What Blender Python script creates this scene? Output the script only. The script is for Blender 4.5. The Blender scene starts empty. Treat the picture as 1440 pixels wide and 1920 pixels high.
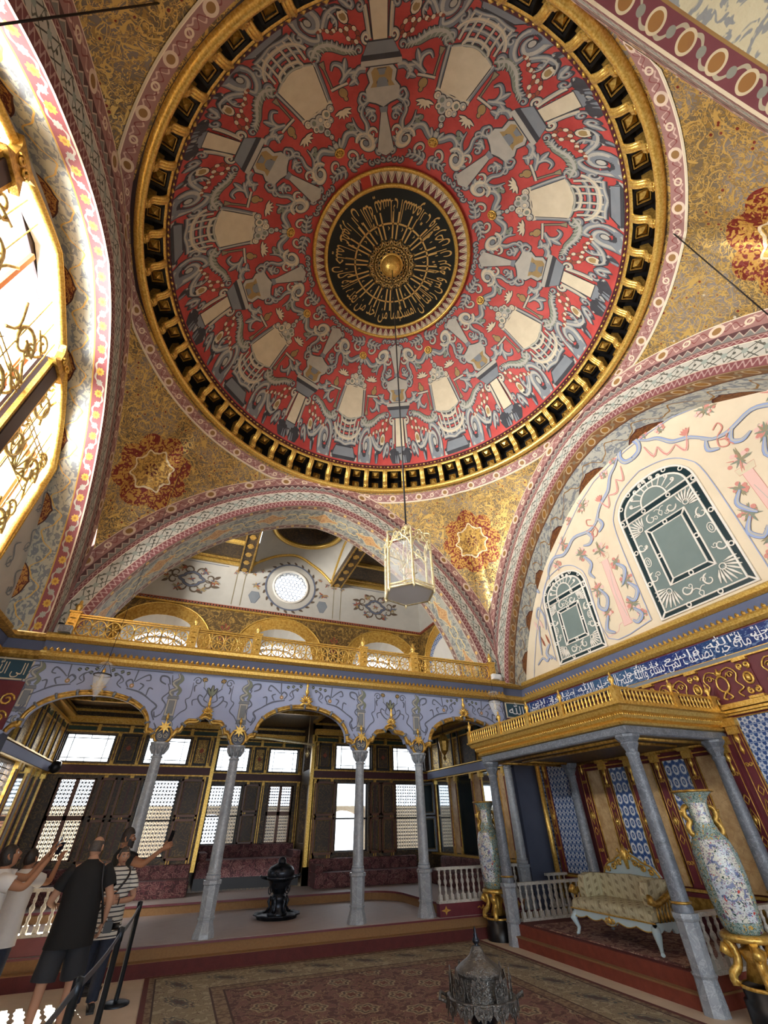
import bpy, bmesh, math, random
import numpy as np
from math import sin, cos, pi, atan2, hypot, radians, sqrt
from mathutils import Vector, Matrix
from mathutils.geometry import tessellate_polygon
random.seed(7)
SC = bpy.context.scene
COL = SC.collection
# ------------------------------------------------------------------ camera
def make_camera():
    yaw, pit, rol = radians(22.4672), radians(36.966), radians(-0.862)
    d = Vector((sin(yaw)*cos(pit), cos(yaw)*cos(pit), sin(pit)))
    r = Vector((cos(yaw), -sin(yaw), 0)); u = r.cross(d)
    r2 = cos(rol)*r+sin(rol)*u; u2 = -sin(rol)*r+cos(rol)*u
    cam = bpy.data.cameras.new('camera'); o = bpy.data.objects.new('camera', cam); COL.objects.link(o)
    cam.sensor_fit = 'VERTICAL'; cam.sensor_height = 36; cam.lens = 776/1920*36
    cam.clip_start = .05; cam.clip_end = 300
    m = Matrix((r2, u2, -d)).transposed().to_4x4(); m.translation = (0, 0, 1.85)
    o.matrix_world = m; SC.camera = o
make_camera()
# ------------------------------------------------------------------ light
SC.view_settings.view_transform = 'Standard'; SC.view_settings.look = 'None'
SC.view_settings.gamma = 1; SC.view_settings.use_curve_mapping = False
SC.view_settings.exposure = 0.66
SC.cycles.use_denoising = True
SC.cycles.max_bounces = 10; SC.cycles.diffuse_bounces = 4; SC.cycles.glossy_bounces = 4
SC.cycles.transmission_bounces = 6; SC.cycles.transparent_max_bounces = 12
SC.cycles.sample_clamp_indirect = 6
W = bpy.data.worlds.new('world'); SC.world = W; W.use_nodes = True
W.node_tree.nodes['Background'].inputs[0].default_value = (.86, .93, 1.0, 1)
W.node_tree.nodes['Background'].inputs[1].default_value = 2.6
def area(name, loc, direction, sx, sy, power, col=(1, .97, .92)):
    l = bpy.data.lights.new(name, 'AREA'); l.shape = 'RECTANGLE'; l.size = sx; l.size_y = sy
    l.energy = power; l.color = col
    o = bpy.data.objects.new(name, l); COL.objects.link(o); o.location = loc
    o.rotation_euler = Vector(direction).to_track_quat('-Z', 'Y').to_euler()
    return o
def sun(direction, power, ang=.6, col=(1, .93, .8)):
    l = bpy.data.lights.new('sun', 'SUN'); l.energy = power; l.angle = radians(ang); l.color = col
    o = bpy.data.objects.new('sun', l); COL.objects.link(o); o.location = (-20, -4, 20)
    o.rotation_euler = Vector(direction).to_track_quat('-Z', 'Y').to_euler()
area('terrace_daylight', (-10, 3.8, 5.6), (1, .04, .15), 11.0, 5.0, 13000, (1, .97, .92))
def spot_sun(loc, target, power, size):
    l = bpy.data.lights.new('sun_patch_spot', 'SPOT'); l.energy = power; l.spot_size = radians(size); l.shadow_soft_size = .02; l.color = (1, .9, .75); l.spot_blend = .1
    o = bpy.data.objects.new('sun_patch_spot', l); COL.objects.link(o); o.location = loc; o.rotation_euler = (Vector(target)-Vector(loc)).to_track_quat('-Z', 'Y').to_euler()
spot_sun((-4.2, 22.7, 7.9), (-1.45, 8.45, 0), 260000, 9)  # spot lamp added outside a rear clerestory window, standing in for a sunbeam
# ------------------------------------------------------------------ helpers
def lin(h):
    h = h.lstrip('#'); c = [int(h[i:i+2], 16)/255 for i in (0, 2, 4)]
    return tuple((x/12.92 if x <= .04045 else ((x+.055)/1.055)**2.4) for x in c)+(1,)
class X:
    """a node socket that can be combined with operators (procedural materials)"""
    def __init__(s, P, k): s.P = P; s.k = k
    def __add__(s, o): return s.P.m('ADD', s, o)
    __radd__ = __add__
    def __sub__(s, o): return s.P.m('SUBTRACT', s, o)
    def __rsub__(s, o): return s.P.m('SUBTRACT', o, s)
    def __mul__(s, o): return s.P.m('MULTIPLY', s, o)
    __rmul__ = __mul__
    def __truediv__(s, o): return s.P.m('DIVIDE', s, o)
    def __lt__(s, o): return s.P.m('LESS_THAN', s, o)
    def __gt__(s, o): return s.P.m('GREATER_THAN', s, o)
class Pat:
    def __init__(s, mat):
        s.nt = mat.node_tree; s.N = s.nt.nodes; s.L = s.nt.links; s._c = {}
    def inp(s, sock, v):
        if isinstance(v, X): s.L.new(v.k, sock)
        elif isinstance(v, (tuple, list)) and len(v) == 4 and len(sock.default_value) == 3: sock.default_value = v[:3]
        else: sock.default_value = v
    def m(s, op, *a):
        n = s.N.new('ShaderNodeMath'); n.operation = op
        for i, x in enumerate(a): s.inp(n.inputs[i], x)
        return X(s, n.outputs[0])
    def sin(s, a): return s.m('SINE', a)
    def cos(s, a): return s.m('COSINE', a)
    def fr(s, a): return s.m('FRACT', a)
    def ab(s, a): return s.m('ABSOLUTE', a)
    def mn(s, a, b): return s.m('MINIMUM', a, b)
    def mx(s, a, b): return s.m('MAXIMUM', a, b)
    def sq(s, a): return s.m('SQRT', a)
    def hy(s, a, b): return s.sq(a*a+b*b)
    def at2(s, a, b): return s.m('ARCTAN2', a, b)
    def fl(s, a): return s.m('FLOOR', a)
    def near(s, a, w): return s.ab(a) < w           # 1 where |a| < w
    def cen(s, a, p): return (s.fr(a/p)-.5)*p        # repeat with period p, centred
    def sm(s, a, e0, e1):
        n = s.N.new('ShaderNodeMapRange'); n.interpolation_type = 'SMOOTHSTEP'
        s.inp(n.inputs[0], a); n.inputs[1].default_value = e0; n.inputs[2].default_value = e1
        return X(s, n.outputs[0])
    def _tc(s, key):
        if key not in s._c:
            n = s.N.new('ShaderNodeTexCoord'); s._c[key] = X(s, n.outputs[key])
        return s._c[key]
    @property
    def uvv(s): return s._tc('UV')
    @property
    def objv(s): return s._tc('Object')
    def sep(s, v):
        n = s.N.new('ShaderNodeSeparateXYZ'); s.L.new(v.k, n.inputs[0]); return [X(s, o) for o in n.outputs]
    def vec(s, x, y, z=0.0):
        n = s.N.new('ShaderNodeCombineXYZ')
        for i, a in enumerate((x, y, z)): s.inp(n.inputs[i], a)
        return X(s, n.outputs[0])
    def uv(s):
        if 'uvs' not in s._c: s._c['uvs'] = s.sep(s.uvv)[:2]
        return s._c['uvs']
    def noise(s, scale, detail=3, rough=.55, vec=None, dist=0):
        n = s.N.new('ShaderNodeTexNoise'); n.inputs['Scale'].default_value = scale
        n.inputs['Detail'].default_value = detail; n.inputs['Roughness'].default_value = rough
        n.inputs['Distortion'].default_value = dist
        s.L.new((vec or s.objv).k, n.inputs['Vector']); return X(s, n.outputs['Fac'])
    def voro(s, scale, vec=None, feat='F1', rnd=1.0):
        n = s.N.new('ShaderNodeTexVoronoi'); n.feature = feat; n.inputs['Scale'].default_value = scale
        n.inputs['Randomness'].default_value = rnd
        s.L.new((vec or s.objv).k, n.inputs['Vector']); return X(s, n.outputs['Distance'])
    def mix(s, f, a, b):
        n = s.N.new('ShaderNodeMix'); n.data_type = 'RGBA'
        s.inp(n.inputs[0], f); s.inp(n.inputs[6], a); s.inp(n.inputs[7], b); return X(s, n.outputs[2])
    def lay(s, base, *pairs):
        for f, c in pairs: base = s.mix(f, base, lin(c) if isinstance(c, str) else c)
        return base
def mat(name, fn, rough=.5, metal=0.0, bump=.3, emit=None, trans=0, alpha=None, spec=None):
    m = bpy.data.materials.new(name); m.use_nodes = True
    P = Pat(m); b = P.N['Principled BSDF']
    b.inputs['Roughness'].default_value = rough; b.inputs['Metallic'].default_value = metal
    if spec is not None: b.inputs['Specular IOR Level'].default_value = spec
    if trans: b.inputs['Transmission Weight'].default_value = trans
    if alpha is not None: b.inputs['Alpha'].default_value = alpha
    r = fn(P) if callable(fn) else lin(fn)
    d = r if isinstance(r, dict) else {'c': r}
    P.inp(b.inputs['Base Color'], d['c'])
    if 'r' in d: P.inp(b.inputs['Roughness'], d['r'])
    if 'm' in d: P.inp(b.inputs['Metallic'], d['m'])
    if 'h' in d:
        n = P.N.new('ShaderNodeBump'); n.inputs['Strength'].default_value = bump; n.inputs['Distance'].default_value = .02
        P.inp(n.inputs['Height'], d['h']); P.L.new(n.outputs[0], b.inputs['Normal'])
    if emit:
        b.inputs['Emission Color'].default_value = lin(emit[0]); b.inputs['Emission Strength'].default_value = emit[1]
    return m
class MB:
    """collects polygons, links them as one mesh object"""
    def __init__(s): s.v = []; s.f = []; s.mi = []; s.sm = []; s.uv = []; s.mats = []
    def mid(s, m):
        if m not in s.mats: s.mats.append(m)
        return s.mats.index(m)
    def face(s, idx, m, smooth=False, uv=None):
        s.f.append(tuple(idx)); s.mi.append(s.mid(m)); s.sm.append(smooth); s.uv.append(uv)
    def add(s, pts):
        b = len(s.v); s.v += [tuple(p) for p in pts]; return b
    def poly(s, pts, m, uv=None):
        b = s.add(pts); s.face(range(b, b+len(pts)), m, False, uv)
    def box(s, c, d, m, rz=0, M=None):
        x, y, z = d[0]/2, d[1]/2, d[2]/2
        P = [Vector((i*x, j*y, k*z)) for i in (-1, 1) for j in (-1, 1) for k in (-1, 1)]
        R = M or Matrix.Rotation(rz, 3, 'Z')
        b = s.add([R @ p + Vector(c) for p in P])
        for q, a in (((0, 1, 3, 2), 0), ((4, 6, 7, 5), 0), ((0, 4, 5, 1), 1), ((2, 3, 7, 6), 1), ((0, 2, 6, 4), 2), ((1, 5, 7, 3), 2)):
            ax = [(1, 2), (0, 2), (0, 1)][a]
            s.face([b+i for i in q], m, False, [(P[i][ax[0]]+d[ax[0]]/2, P[i][ax[1]]+d[ax[1]]/2) for i in q])
    def b2(s, p0, p1, m):
        s.box([(a+b)/2 for a, b in zip(p0, p1)], [abs(b-a) for a, b in zip(p0, p1)], m)
    def grid(s, pts, m, uv=None, smooth=True, cu=False, cv=False):
        """pts[i][j] -> quads"""
        n, k = len(pts), len(pts[0]); b = s.add([p for r in pts for p in r])
        for i in range(n if cu else n-1):
            for j in range(k if cv else k-1):
                ij = [(i, j), ((i+1) % n, j), ((i+1) % n, (j+1) % k), (i, (j+1) % k)]
                u = None
                if uv:
                    u = [uv[a if not (cu and a == 0 and i == n-1) else -1][c if not (cv and c == 0 and j == k-1) else -1] for a, c in ij]
                s.face([b+a*k+c for a, c in ij], m, smooth, u)
    def lathe(s, prof, c, m, n=24, smooth=True, a0=0, a1=2*pi, sx=1, sy=1):
        full = abs(a1-a0-2*pi) < 1e-6; N = n if full else n+1
        L = [0]
        for p, q in zip(prof, prof[1:]): L.append(L[-1]+hypot(q[0]-p[0], q[1]-p[1]))
        rm = max(p[0] for p in prof)
        g = [[(c[0]+r*cos(a0+(a1-a0)*i/n)*sx, c[1]+r*sin(a0+(a1-a0)*i/n)*sy, c[2]+z) for r, z in prof] for i in range(N)]
        uv = [[((a1-a0)*i/n*rm, l) for l in L] for i in range(n+1)]
        s.grid(g, m, uv, smooth, cu=full)
    def tube(s, pts, r, m, n=6, closed=False, cap=True, smooth=True):
        P = [Vector(p) for p in pts]; k = len(P)
        R = r if isinstance(r, (list, tuple)) else [r]*k
        T = []
        for i in range(k):
            a = P[(i-1) % k] if (closed or i) else P[0]; b = P[(i+1) % k] if (closed or i < k-1) else P[-1]
            t = (b-a); T.append(t.normalized() if t.length > 1e-9 else Vector((0, 0, 1)))
        ref = Vector((0, 0, 1)) if abs(T[0].z) < .9 else Vector((1, 0, 0))
        nn = T[0].cross(ref).normalized(); rows = []
        for i in range(k):
            nn = (nn-T[i]*nn.dot(T[i])); nn = nn.normalized() if nn.length > 1e-6 else T[i].orthogonal().normalized()
            bb = T[i].cross(nn)
            rows.append([P[i]+(nn*cos(2*pi*j/n)+bb*sin(2*pi*j/n))*R[i] for j in range(n)])
        b0 = len(s.v); s.grid(rows, m, None, smooth, cu=closed, cv=True)
        if cap and not closed:
            s.face([b0+j for j in range(n)], m); s.face([b0+(k-1)*n+j for j in range(n-1, -1, -1)], m)
    def sweep(s, prof, path, m, closed=False, smooth=False, mats=None):
        """prof: [(out, up)]; path: [(pos, outvec, upvec)]; mats: one material per profile segment"""
        rows = [[Vector(p)+Vector(o)*a+Vector(u)*b for a, b in prof] for p, o, u in path]
        L = [0]
        for (a, b) in zip(path, path[1:]+path[:1]): L.append(L[-1]+(Vector(b[0])-Vector(a[0])).length)
        n = len(rows); k = len(prof)
        K = [0]
        for p, q in zip(prof, prof[1:]): K.append(K[-1]+hypot(q[0]-p[0], q[1]-p[1]))
        b = s.add([p for r in rows for p in r])
        for i in range(n if closed else n-1):
            i2 = (i+1) % n
            for j in range(k-1):
                d = K[j+1]-K[j] or 1
                s.face([b+i*k+j, b+i2*k+j, b+i2*k+j+1, b+i*k+j+1], mats[j] if mats else m, smooth,
                       [(L[i], 0), (L[i+1], 0), (L[i+1], 1), (L[i], 1)])
    def prism(s, poly, fr, depth, m, holes=(), side=True):
        """poly (2d, fr maps (u,v,h)->3d) extruded from h=0 to h=depth, with holes"""
        loops = [poly]+list(holes)
        tri = tessellate_polygon([[Vector((p[0], p[1], 0)) for p in l] for l in loops])
        flat = [p for l in loops for p in l]
        b = s.add([fr(p[0], p[1], depth) for p in flat]); 
        ar = sum(p[0]*q[1]-q[0]*p[1] for p, q in zip(poly, poly[1:]+poly[:1]))
        for t in tri: s.face([b+i for i in t], m, False, [flat[i] for i in t])
        if side and depth:
            b2 = s.add([fr(p[0], p[1], 0) for p in flat]); o = 0
            for l in loops:
                n = len(l)
                for i in range(n):
                    j = (i+1) % n
                    s.face([b+o+i, b+o+j, b2+o+j, b2+o+i], m, False, [(flat[o+i][0], 0), (flat[o+j][0], 0), (flat[o+j][0], depth), (flat[o+i][0], depth)])
                o += n
            if depth: 
                for t in tri: s.face([b2+i for i in reversed(t)], m, False, [flat[i] for i in reversed(t)])
    def ribbon(s, pts, w, mp, h, m, closed=False):
        """flat painted stroke: 2d polyline with half-width(s), mapped by mp(u,v,h)"""
        n = len(pts); Wd = w if isinstance(w, (list, tuple)) else [w]*n
        A = []
        for i in range(n):
            a = pts[(i-1) % n] if (closed or i) else pts[0]; b = pts[(i+1) % n] if (closed or i < n-1) else pts[-1]
            dx, dy = b[0]-a[0], b[1]-a[1]; l = hypot(dx, dy) or 1e-9
            A.append((-dy/l*Wd[i], dx/l*Wd[i]))
        b = s.add([mp(p[0]+sg*o[0], p[1]+sg*o[1], h) for p, o in zip(pts, A) for sg in (1, -1)])
        for i in range(n if closed else n-1):
            j = (i+1) % n
            s.face([b+2*i, b+2*i+1, b+2*j+1, b+2*j], m)
    def fpoly(s, pts, mp, h, m):
        tri = tessellate_polygon([[Vector((p[0], p[1], 0)) for p in pts]])
        b = s.add([mp(p[0], p[1], h) for p in pts])
        for t in tri: s.face([b+i for i in t], m)
    def disc(s, c, r, mp, h, m, n=12, sx=1, sy=1):
        b = s.add([mp(c[0], c[1], h)]+[mp(c[0]+r*sx*cos(2*pi*i/n), c[1]+r*sy*sin(2*pi*i/n), h) for i in range(n)])
        for i in range(n): s.face([b, b+1+i, b+1+(i+1) % n], m)
    def obj(s, name, parent=None, loc=None, fixn=False):
        me = bpy.data.meshes.new(name); me.from_pydata(s.v, [], s.f)
        for m in s.mats: me.materials.append(m)
        me.polygons.foreach_set('material_index', s.mi); me.polygons.foreach_set('use_smooth', s.sm)
        if any(u is not None for u in s.uv):
            ul = me.uv_layers.new(name='UVMap'); flat = []
            for f, u in zip(s.f, s.uv):
                for i in range(len(f)): flat += list(u[i]) if u is not None else [0.0, 0.0]
            ul.data.foreach_set('uv', flat)
        if fixn:
            bm = bmesh.new(); bm.from_mesh(me); bmesh.ops.recalc_face_normals(bm, faces=bm.faces); bm.to_mesh(me); bm.free()
        me.update()
        o = bpy.data.objects.new(name, me); COL.objects.link(o)
        if parent is not None: o.parent = parent
        if loc is not None: o.location = loc
        return o
def tag(o, label=None, cat=None, group=None, kind=None):
    for k, v in (('label', label), ('category', cat), ('group', group), ('kind', kind)):
        if v: o[k] = v
    return o
def thing(name, label, cat, loc=(0, 0, 0), rz=0, group=None):
    o = bpy.data.objects.new(name, None); COL.objects.link(o); o.empty_display_size = .1
    o.location = loc; o.rotation_euler = (0, 0, rz)
    return tag(o, label, cat, group)
def struct(o, label=None): return tag(o, label, None, None, 'structure')
def kids(o): return [c for c in o.children]
def dup(root, loc=None, rz=None, label=None, group=None, scale=None):
    r = root.copy(); COL.objects.link(r)
    if loc is not None: r.location = loc
    if rz is not None: r.rotation_euler = (0, 0, rz)
    if scale is not None: r.scale = scale
    if label: r['label'] = label
    if group: r['group'] = group
    for ch in list(root.children):
        c = ch.copy(); COL.objects.link(c); c.parent = r
        for g in list(ch.children):
            d = g.copy(); COL.objects.link(d); d.parent = c
    return r
def inst(src, parent, M, name=None):
    """a further part sharing mesh data, placed by matrix in its parent's frame"""
    c = src.copy(); COL.objects.link(c); c.parent = parent; c.matrix_parent_inverse = Matrix(); c.matrix_basis = M
    return c
def cat(pts, n=6, closed=False):
    """Catmull-Rom resample of a polyline (any dimension)"""
    P = [tuple(p) for p in pts]; out = []; k = len(P)
    for i in range(k if closed else k-1):
        a = P[i-1] if (i or closed) else P[0]; b = P[i]; c = P[(i+1) % k]; d = P[(i+2) % k] if (closed or i+2 < k) else P[-1]
        for j in range(n):
            t = j/n
            out.append(tuple(.5*(2*q+(-p+r)*t+(2*p-5*q+4*r-w)*t*t+(-p+3*q-3*r+w)*t**3) for p, q, r, w in zip(a, b, c, d)))
    if not closed: out.append(P[-1])
    return out
def planeX(x0, sgn=1):   # wall in plane X = x0: u = world Y, v = world Z, h out of the wall towards -sgn X
    return lambda u, v, h: (x0-sgn*h, u, v)
def planeY(y0): return lambda u, v, h: (u, y0-h, v)
def circ(c, r, n=16, a0=0, a1=2*pi, sx=1, sy=1):
    return [(c[0]+r*sx*cos(a0+(a1-a0)*i/n), c[1]+r*sy*sin(a0+(a1-a0)*i/n)) for i in range(n+(0 if abs(a1-a0-2*pi) < 1e-6 else 1))]
def spiral(c, r0, r1, a0, turns, n=18):
    return [(c[0]+(r0+(r1-r0)*i/n)*cos(a0+turns*2*pi*i/n), c[1]+(r0+(r1-r0)*i/n)*sin(a0+turns*2*pi*i/n)) for i in range(n+1)]
# ------------------------------------------------------------------ materials
def gold_fn(c1, c2, s=14):
    def f(P):
        n = P.noise(s, 4, .6); k = P.noise(60, 2)
        return {'c': P.mix(P.sm(n, .35, .65), lin(c1), lin(c2)), 'h': n*.6+k*.4, 'r': n*.25+.2}
    return f
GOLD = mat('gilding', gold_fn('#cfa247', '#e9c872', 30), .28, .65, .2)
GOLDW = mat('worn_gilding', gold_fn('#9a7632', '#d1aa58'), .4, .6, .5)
GOLDP = mat('gold_paint', gold_fn('#b78838', '#d9b25c'), .45, .35, .2)
BRASS = mat('pale_brass', gold_fn('#dcc98d', '#f3e9c4', 25), .28, .6, .15)
BLACK = mat('black_lacquer', '#0f0f12', .35)
DARKP = mat('dark_purple_paint', '#33262b', .5)
MAROON = mat('maroon_paint', lambda P: P.mix(P.noise(6), lin('#571d27'), lin('#74303a')), .45)
MAROOND = mat('dark_maroon_paint', lambda P: P.mix(P.noise(6), lin('#3c161c'), lin('#552228')), .5)
def plaster(a, b, s=2.5, r=.75):
    return lambda P: {'c': P.mix(P.noise(s, 4), lin(a), lin(b)), 'h': P.noise(40, 3), 'r': P.noise(s)*.1+r-.05}
CREAM = mat('cream_plaster', plaster('#cbbda3', '#ddcfb6'), .7, 0, .05)
WHITEP = mat('white_plaster', plaster('#d6d1c7', '#eae6dd'), .7, 0, .05)
GREYP = mat('grey_plaster', plaster('#a9a59d', '#c0bdb4'), .7, 0, .05)
BLUEP = mat('lavender_blue_paint', plaster('#97a4ca', '#abb7d6'), .6, 0, .05)
BLUEGREY = mat('slate_blue_paint', plaster('#4c5570', '#5f6884'), .55, 0, .05)
SLATE = mat('dark_slate_paint', plaster('#3d4457', '#525a70'), .5, 0, .05)
def marble_fn(a, b, c, s=3):
    def f(P):
        n = P.noise(s, 6, .65, dist=1.2); v = P.near(P.noise(s*1.3, 5, .6, dist=2.0)-.5, .018)
        return {'c': P.lay(P.mix(P.sm(n, .3, .7), lin(a), lin(b)), (v*.7, c)), 'r': n*.2+.25}
    return f
MARBLE = mat('grey_marble', marble_fn('#848b93', '#9ba2aa', '#b1b7be', 4), .35)
MARBLED = mat('dark_grey_marble', marble_fn('#5a616b', '#727984', '#8f97a1', 5), .35)
MARBLEW = mat('white_marble', marble_fn('#b3b0a8', '#cfccc3', '#8f8c86', 4), .4)
ONYX = mat('tan_breccia_panel', lambda P: {'c': P.lay(P.mix(P.sm(P.noise(5, 6, .65), .3, .7), lin('#a9875a'), lin('#cfb284')), (P.near(P.voro(7, None, 'DISTANCE_TO_EDGE'), .012)*.5, '#7d5f3d')), 'r': P.noise(3)*.1+.25}, .3)
WOODB = mat('brown_wood', lambda P: P.mix(P.noise(3, 5, .6, P.vec(*[a*b for a, b in zip(P.sep(P.objv), (1.0, 12.0, 12.0))])), lin('#4a2a1b'), lin('#7a4a30')), .4)
OCHRE = mat('ochre_carpet_edge', lambda P: {'c': P.mix(P.noise(30, 3), lin('#79583a'), lin('#96734a')), 'h': P.noise(80)}, .85)
REDCLOTH = mat('dark_red_riser', lambda P: {'c': P.mix(P.noise(10, 3), lin('#45191a'), lin('#642827')), 'h': P.noise(60)}, .8)
RUSTCLOTH = mat('rust_red_riser', lambda P: {'c': P.mix(P.noise(10, 3), lin('#6d2f22'), lin('#8d4532')), 'h': P.noise(60)}, .8)
def planks(P):
    x, y, z = P.sep(P.objv)
    r = P.fl(y/.14); n = P.noise(6, 4, .6, P.vec(x*.6, y*6.0+r*3.7))
    gap = P.near(P.cen(y, .14)-.07, .004)
    return {'c': P.lay(P.mix(n, lin('#8a7b76'), lin('#b2a39c')), (gap, '#4f4540')), 'h': n-gap}
PLANK = mat('pale_matted_floor', planks, .6)
def stonefloor(P):
    n = P.noise(2.5, 5); return {'c': P.mix(n, lin('#b8a692'), lin('#d8c7b0')), 'h': P.noise(50)}
FLOORM = mat('pale_floor_matting', stonefloor, .7)
# --- painted grey-blue trompe l'oeil tones
T_D = mat('paint_charcoal', plaster('#2c2e34', '#45474d', 5), .7, 0, .03); T_M = mat('paint_grey', plaster('#6d747b', '#878e94'), .7, 0, .03)
T_L = mat('paint_pale_grey', plaster('#a19f96', '#bebcb1', 5), .7, 0, .03); T_C = mat('paint_cream', plaster('#c0b498', '#ddd2b8', 4), .7, 0, .03); T_B = mat('paint_ochre', plaster('#8d7449', '#ab9262', 5), .7, 0, .03)
T_G = mat('paint_sage', '#7d8576', .7); T_R = mat('paint_coral', '#c48478', .7); T_S = mat('paint_sky_blue', '#8f9fc4', .7)
T_P = mat('paint_rose', '#d9b5ac', .7); T_O = mat('paint_olive', '#8d8467', .7); T_N = mat('paint_slate', '#5f6678', .7)
T_K = mat('paint_rust', '#8f4a35', .7); T_Y = mat('paint_yellow_gold', gold_fn('#c9952f', '#e2b754'), .5, .3, .1)
GLYPH = mat('pale_gold_lettering', '#d2ad69', .45, .2)
GLYPHW = mat('white_lettering', '#dfe4ea', .4)
def domered(P):
    n = P.noise(1.2, 5, .6); k = P.noise(9, 3)
    return {'c': P.lay(P.mix(P.sm(n, .3, .7), lin('#a63a37'), lin('#c24f49')), (P.sm(k, .55, .8)*.35, '#8b2f33')), 'h': k}
DOMER = mat('dome_red_paint', domered, .65, 0, .04)
# --- gold arabesque of the pendentives (UV in metres: u from the diagonal, v down from the ring)
def arab(P, med=True):
    v3 = P.objv
    n1 = P.noise(2.2, 2, .5, v3, 1.6); n2 = P.noise(4.2, 2, .5, v3, 1.8)
    vine = P.mx(P.near(n1-.5, .018), P.mx(P.near(n2-.46, .02), P.near(n2-.57, .016)))
    leaf = P.sm(P.noise(11, 3, .6, v3, 1.2), .5, .56)
    dot = P.voro(5.5, v3) < .13; ring = P.near(P.voro(5.5, v3)-.2, .035)
    white = P.sm(P.voro(2.3, v3, 'F1', 1), .07, .05)
    big = P.sm(P.noise(.9, 2, .5, v3), .42, .6)
    c = P.mix(big, lin('#6b5a40'), lin('#80766c'))
    c = P.lay(c, (leaf*.7, '#ad8b47'), (vine, '#cfac62'), (ring, '#bd9a55'), (dot, '#7a2f22'), (white*.7, '#d9cfb8'))
    gl = P.mx(P.mx(vine, ring), leaf)
    if med:
        u, v = P.uv(); y = v-2.05; rr = P.hy(u, y*.85); th = P.at2(u, y)
        lob = rr-P.cos(th*8)*.045-P.cos(th*16)*.015
        star = rr+P.ab(P.cos(th*4))*-.16
        ins = lob < .42; ed = P.near(lob-.43, .022); out = star < .74
        mm = P.sm(P.noise(9, 2, .5, v3, 1.5), .47, .53)
        c = P.mix(out, c, P.mix(mm, lin('#7a2a1f'), lin('#bf9144')))
        c = P.mix(ins, c, P.mix(mm, lin('#8e6a38'), lin('#cfa653')))
        fl = P.near(rr-.11, .035)*(P.cos(th*8) > .2)
        c = P.lay(c, (ed, '#e5d3ae'), (fl, '#5f241d'))
    return {'c': c, 'm': gl*.45+.1, 'r': .52-gl*.17, 'h': gl+n1}
ARAB = mat('pendentive_gold_arabesque', arab, .5, .3, .35)
def arabf(P):
    n1 = P.noise(2.6, 2, .5, None, 1.8); vine = P.near(n1-.5, .03); lf = P.sm(P.noise(9, 3, .6, None, 1.2), .5, .56)
    return {'c': P.lay(P.mix(P.noise(1.5), lin('#4f3d22'), lin('#6b5430')), (lf*.6, '#8c6d36'), (vine, '#a98848')), 'r': .55-vine*.1, 'h': vine}
ARABF = mat('gallery_gold_arabesque', arabf, .5, .2, .3)
# --- painted bands; UV u in metres along, v 0..1 across
def band(bg1, bg2, *marks, rough=.62):
    def f(P):
        u, v = P.uv(); c = P.mix(P.noise(5, 4), lin(bg1), lin(bg2))
        for mk in marks:
            fac, colr = mk(P, u, v-.5); c = P.mix(fac, c, lin(colr))
        wear = P.sm(P.noise(3, 5), .5, .8)*.25
        return {'c': P.mix(wear, c, lin(bg1)), 'h': P.noise(30)}
    return lambda name: mat(name, f, rough, 0, .05)
def k_disc(p, r, col, asp=1.0, off=0.0, v0=0.0): return lambda P, u, v: (P.hy(P.cen(u+off, p), (v-v0)*asp) < r, col)
def k_ring(p, r, w, col, asp=1.0, off=0.0): return lambda P, u, v: (P.near(P.hy(P.cen(u+off, p), v*asp)-r, w), col)
def k_flower(p, r, col, asp=1.0, off=0.0, n=8):
    def f(P, u, v):
        x = P.cen(u+off, p); y = v*asp; return (P.hy(x, y)+P.cos(P.at2(x, y)*n)*r*.14 < r, col)
    return f
def k_vine(p, amp, w, col, ph=0.0, k2=0.0):
    return lambda P, u, v: (P.near(v-P.sin(u*(2*pi/p)+ph)*amp-P.sin(u*(6*pi/p)+ph)*k2, w), col)
def k_zig(p, amp, w, col, v0=0.0): return lambda P, u, v: (P.near(v-v0-(P.ab(P.cen(u, p))*(4/p)-1.0)*amp, w), col)
def k_tooth(p, amp, col, v0=0.0): return lambda P, u, v: (v < (P.ab(P.cen(u, p))*(4/p)-1.0)*amp+v0, col)
def k_line(v0, w, col): return lambda P, u, v: (P.near(v-v0, w), col)
def k_speck(s, t, col): return lambda P, u, v: (P.sm(P.noise(s, 2, .5, P.vec(u, v*.4), 1.3), t, t+.05), col)
def k_lat(p, w, col, asp=1.0):
    def f(P, u, v):
        a = P.cen(u+v*asp, p); b = P.cen(u-v*asp, p); return (P.mx(P.near(a, w), P.near(b, w)), col)
    return f
BD_THIN = band('#6b3a3d', '#80494a', k_vine(.12, .25, .13, '#a98b86'), k_line(.46, .05, '#c9b6a2'))('thin_maroon_band')
BD_GREY = band('#aaa89e', '#bdbab0', k_lat(.34, .016, '#3f4038', .5), k_vine(.34, .34, .05, '#55564c', .6, .1), k_flower(.34, .055, '#8d978f', .36), k_disc(.34, .03, '#4b4d45', .36, .17), k_line(.47, .03, '#e0d6c2'))('grey_interlace_band')
BD_ZIG = band('#452c2f', '#5a383a', k_tooth(.17, .28, '#767671', .05), k_zig(.17, .28, .07, '#b9a79a', .05), k_line(-.44, .06, '#6b4346'))('dark_zigzag_band')
BD_PINK = band('#8a6360', '#a07a74', k_vine(.5, .26, .055, '#c9aca0', 0, .12), k_vine(.25, .22, .045, '#7d4240', 1.0), k_ring(1.0, .1, .028, '#d5c0ac', .3), k_disc(1.0, .075, '#8d6a3c', .3), k_ring(1.0, .06, .018, '#d9c6ae', .3, .5), k_line(.46, .035, '#e3d3bc'))('pink_scroll_band')
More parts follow.
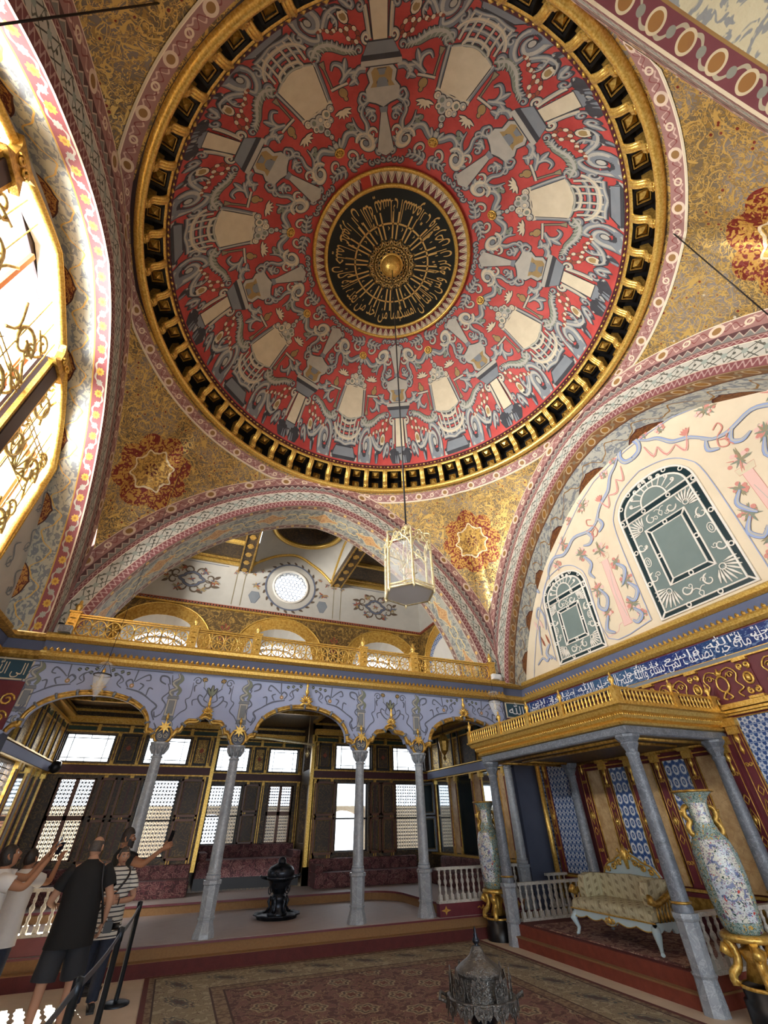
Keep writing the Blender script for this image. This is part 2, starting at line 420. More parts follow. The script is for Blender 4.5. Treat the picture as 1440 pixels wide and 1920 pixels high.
BD_ROSE = band('#84434a', '#97575a', k_vine(.9, .3, .06, '#b9b3a8', 0, .1), k_flower(.45, .075, '#d3a948', .32), k_disc(.45, .03, '#b57f33', .32), k_flower(.45, .06, '#a9aaa2', .32, .225), k_line(-.46, .05, '#c7a04e'), k_line(.45, .06, '#dcc9b2'))('red_rosette_band')
BD_ROSEB = band('#6e4a2c', '#86603b', k_vine(.9, .3, .06, '#9d8a6a', 0, .1), k_disc(.45, .085, '#8d6228', .32), k_ring(.45, .09, .014, '#b7a283', .32), k_disc(.45, .05, '#7d6d58', .32, .225), k_line(-.46, .04, '#4f2f24'), k_line(.45, .05, '#a38b6b'))('brown_rosette_band')
BD_ROSEM = band('#5f2a33', '#71363e', k_vine(.9, .3, .06, '#a39a84', 0, .1), k_disc(.45, .09, '#8a5f2c', .32), k_ring(.45, .095, .014, '#c2b394', .32), k_disc(.45, .05, '#7f8076', .32, .225), k_line(-.46, .05, '#8a6a3a'), k_line(.45, .05, '#cfc0a6'))('maroon_roundel_band')
def lobes(bg1, bg2, lc1, lc2, vine):
    def f(P):
        u, v = P.uv(); c = P.mix(P.noise(5, 4), lin(bg1), lin(bg2))
        sp = P.sm(P.noise(7, 2, .5, P.vec(u, v*.75), 1.2), .5, .55); c = P.mix(sp*.8, c, lin('#6d7683'))
        x = P.cen(u, 1.5); y = v*.8
        w1 = P.near(y-.42-P.sin(u*(4*pi/1.5)+.5)*.2-P.sin(u*(12*pi/1.5))*.03, .022)
        c = P.mix(w1, c, lin(vine))
        lob = .38-P.ab(x)*1.0-P.cos(P.ab(x)*12)*.05
        g = P.sm(P.noise(14, 2, .5, P.vec(u, v*.8), 1.5), .45, .52)
        c = P.mix(P.near(y-lob, .025), c, lin('#4a1e18'))
        c = P.mix(y < lob-.02, c, P.mix(g, lin(lc1), lin(lc2)))
        return {'c': c, 'h': P.noise(30)}
    return f
BD_LOBE = mat('grey_scroll_lobed_soffit', lobes('#a9a99a', '#bfbdad', '#6d2a1c', '#c08a45', '#d8b060'), .6)
BD_LOBEB = mat('grey_scroll_brown_lobes', lobes('#a9aaa2', '#bdbdb3', '#5a3218', '#7c4c22', '#8d6b3d'), .6)
BD_LOBEC = mat('cream_scroll_soffit', lobes('#b3ab8f', '#c9c2a6', '#5a3218', '#7c4c22', '#8d6b3d'), .6)
def cart(P):
    u, v = P.uv(); y = (v-.5)*.75; c = P.mix(P.noise(5, 4), lin('#aaa99c'), lin('#c1bfb0'))
    sp = P.sm(P.noise(6, 2, .5, P.vec(u, y), 1.2), .5, .56); c = P.mix(sp*.8, c, lin('#7b7f80'))
    x = P.cen(u, 1.7)
    w = P.mx(P.near(y-P.sin(x*7.4)*.17-P.sin(x*22)*.035, .018), P.near(y+P.sin(x*7.4)*.17+P.sin(x*22)*.035, .018))*(P.ab(x) > .3)
    c = P.mix(w, c, lin('#efd993'))
    b = P.ab(y)+P.ab(x)*.42-P.cos(x*14)*.025
    g = P.sm(P.noise(16, 2, .5, P.vec(u, y), 1.5), .45, .52)
    c = P.mix(b < .2, c, P.mix(g, lin('#c08a5c'), lin('#dcb27a')))
    return {'c': P.mix(P.near(b-.205, .012), c, lin('#e3cfa0')), 'h': P.noise(30)}
BD_CART = mat('grey_cartouche_soffit', cart, .6)
BD_FLOW = band('#7b5a52', '#96736a', k_vine(.5, .25, .06, '#c9b7a3', 0, .1), k_flower(.5, .05, '#e2bd72', .2), k_flower(.5, .035, '#c9b8a5', .2, .25), k_line(.44, .05, '#d9cbb4'), k_line(-.44, .05, '#d9cbb4'))('flower_edge_band')
# --- tiles
def tileA(P):     # rows of white ovals on blue
    u, v = P.uv(); pu, pv = .155, .2
    r = P.fl(v/pv); x = P.cen(u+(r*.5-P.fl(r*.5))*pu, pu); y = P.cen(v, pv)
    rr = P.hy(x, y*.72); c = P.mix(P.noise(6), lin('#2a4478'), lin('#3b5c98'))
    return {'c': P.lay(c, (P.near(rr-.047, .013), '#d5dbe2'), (rr < .02, '#8fa3bf'), (P.near(P.ab(x)+P.ab(y)*.75-.095, .006), '#7f97bd')), 'r': P.noise(5)*.1+.15}
TILE_A = mat('blue_oval_tiles', tileA, .2)
def tileB(P):     # white flowers on a blue trellis
    u, v = P.uv(); p = .13
    r = P.fl(v/p); x = P.cen(u+(r*.5-P.fl(r*.5))*p, p); y = P.cen(v, p)
    th = P.at2(x, y); rr = P.hy(x, y)+P.cos(th*6)*.009
    c = P.mix(P.noise(6), lin('#28427a'), lin('#3a5a96'))
    return {'c': P.lay(c, (rr < .052, '#b9c6d8'), (rr < .018, '#4767a0'), (P.near(P.ab(y)-.062, .004), '#8fa6c8')), 'r': P.noise(5)*.1+.15}
TILE_B = mat('blue_flower_trellis_tiles', tileB, .2)
def tileT(P):
    u, v = P.uv(); n = P.sm(P.noise(7, 2, .5, P.vec(u, v), 1.8), .56, .6); e = P.mx(P.near(P.cen(u, .42)-.21, .004), P.near(v-.5, .008))
    hue = P.sm(P.noise(.5, 1, .5, P.vec(u, v*0.0)), .4, .62)
    c = P.mix(hue, lin('#26346f'), lin('#2b527b'))
    return {'c': P.lay(c, (n*.55, '#7f9cc4'), (e*.6, '#16204a')), 'r': P.noise(5)*.1+.15}
TILE_T = mat('cobalt_inscription_tiles', tileT, .2)
# --- textiles
def divan_fn(P):
    u, v = P.uv(); n = P.sm(P.noise(9, 2, .5, P.vec(u, v), 1.8), .48, .54); x = P.cen(u, .3); y = P.cen(v+P.fl(u/.3)*.5*.3, .3)
    th = P.at2(x, y); b = P.hy(x, y)+P.cos(th*5)*.02
    return {'c': P.lay(P.mix(n, lin('#3f1f24'), lin('#5d3237')), (b < .1, '#77504e'), (P.near(b-.07, .012), '#4a2228'), (b < .035, '#5a2a30'), (P.near(P.noise(6, 2, .5, P.vec(u, v), 1.5)-.5, .02), '#7d5a55')), 'h': P.noise(60)}
DIVAN = mat('dark_red_damask', divan_fn, .8, 0, .1)
def settee_fn(P):
    x, y, z = P.sep(P.objv); a = P.cen(x+y, .16); r = P.near(a, .03); b = P.near(P.cen(x*.5-y*.5+z, .12), .028)
    n = P.noise(14, 3)
    return {'c': P.lay(P.mix(n, lin('#b5b091'), lin('#cdc8a9')), (r*b*.75, '#7d6f55'), (P.near(P.ab(a)-.05, .004), '#a39b77')), 'h': P.noise(40)}
SETTEE = mat('green_gold_brocade', settee_fn, .6, 0, .1)
PALEBLUE = mat('pale_blue_lacquer', plaster('#a9c3cf', '#c3d8df'), .35, 0, .03)
def carpet_fn(P):
    u, v = P.uv()      # u, v metres from the near corner; field 6 x 8
    x, y, z = P.sep(P.objv); e = P.mn(P.mn(u, P.m('SUBTRACT', 6.3, u)), P.mn(v, P.m('SUBTRACT', 9.3, v)))
    nn = P.noise(9, 3, .6, None, 1.0); w = P.noise(120, 1)
    fld = P.mix(P.sm(nn, .45, .55), lin('#5c3c3a'), lin('#7a5650'))
    rx = P.cen(u, .62); ry = P.cen(v+P.fl(u/.62)*.29, .58); rr = P.hy(rx, ry)+P.cos(P.at2(rx, ry)*6)*.02
    fld = P.lay(fld, (rr < .17, '#a3957b'), (P.near(rr-.12, .02), '#53463f'), (rr < .07, '#6b4038'), (P.near(nn-.5, .012), '#a28e70'))
    bx = P.cen(u+v, .8); by = e-.5; br = P.hy(bx, by)+P.cos(P.at2(bx, by)*8)*.02
    brd = P.mix(P.sm(nn, .46, .54), lin('#8d846c'), lin('#a89f85'))
    brd = P.lay(brd, (br < .19, '#5d5f5c'), (P.near(br-.14, .018), '#9f9378'), (br < .07, '#4f4440'), (P.near(nn-.52, .014), '#5d3f38'))
    gu = P.mix(P.sm(P.noise(16, 2), .45, .55), lin('#6d5647'), lin('#8d7b63'))
    c = P.mix(e < 1.12, fld, gu); c = P.mix(e < .93, c, brd); c = P.mix(e < .16, c, gu)
    c = P.lay(c, (e < .07, '#63302f'), (P.near(e-.16, .012), '#3f2f2c'), (P.near(e-.93, .014), '#47322d'), (P.near(e-1.12, .014), '#432d2a'))
    return {'c': P.mix(w*.25, c, lin('#3a312a')), 'h': w}
CARPET = mat('worn_persian_carpet', carpet_fn, .92, 0, .15)
def rug_fn(P):
    n = P.noise(7, 3, .6, None, 1.2)
    return {'c': P.lay(P.mix(P.sm(n, .42, .55), lin('#6b4340'), lin('#8f6a60')), (P.near(n-.55, .02), '#b39a86'), (P.near(n-.42, .012), '#45282a')), 'h': P.noise(100)}
RUG = mat('faded_rose_rug', rug_fn, .92, 0, .1)
FRINGE = mat('cream_fringe', '#cfc3ac', .9)
# --- glass, metals, stone
GLASS = mat('clear_glass', '#f4f8fa', .03, 0, 0, None, 0, .22)
PANE = mat('daylit_pane', lambda P: lin('#eef4ff'), .1, 0, 0, None, 0, .12)
MIRROR = mat('silvered_mirror', '#c9d2d6', .06, .95)
DARKMIR = mat('dark_mirror', '#26353b', .1, .6)
BLINDG = mat('painted_grey_green_pane', plaster('#5f6f6d', '#73827f'), .5, 0, .03)
TEAL = mat('dark_teal_strip', '#0f2a30', .35)
FROST = mat('frosted_glass', '#dfe3ea', .25, 0, 0, None, .3)
SILVER = mat('tarnished_silver', lambda P: {'c': P.mix(P.noise(12, 4), lin('#4d4c4b'), lin('#8e8c88')), 'h': P.sm(P.noise(38, 3, .6, None, 1.0), .42, .6), 'r': P.noise(9)*.25+.22}, .35, .85, .5)
BRONZE = mat('dark_bronze', lambda P: {'c': P.mix(P.noise(9, 4), lin('#1b1e24'), lin('#3a3f49')), 'h': P.noise(25, 3), 'r': P.noise(9)*.2+.2}, .3, .7, .2)
IRON = mat('black_iron', '#1c1b1d', .45, .3)
STEEL = mat('dark_stanchion_metal', '#2b3138', .35, .7)
WHITEPL = mat('white_plastic', '#d8dadc', .4)
FROSTB = mat('orange_window_frame', plaster('#c9744a', '#dd8f63'), .5, 0, .03)
PORC_P = mat('porcelain_green_scroll', lambda P: {'c': P.lay(P.mix(P.noise(3), lin('#8fa8a6'), lin('#a9bdb8')), (P.sm(P.noise(45, 2, .5, None, 1.5), .5, .56), '#4f6c66'), (P.sm(P.noise(30, 2, .5, None, 1.0), .6, .64), '#c8a24e'), (P.sm(P.noise(17, 2), .64, .68), '#7a4b6e')), 'r': P.noise(3)*.05+.12}, .15)
def porc_scene(P):
    x, y, z = P.sep(P.objv); n = P.noise(26, 3, .6, P.vec(x, y, z*1.6), 1.0); f = P.noise(44, 2, .5, None, .8)
    c = P.mix(P.sm(P.noise(5, 2), .4, .6), lin('#c6d3dd'), lin('#d9dccf'))
    return {'c': P.lay(c, (P.sm(n, .55, .6)*.8, '#8f6a8c'), (P.sm(P.noise(16, 2, .5, None, 1.0), .58, .62)*.8, '#52659f'), (P.sm(f, .6, .63), '#35544e'), (P.sm(P.noise(18, 2), .66, .68), '#b8473f')), 'r': P.noise(3)*.05+.1}
PORC_S = mat('porcelain_painted_scene', porc_scene, .12)
def filig_fn(P):
    n = P.noise(16, 2, .5, None, 1.8); g = P.near(n-.5, .045)
    return {'c': P.mix(g, lin('#5a4030'), lin('#d9b25c')), 'm': g*.6, 'r': .5-g*.15, 'h': g}
FILIG = mat('gold_filigree_panel', filig_fn, .45, .3, .4)
def darkpan(P):
    n = P.noise(7, 2, .5, None, 1.8); g = P.near(n-.5, .03)
    return {'c': P.lay(P.mix(P.noise(2), lin('#2f2620'), lin('#43362c')), (g*.7, '#7a6138')), 'h': g}
DARKPAN = mat('dark_gilt_panelling', darkpan, .5)
GREENP = mat('dark_green_panel', '#2d4437', .4)
# ------------------------------------------------------------------ geometry constants
CX, CY = 2.3, 4.8; XL, XR, YB, YF = -3.25, 7.85, 10.3, -.7
DX, DY = 2.34, 4.81; ZR = 10.85; RR = 5.44
def rfac(t): return 1-.0061*cos(2*t)-.0099*sin(2*t)
def ringp(t, r, z): f = rfac(t); return (DX+r*f*cos(t), DY+r*f*sin(t), z)
def dome_z(r): return 11.66+3.69*sqrt(max(0, 1-(r/5.16)**2))
def domep(t, r, h=0):
    q = min(r, 5.155); z = dome_z(q); nr = q/5.16**2; nz = (z-11.66)/3.69**2; l = hypot(nr, nz) or 1
    f = rfac(t); rr = q-h*nr/l
    return (DX+rr*f*cos(t), DY+rr*f*sin(t), z-h*nz/l)
# ---- dome
mb = MB(); NT = 128
rs = [5.155*sin(pi/2*i/22) for i in range(23)]
mb.grid([[domep(2*pi*i/NT, r) for r in rs]+[ringp(2*pi*i/NT, 5.2, 11.63), ringp(2*pi*i/NT, 5.8, 11.63)] for i in range(NT)], DOMER, None, True, cu=True)
DOME = struct(mb.obj('ceiling'), 'shallow red painted dome with grey grotesque ornament over the hall')
# ---- gilded ring cornice with modillions and coffers
mb = MB(); NR = 104
def ringpath(r, z, n=NR): return [(ringp(2*pi*i/n, r, z), (cos(2*pi*i/n), sin(2*pi*i/n), 0), (0, 0, 1)) for i in range(n)]
mb.sweep([(.09*cos(a), .09*sin(a)) for a in [2*pi*j/10 for j in range(11)]], ringpath(5.45, 10.86), GOLD, True, True)
mb.sweep([(.25, -.02), (.02, -.05), (.02, .0)], ringpath(5.5, 10.86), DARKP, True)
RING = struct(mb.obj('trim_1'), 'gilded ring cornice under the red dome')
mb = MB(); mb.sweep([(0, 0), (.22, .0), (.26, .04), (.26, .5), (.0, .62), (-.26, .62)], ringpath(5.42, 10.95), BLACK, True); mb.obj('coffer_bed', RING)
mb = MB(); mb.sweep([(0, -.05), (-.03, -.03), (-.04, .03), (0, .06), (.06, .06)], ringpath(5.2, 11.56), GOLD, True, True)
mb.sweep([(0, -.02), (0, .09), (-.05, .12)], ringpath(5.17, 11.6), MAROOND, True); mb.obj('gilded_fillet', RING)
NB = 52
mb = MB()
for i in range(NB*5):
    t = 2*pi*i/(NB*5); big = i % 5 in (0, 2)
    rb = .038 if big else .024; c = Vector(ringp(t, 5.15, 11.665)); o = Vector((cos(t), sin(t), 0)); ta = Vector((-sin(t), cos(t), 0)); up = Vector((0, 0, 1))
    b = mb.add([c+ta*rb*1.6, c-ta*rb*1.6, c+o*rb, c-o*rb, c+up*rb, c-up*rb])
    for q in ((0, 2, 4), (2, 1, 4), (1, 3, 4), (3, 0, 4), (2, 0, 5), (1, 2, 5), (3, 1, 5), (0, 3, 5)): mb.face([b+k for k in q], GOLD, True)
bs = mb.obj('bead_string', RING); bs['kind'] = 'stuff'
# one bracket (local: x tangent, y outward, z up; origin on the ring at z=10.95)
mb = MB()
prof = [(-.0, .0), (-.05, .1), (-.02, .2), (-.06, .3), (-.14, .38), (-.2, .5), (-.22, .6)]
for s_ in (-1, 0, 1):
    mb.tube([(s_*.045, y, z) for y, z in cat(prof, 3)], [.05-.012*abs(s_)]*19, GOLD, 6)
mb.box((0, .02, .25), (.14, .16, .5), GOLDW)
BRK = mb.obj('bracket', RING)
mb = MB()
def pyr(c, ux, uy, un, s, h, m):
    b = mb.add([c-ux*s-uy*s, c+ux*s-uy*s, c+ux*s+uy*s, c-ux*s+uy*s, c+un*h])
    for a, d in ((0, 1), (1, 2), (2, 3), (3, 0)): mb.face([b+a, b+d, b+4], m)
def frame_sq(c, ux, uy, un, s, w, h, m):
    for a, d, L in ((ux, uy, s), (uy, ux, s)):
        for sg in (-1, 1):
            p = c+a*(sg*s); q = [p-d*(L+w/2)-a*w/2, p+d*(L+w/2)-a*w/2, p+d*(L+w/2)+a*w/2, p-d*(L+w/2)+a*w/2]
            b = mb.add(q+[x+un*h for x in q])
            for f in ((4, 5, 6, 7), (0, 1, 5, 4), (1, 2, 6, 5), (2, 3, 7, 6), (3, 0, 4, 7)): mb.face([b+k for k in f], m)
ex, ey, ez = Vector((1, 0, 0)), Vector((0, 1, 0)), Vector((0, 0, 1))
fr_n = Vector((0, -1, 0))
frame_sq(Vector((0, .25, .27)), ex, ez, fr_n, .15, .05, .05, BLACK); frame_sq(Vector((0, .245, .27)), ex, ez, fr_n, .1, .016, .05, GOLDW)
pyr(Vector((0, .25, .27)), ex, ez, fr_n, .085, .12, GOLD)
un = Vector((0, -.22, -.98)); uy = Vector((0, .98, -.22))
frame_sq(Vector((0, -.02, .59)), ex, uy, un, .16, .05, .05, BLACK); frame_sq(Vector((0, -.02, .585)), ex, uy, un, .11, .016, .05, GOLDW)
pyr(Vector((0, -.02, .59)), ex, uy, un, .09, .11, GOLD)
COF = mb.obj('coffer', RING)
def ringM(t): 
    M = Matrix.Rotation(t-pi/2, 4, 'Z'); M.translation = ringp(t, RR-.03, 10.95); return M
for i in range(NB):
    t = 2*pi*(i+.18)/NB
    for src, tt in ((BRK, t), (COF, t+pi/NB)):
        if i == 0: src.matrix_basis = ringM(tt)
        else: inst(src, RING, ringM(tt))
# ---- arches
ARC0 = [(0, 9.9), (.5, 9.82), (1, 9.68), (1.5, 9.48), (2, 9.22), (2.7, 8.78), (3.5, 8.07), (4.2, 7.22), (4.75, 6.25), (5.05, 5.45), (5.17, 4.97)]
def mirror_arc(half, n=3):
    h = cat(half, n); return [(-d, z) for d, z in reversed(h)]+h[1:]
ARC = mirror_arc(ARC0)
def arc_z(d, A=ARC):
    for p, q in zip(A, A[1:]):
        if p[0] <= d <= q[0]: return p[1]+(q[1]-p[1])*(d-p[0])/(q[0]-p[0])
    return A[0][1]
def offset(A, w):
    out = []
    for i, p in enumerate(A):
        a = A[max(0, i-1)]; b = A[min(len(A)-1, i+1)]; l = hypot(b[0]-a[0], b[1]-a[1])
        out.append((p[0]-(b[1]-a[1])/l*w, p[1]+(b[0]-a[0])/l*w))
    return out
ALEN = [0]
for p, q in zip(ARC, ARC[1:]): ALEN.append(ALEN[-1]+hypot(q[0]-p[0], q[1]-p[1]))
PL = {'back': lambda d, z, h: (CX+d, YB-h, z), 'front': lambda d, z, h: (CX-d, YF+h, z),
      'left': lambda d, z, h: (XL+h, CY+d, z), 'right': lambda d, z, h: (XR-h, CY-d, z)}
LIM = {'back': 5.55, 'front': 5.55, 'left': 5.5, 'right': 5.5}
def clampd(d, z, s): l = LIM[s]; return (max(-l, min(l, d)), max(4.97, min(z, 10.82)))
WALL = {}
FACE = [(0, .2, BD_THIN), (.2, .52, BD_GREY), (.52, .61, BD_THIN), (.61, .79, BD_ZIG), (.79, 1.08, BD_PINK)]
def strip(mb, mp, A0, A1, m, u=ALEN):
    for i in range(len(A0)-1):
        pts = [mp(*A0[i], 0), mp(*A0[i+1], 0), mp(*A1[i+1], 0), mp(*A1[i], 0)]
        mb.poly(pts, m, [(u[i], 0), (u[i+1], 0), (u[i+1], 1), (u[i], 1)])
ARCHROOT = {}
for sd in PL:
    first = None
    for w0, w1, m in FACE:
        mb = MB(); A0 = [clampd(*p, sd) for p in offset(ARC, w0)]; A1 = [clampd(*p, sd) for p in offset(ARC, w1)]
        strip(mb, PL[sd], A0, A1, m)
        if first is None: first = struct(mb.obj('trim_2' if sd == 'back' else {'left': 'trim_3', 'right': 'trim_4', 'front': 'trim_5'}[sd]), {'back': 'painted bands around the arch over the balcony', 'left': 'painted bands around the window arch', 'right': 'painted bands around the arch over the canopy wall', 'front': 'painted bands of the arch overhead'}[sd]); ARCHROOT[sd] = first
        else: mb.obj('painted_band', first)
# soffits
RB0 = [(0, 9.46), (.6, 9.43), (1.25, 9.33), (2, 9.0), (2.6, 8.6), (3.3, 8.1), (3.9, 7.55), (4.5, 6.8), (4.95, 6.05), (5.25, 5.4), (5.42, 4.97)]
RBK = mirror_arc(RB0)
def soffit(sd, A1, depth, parts):
    P = PL[sd]
    for t0, t1, m in parts:
        mb = MB()
        for i in range(len(ARC)-1):
            q = []
            for k in (i, i+1):
                for t in (t0, t1):
                    a, b = ARC[k], A1[k]; q.append(P(a[0]+(b[0]-a[0])*t, a[1]+(b[1]-a[1])*t, -depth*t))
            mb.poly([q[0], q[1], q[3], q[2]], m, [(ALEN[i], 1), (ALEN[i], 0), (ALEN[i+1], 0), (ALEN[i+1], 1)])
        mb.obj('painted_soffit', ARCHROOT[sd])
soffit('back', ARC, 1.3, [(0, .18, BD_FLOW), (.18, .82, BD_CART), (.82, 1, BD_FLOW)])
soffit('left', offset(ARC, .0), .78, [(0, .36, BD_ROSE), (.36, 1, BD_LOBE)])
soffit('right', RBK, .77, [(0, .36, BD_ROSEB), (.36, 1, BD_LOBEB)])
soffit('front', ARC, 1.6, [(0, .22, BD_ROSEM), (.22, 1, BD_LOBEC)])
# ---- pendentives
OUT = sorted(offset(ARC, 1.08))
def pz0(d): return min(10.8, max(7.0, arc_z(max(-5.6, min(5.6, d)), OUT)))
def pend(t, v):
    c, s = cos(t), sin(t); k = min(5.55/max(abs(c), 1e-6), 5.5/max(abs(s), 1e-6))
    bx, by = CX+c*k, CY+s*k
    d = s*k if 5.55/max(abs(c), 1e-6) < 5.5/max(abs(s), 1e-6) else c*k
    z0 = pz0(abs(d)); T = ringp(atan2(by-DY, bx-DX), 5.5, 10.84); tx, ty = T[0], T[1]
    sph = lambda r: 5.19+sqrt(max(.01, 61.6-r*r))
    L0, L1 = hypot(bx-CX, by-CY), hypot(tx-CX, ty-CY)
    r = L0+(L1-L0)*v; zz = sph(r)+(z0-sph(L0))*(1-v)+(10.84-sph(L1))*v
    x, y = bx+(tx-bx)*v, by+(ty-by)*v
    return Vector((x, y, zz))
for q in range(4):
    td = pi/4+q*pi/2; mb = MB(); nt, nv = 48, 16; pts = []; uvs = []
    for i in range(nt+1):
        t = td+(i/nt-.5)*pi/2*.999; row = [pend(t, 1-j/nv) for j in range(nv+1)]
        l = 0; uu = []
        for j in range(nv+1):
            if j: l += (row[j]-row[j-1]).length
            uu.append(((t-td)*6.4, l))
        pts.append(row); uvs.append(uu)
    mb.grid(pts, ARAB, uvs); P_ = mb.obj('ceiling' if q else 'ceiling')
    struct(P_, 'gilded arabesque pendentive '+['over the canopy corner', 'between window arch and balcony arch', 'dark pendentive above the tall window', 'lit pendentive above the canopy wall'][q])
    # pink border that follows the ring, and the white edging line
    for (w0, w1, m) in ((.1, .36, BD_PINK), (.36, .39, T_C)):
        mb = MB(); A = []; B = []; U = []
        for i in range(nt+1):
            L = uvs[i][-1][1]
            def at(w):
                w = min(w, L)
                for j in range(nv):
                    if uvs[i][j][1] <= w <= uvs[i][j+1][1]+1e-6:
                        f = (w-uvs[i][j][1])/max(1e-6, uvs[i][j+1][1]-uvs[i][j][1]); p = pts[i][j].lerp(pts[i][j+1], f); break
                else: p = pts[i][-1]
                n = Vector((CX, CY, 5.2))-p; return p+n.normalized()*.012
            A.append(at(w0)); B.append(at(w1)); U.append(uvs[i][0][0])
        for i in range(nt): mb.poly([A[i], A[i+1], B[i+1], B[i]], m, [(U[i], 0), (U[i+1], 0), (U[i+1], 1), (U[i], 1)])
        mb.obj('painted_border', P_)
# ---- walls --------------------------------------------------------------
def arch_poly(A, z0, c): return [(c+d, max(z, z0)) for d, z in A]
# left window wall
mp = lambda u, v, h: (-4.0-.3+h, u, v)
outl = [(CY+d, z+.02) for d, z in ARC]; outl = [(outl[0][0], 4.95)]+outl+[(outl[-1][0], 4.95)]
HEAD = [(0, 9.72), (.45, 9.6), (1.1, 9.38), (1.75, 9.15), (2.4, 8.85), (3.05, 8.42), (3.65, 7.85)]
hole = [(CY+d, z) for d, z in mirror_arc(HEAD, 2)]; hole = [(1.15, 5.5)]+hole+[(8.45, 5.5)]
mb = MB(); mb.prism(outl, mp, .3, GREYP, [hole]); WL = struct(mb.obj('wall_left'), 'grey painted lunette wall around the tall left window')
mb = MB(); mb.b2((-4.3, -4.0, 4.55), (-3.95, 10.6, 4.95), GOLDW); mb.b2((-4.35, 10.0, .0), (-4.05, 10.9, 4.56), MAROOND); mb.obj('wall_course', WL)
# right wall
RW = 8.62
mp = lambda u, v, h: (RW+.3-h, u, v)
outl = [(CY+d, z+.03) for d, z in RBK]; outl = [(outl[0][0]-.2, 4.95)]+outl+[(outl[-1][0]+.2, 4.95)]
mb = MB(); mb.prism(outl, mp, .3, CREAM); WR = struct(mb.obj('wall_right'), 'cream lunette wall with painted blind windows above the canopy')
mb = MB(); mb.b2((RW, -1.2, 0), (RW+.3, 10.45, 4.96), MAROON); mb.obj('wall_body', WR)
# corner piers behind the breaks, and the back wall above the arcade
mb = MB(); mb.b2((XR+.02, YB+.14, .0), (RW+.3, YB+.45, 5.0), SLATE); WPR = struct(mb.obj('wall_back'), 'narrow slate pier with an inscription tile in the right corner')
mb = MB(); mb.b2((-4.35, YB+.14, 0), (XL-.02, YB+.45, 5.0), SLATE); WPL = struct(mb.obj('wall_back'), 'narrow pier with an inscription tile in the left corner')
mb = MB()
PIERM = mat('pier_rose_plaster', plaster('#7d5955', '#936d67'), .7, 0, .03)
for x in (XL, XR):
    for y in (YB, YF): mb.box((x+(.04 if x > 0 else -.04), y+(.04 if y > 0 else -.04), 6.3), (.16, .16, 2.7), PIERM)
struct(mb.obj('trim_12'), 'rose plaster edges where the arch bands meet in the corners')
# arcade: column axes and lobed arches
COLX = [-.62, .85, 3.62, 5.11]
AEND = (-3.35, 7.85)
def lobe(x0, x1, zs, za, side_lobes):
    """lobed arch intrados from (x0,zs) to (x1,zs)"""
    c = (x0+x1)/2; hw = (x1-x0)/2; k = .16 if hw > 1 else .12; pts = []
    pts += [(x0, zs), (x0+.03, zs+.07), (x0+k*.6, zs+.12), (x0+k, zs+.11)]
    if hw > 1:
        n = 12
        for i in range(n+1):
            t = i/n; a = pi*(1-t*.5); x = c+(hw-k)*cos(a); z = zs+.14+(za-zs-.14)*sin(a)**.9
            pts.append((x, z))
    else:
        pts += [(x0+k+.03, zs+.2), (x0+k+.12, zs+.3), (c-.16, za-.12), (c-.1, za-.05), (c, za)]
    half = pts; return half+[(2*c-x, z) for x, z in reversed(half[:-1])]
RZ = 3.34; RRAD = .16
ARCHES = [lobe(AEND[0]+.1, COLX[0]-.17, 3.27, 4.02, 1), lobe(COLX[0]+.17, COLX[1]-.17, 3.3, 3.72, 1), lobe(COLX[1]+.17, COLX[2]-.17, 3.27, 4.03, 1),
          lobe(COLX[2]+.17, COLX[3]-.17, 3.3, 3.74, 1), lobe(COLX[3]+.17, AEND[1]-.1, 3.27, 4.03, 1)]
YA = 10.42
poly = [(AEND[0], 4.62), (AEND[0], 3.2)]
for i, a in enumerate(ARCHES):
    poly += a
    if i < 4: poly += [(COLX[i]-.12, 3.21), (COLX[i]+.12, 3.21)]
poly += [(AEND[1], 3.2), (AEND[1], 4.62)]
mb = MB(); mb.prism(poly[::-1], lambda u, v, h: (u, YA+.22-h, v), .22, BLUEP); WB = struct(mb.obj('trim_11'), 'lavender painted arcade with five gilded lobed arches')
mb = MB()
for a in ARCHES:
    a3 = [(x, YA-.02, z) for x, z in cat(a, 2)]; mb.tube(a3, .042, GOLDW, 6)
    a4 = [(x, YA-.01, z+.05) for x, z in cat(a, 2)]; mb.tube(a4, .022, GOLDW, 5)
mb.obj('gilded_arch_moulding', WB)
mb = MB()
for a in ARCHES:
    A3 = cat(a, 3); acc = 0
    for p, q in zip(A3, A3[1:]):
        acc += hypot(q[0]-p[0], q[1]-p[1])
        if acc > .3:
            acc = 0; mb.tube([(p[0], YA-.04, p[1]+.02), (q[0], YA-.04, q[1]+.02)], .062, MARBLED, 6)
mb.obj('moulding_ties', WB)
# cornices: straight runs with gold, slate and leaf teeth
CPROF = [(0, .02), (.2, .02), (.24, -.02), (.22, -.08), (.16, -.1), (.1, -.12), (.09, -.12), (.06, -.3), (.06, -.3), (.1, -.32), (.13, -.36), (.11, -.42), (.03, -.47), (0, -.47)]
CM = [GOLD, GOLD, GOLD, GOLD, GOLD, BLACK, BLUEGREY, GOLD, GOLD, GOLD, GOLD, GOLD, GOLD]
def miter(a, b):
    a, b = Vector(a), Vector(b); return (a+b)/(1+a.dot(b))
nb, nr_, nl = Vector((0, -1, 0)), Vector((-1, 0, 0)), Vector((1, 0, 0))
zc = 5.04
cpath = [((XR, YB+.06, zc), miter(nr_, nb)), ((XR, YB+.14, zc), miter(nr_, nb)), ((RW, YB+.14, zc), miter(nb, nr_)), ((RW, -1.0, zc), nr_)]
mb = MB(); mb.sweep(CPROF, [(p, o, (0, 0, 1)) for p, o in cpath], GOLD, mats=CM)
CR = struct(mb.obj('trim_6'), 'gilded and slate blue cornice above the blue inscription band')
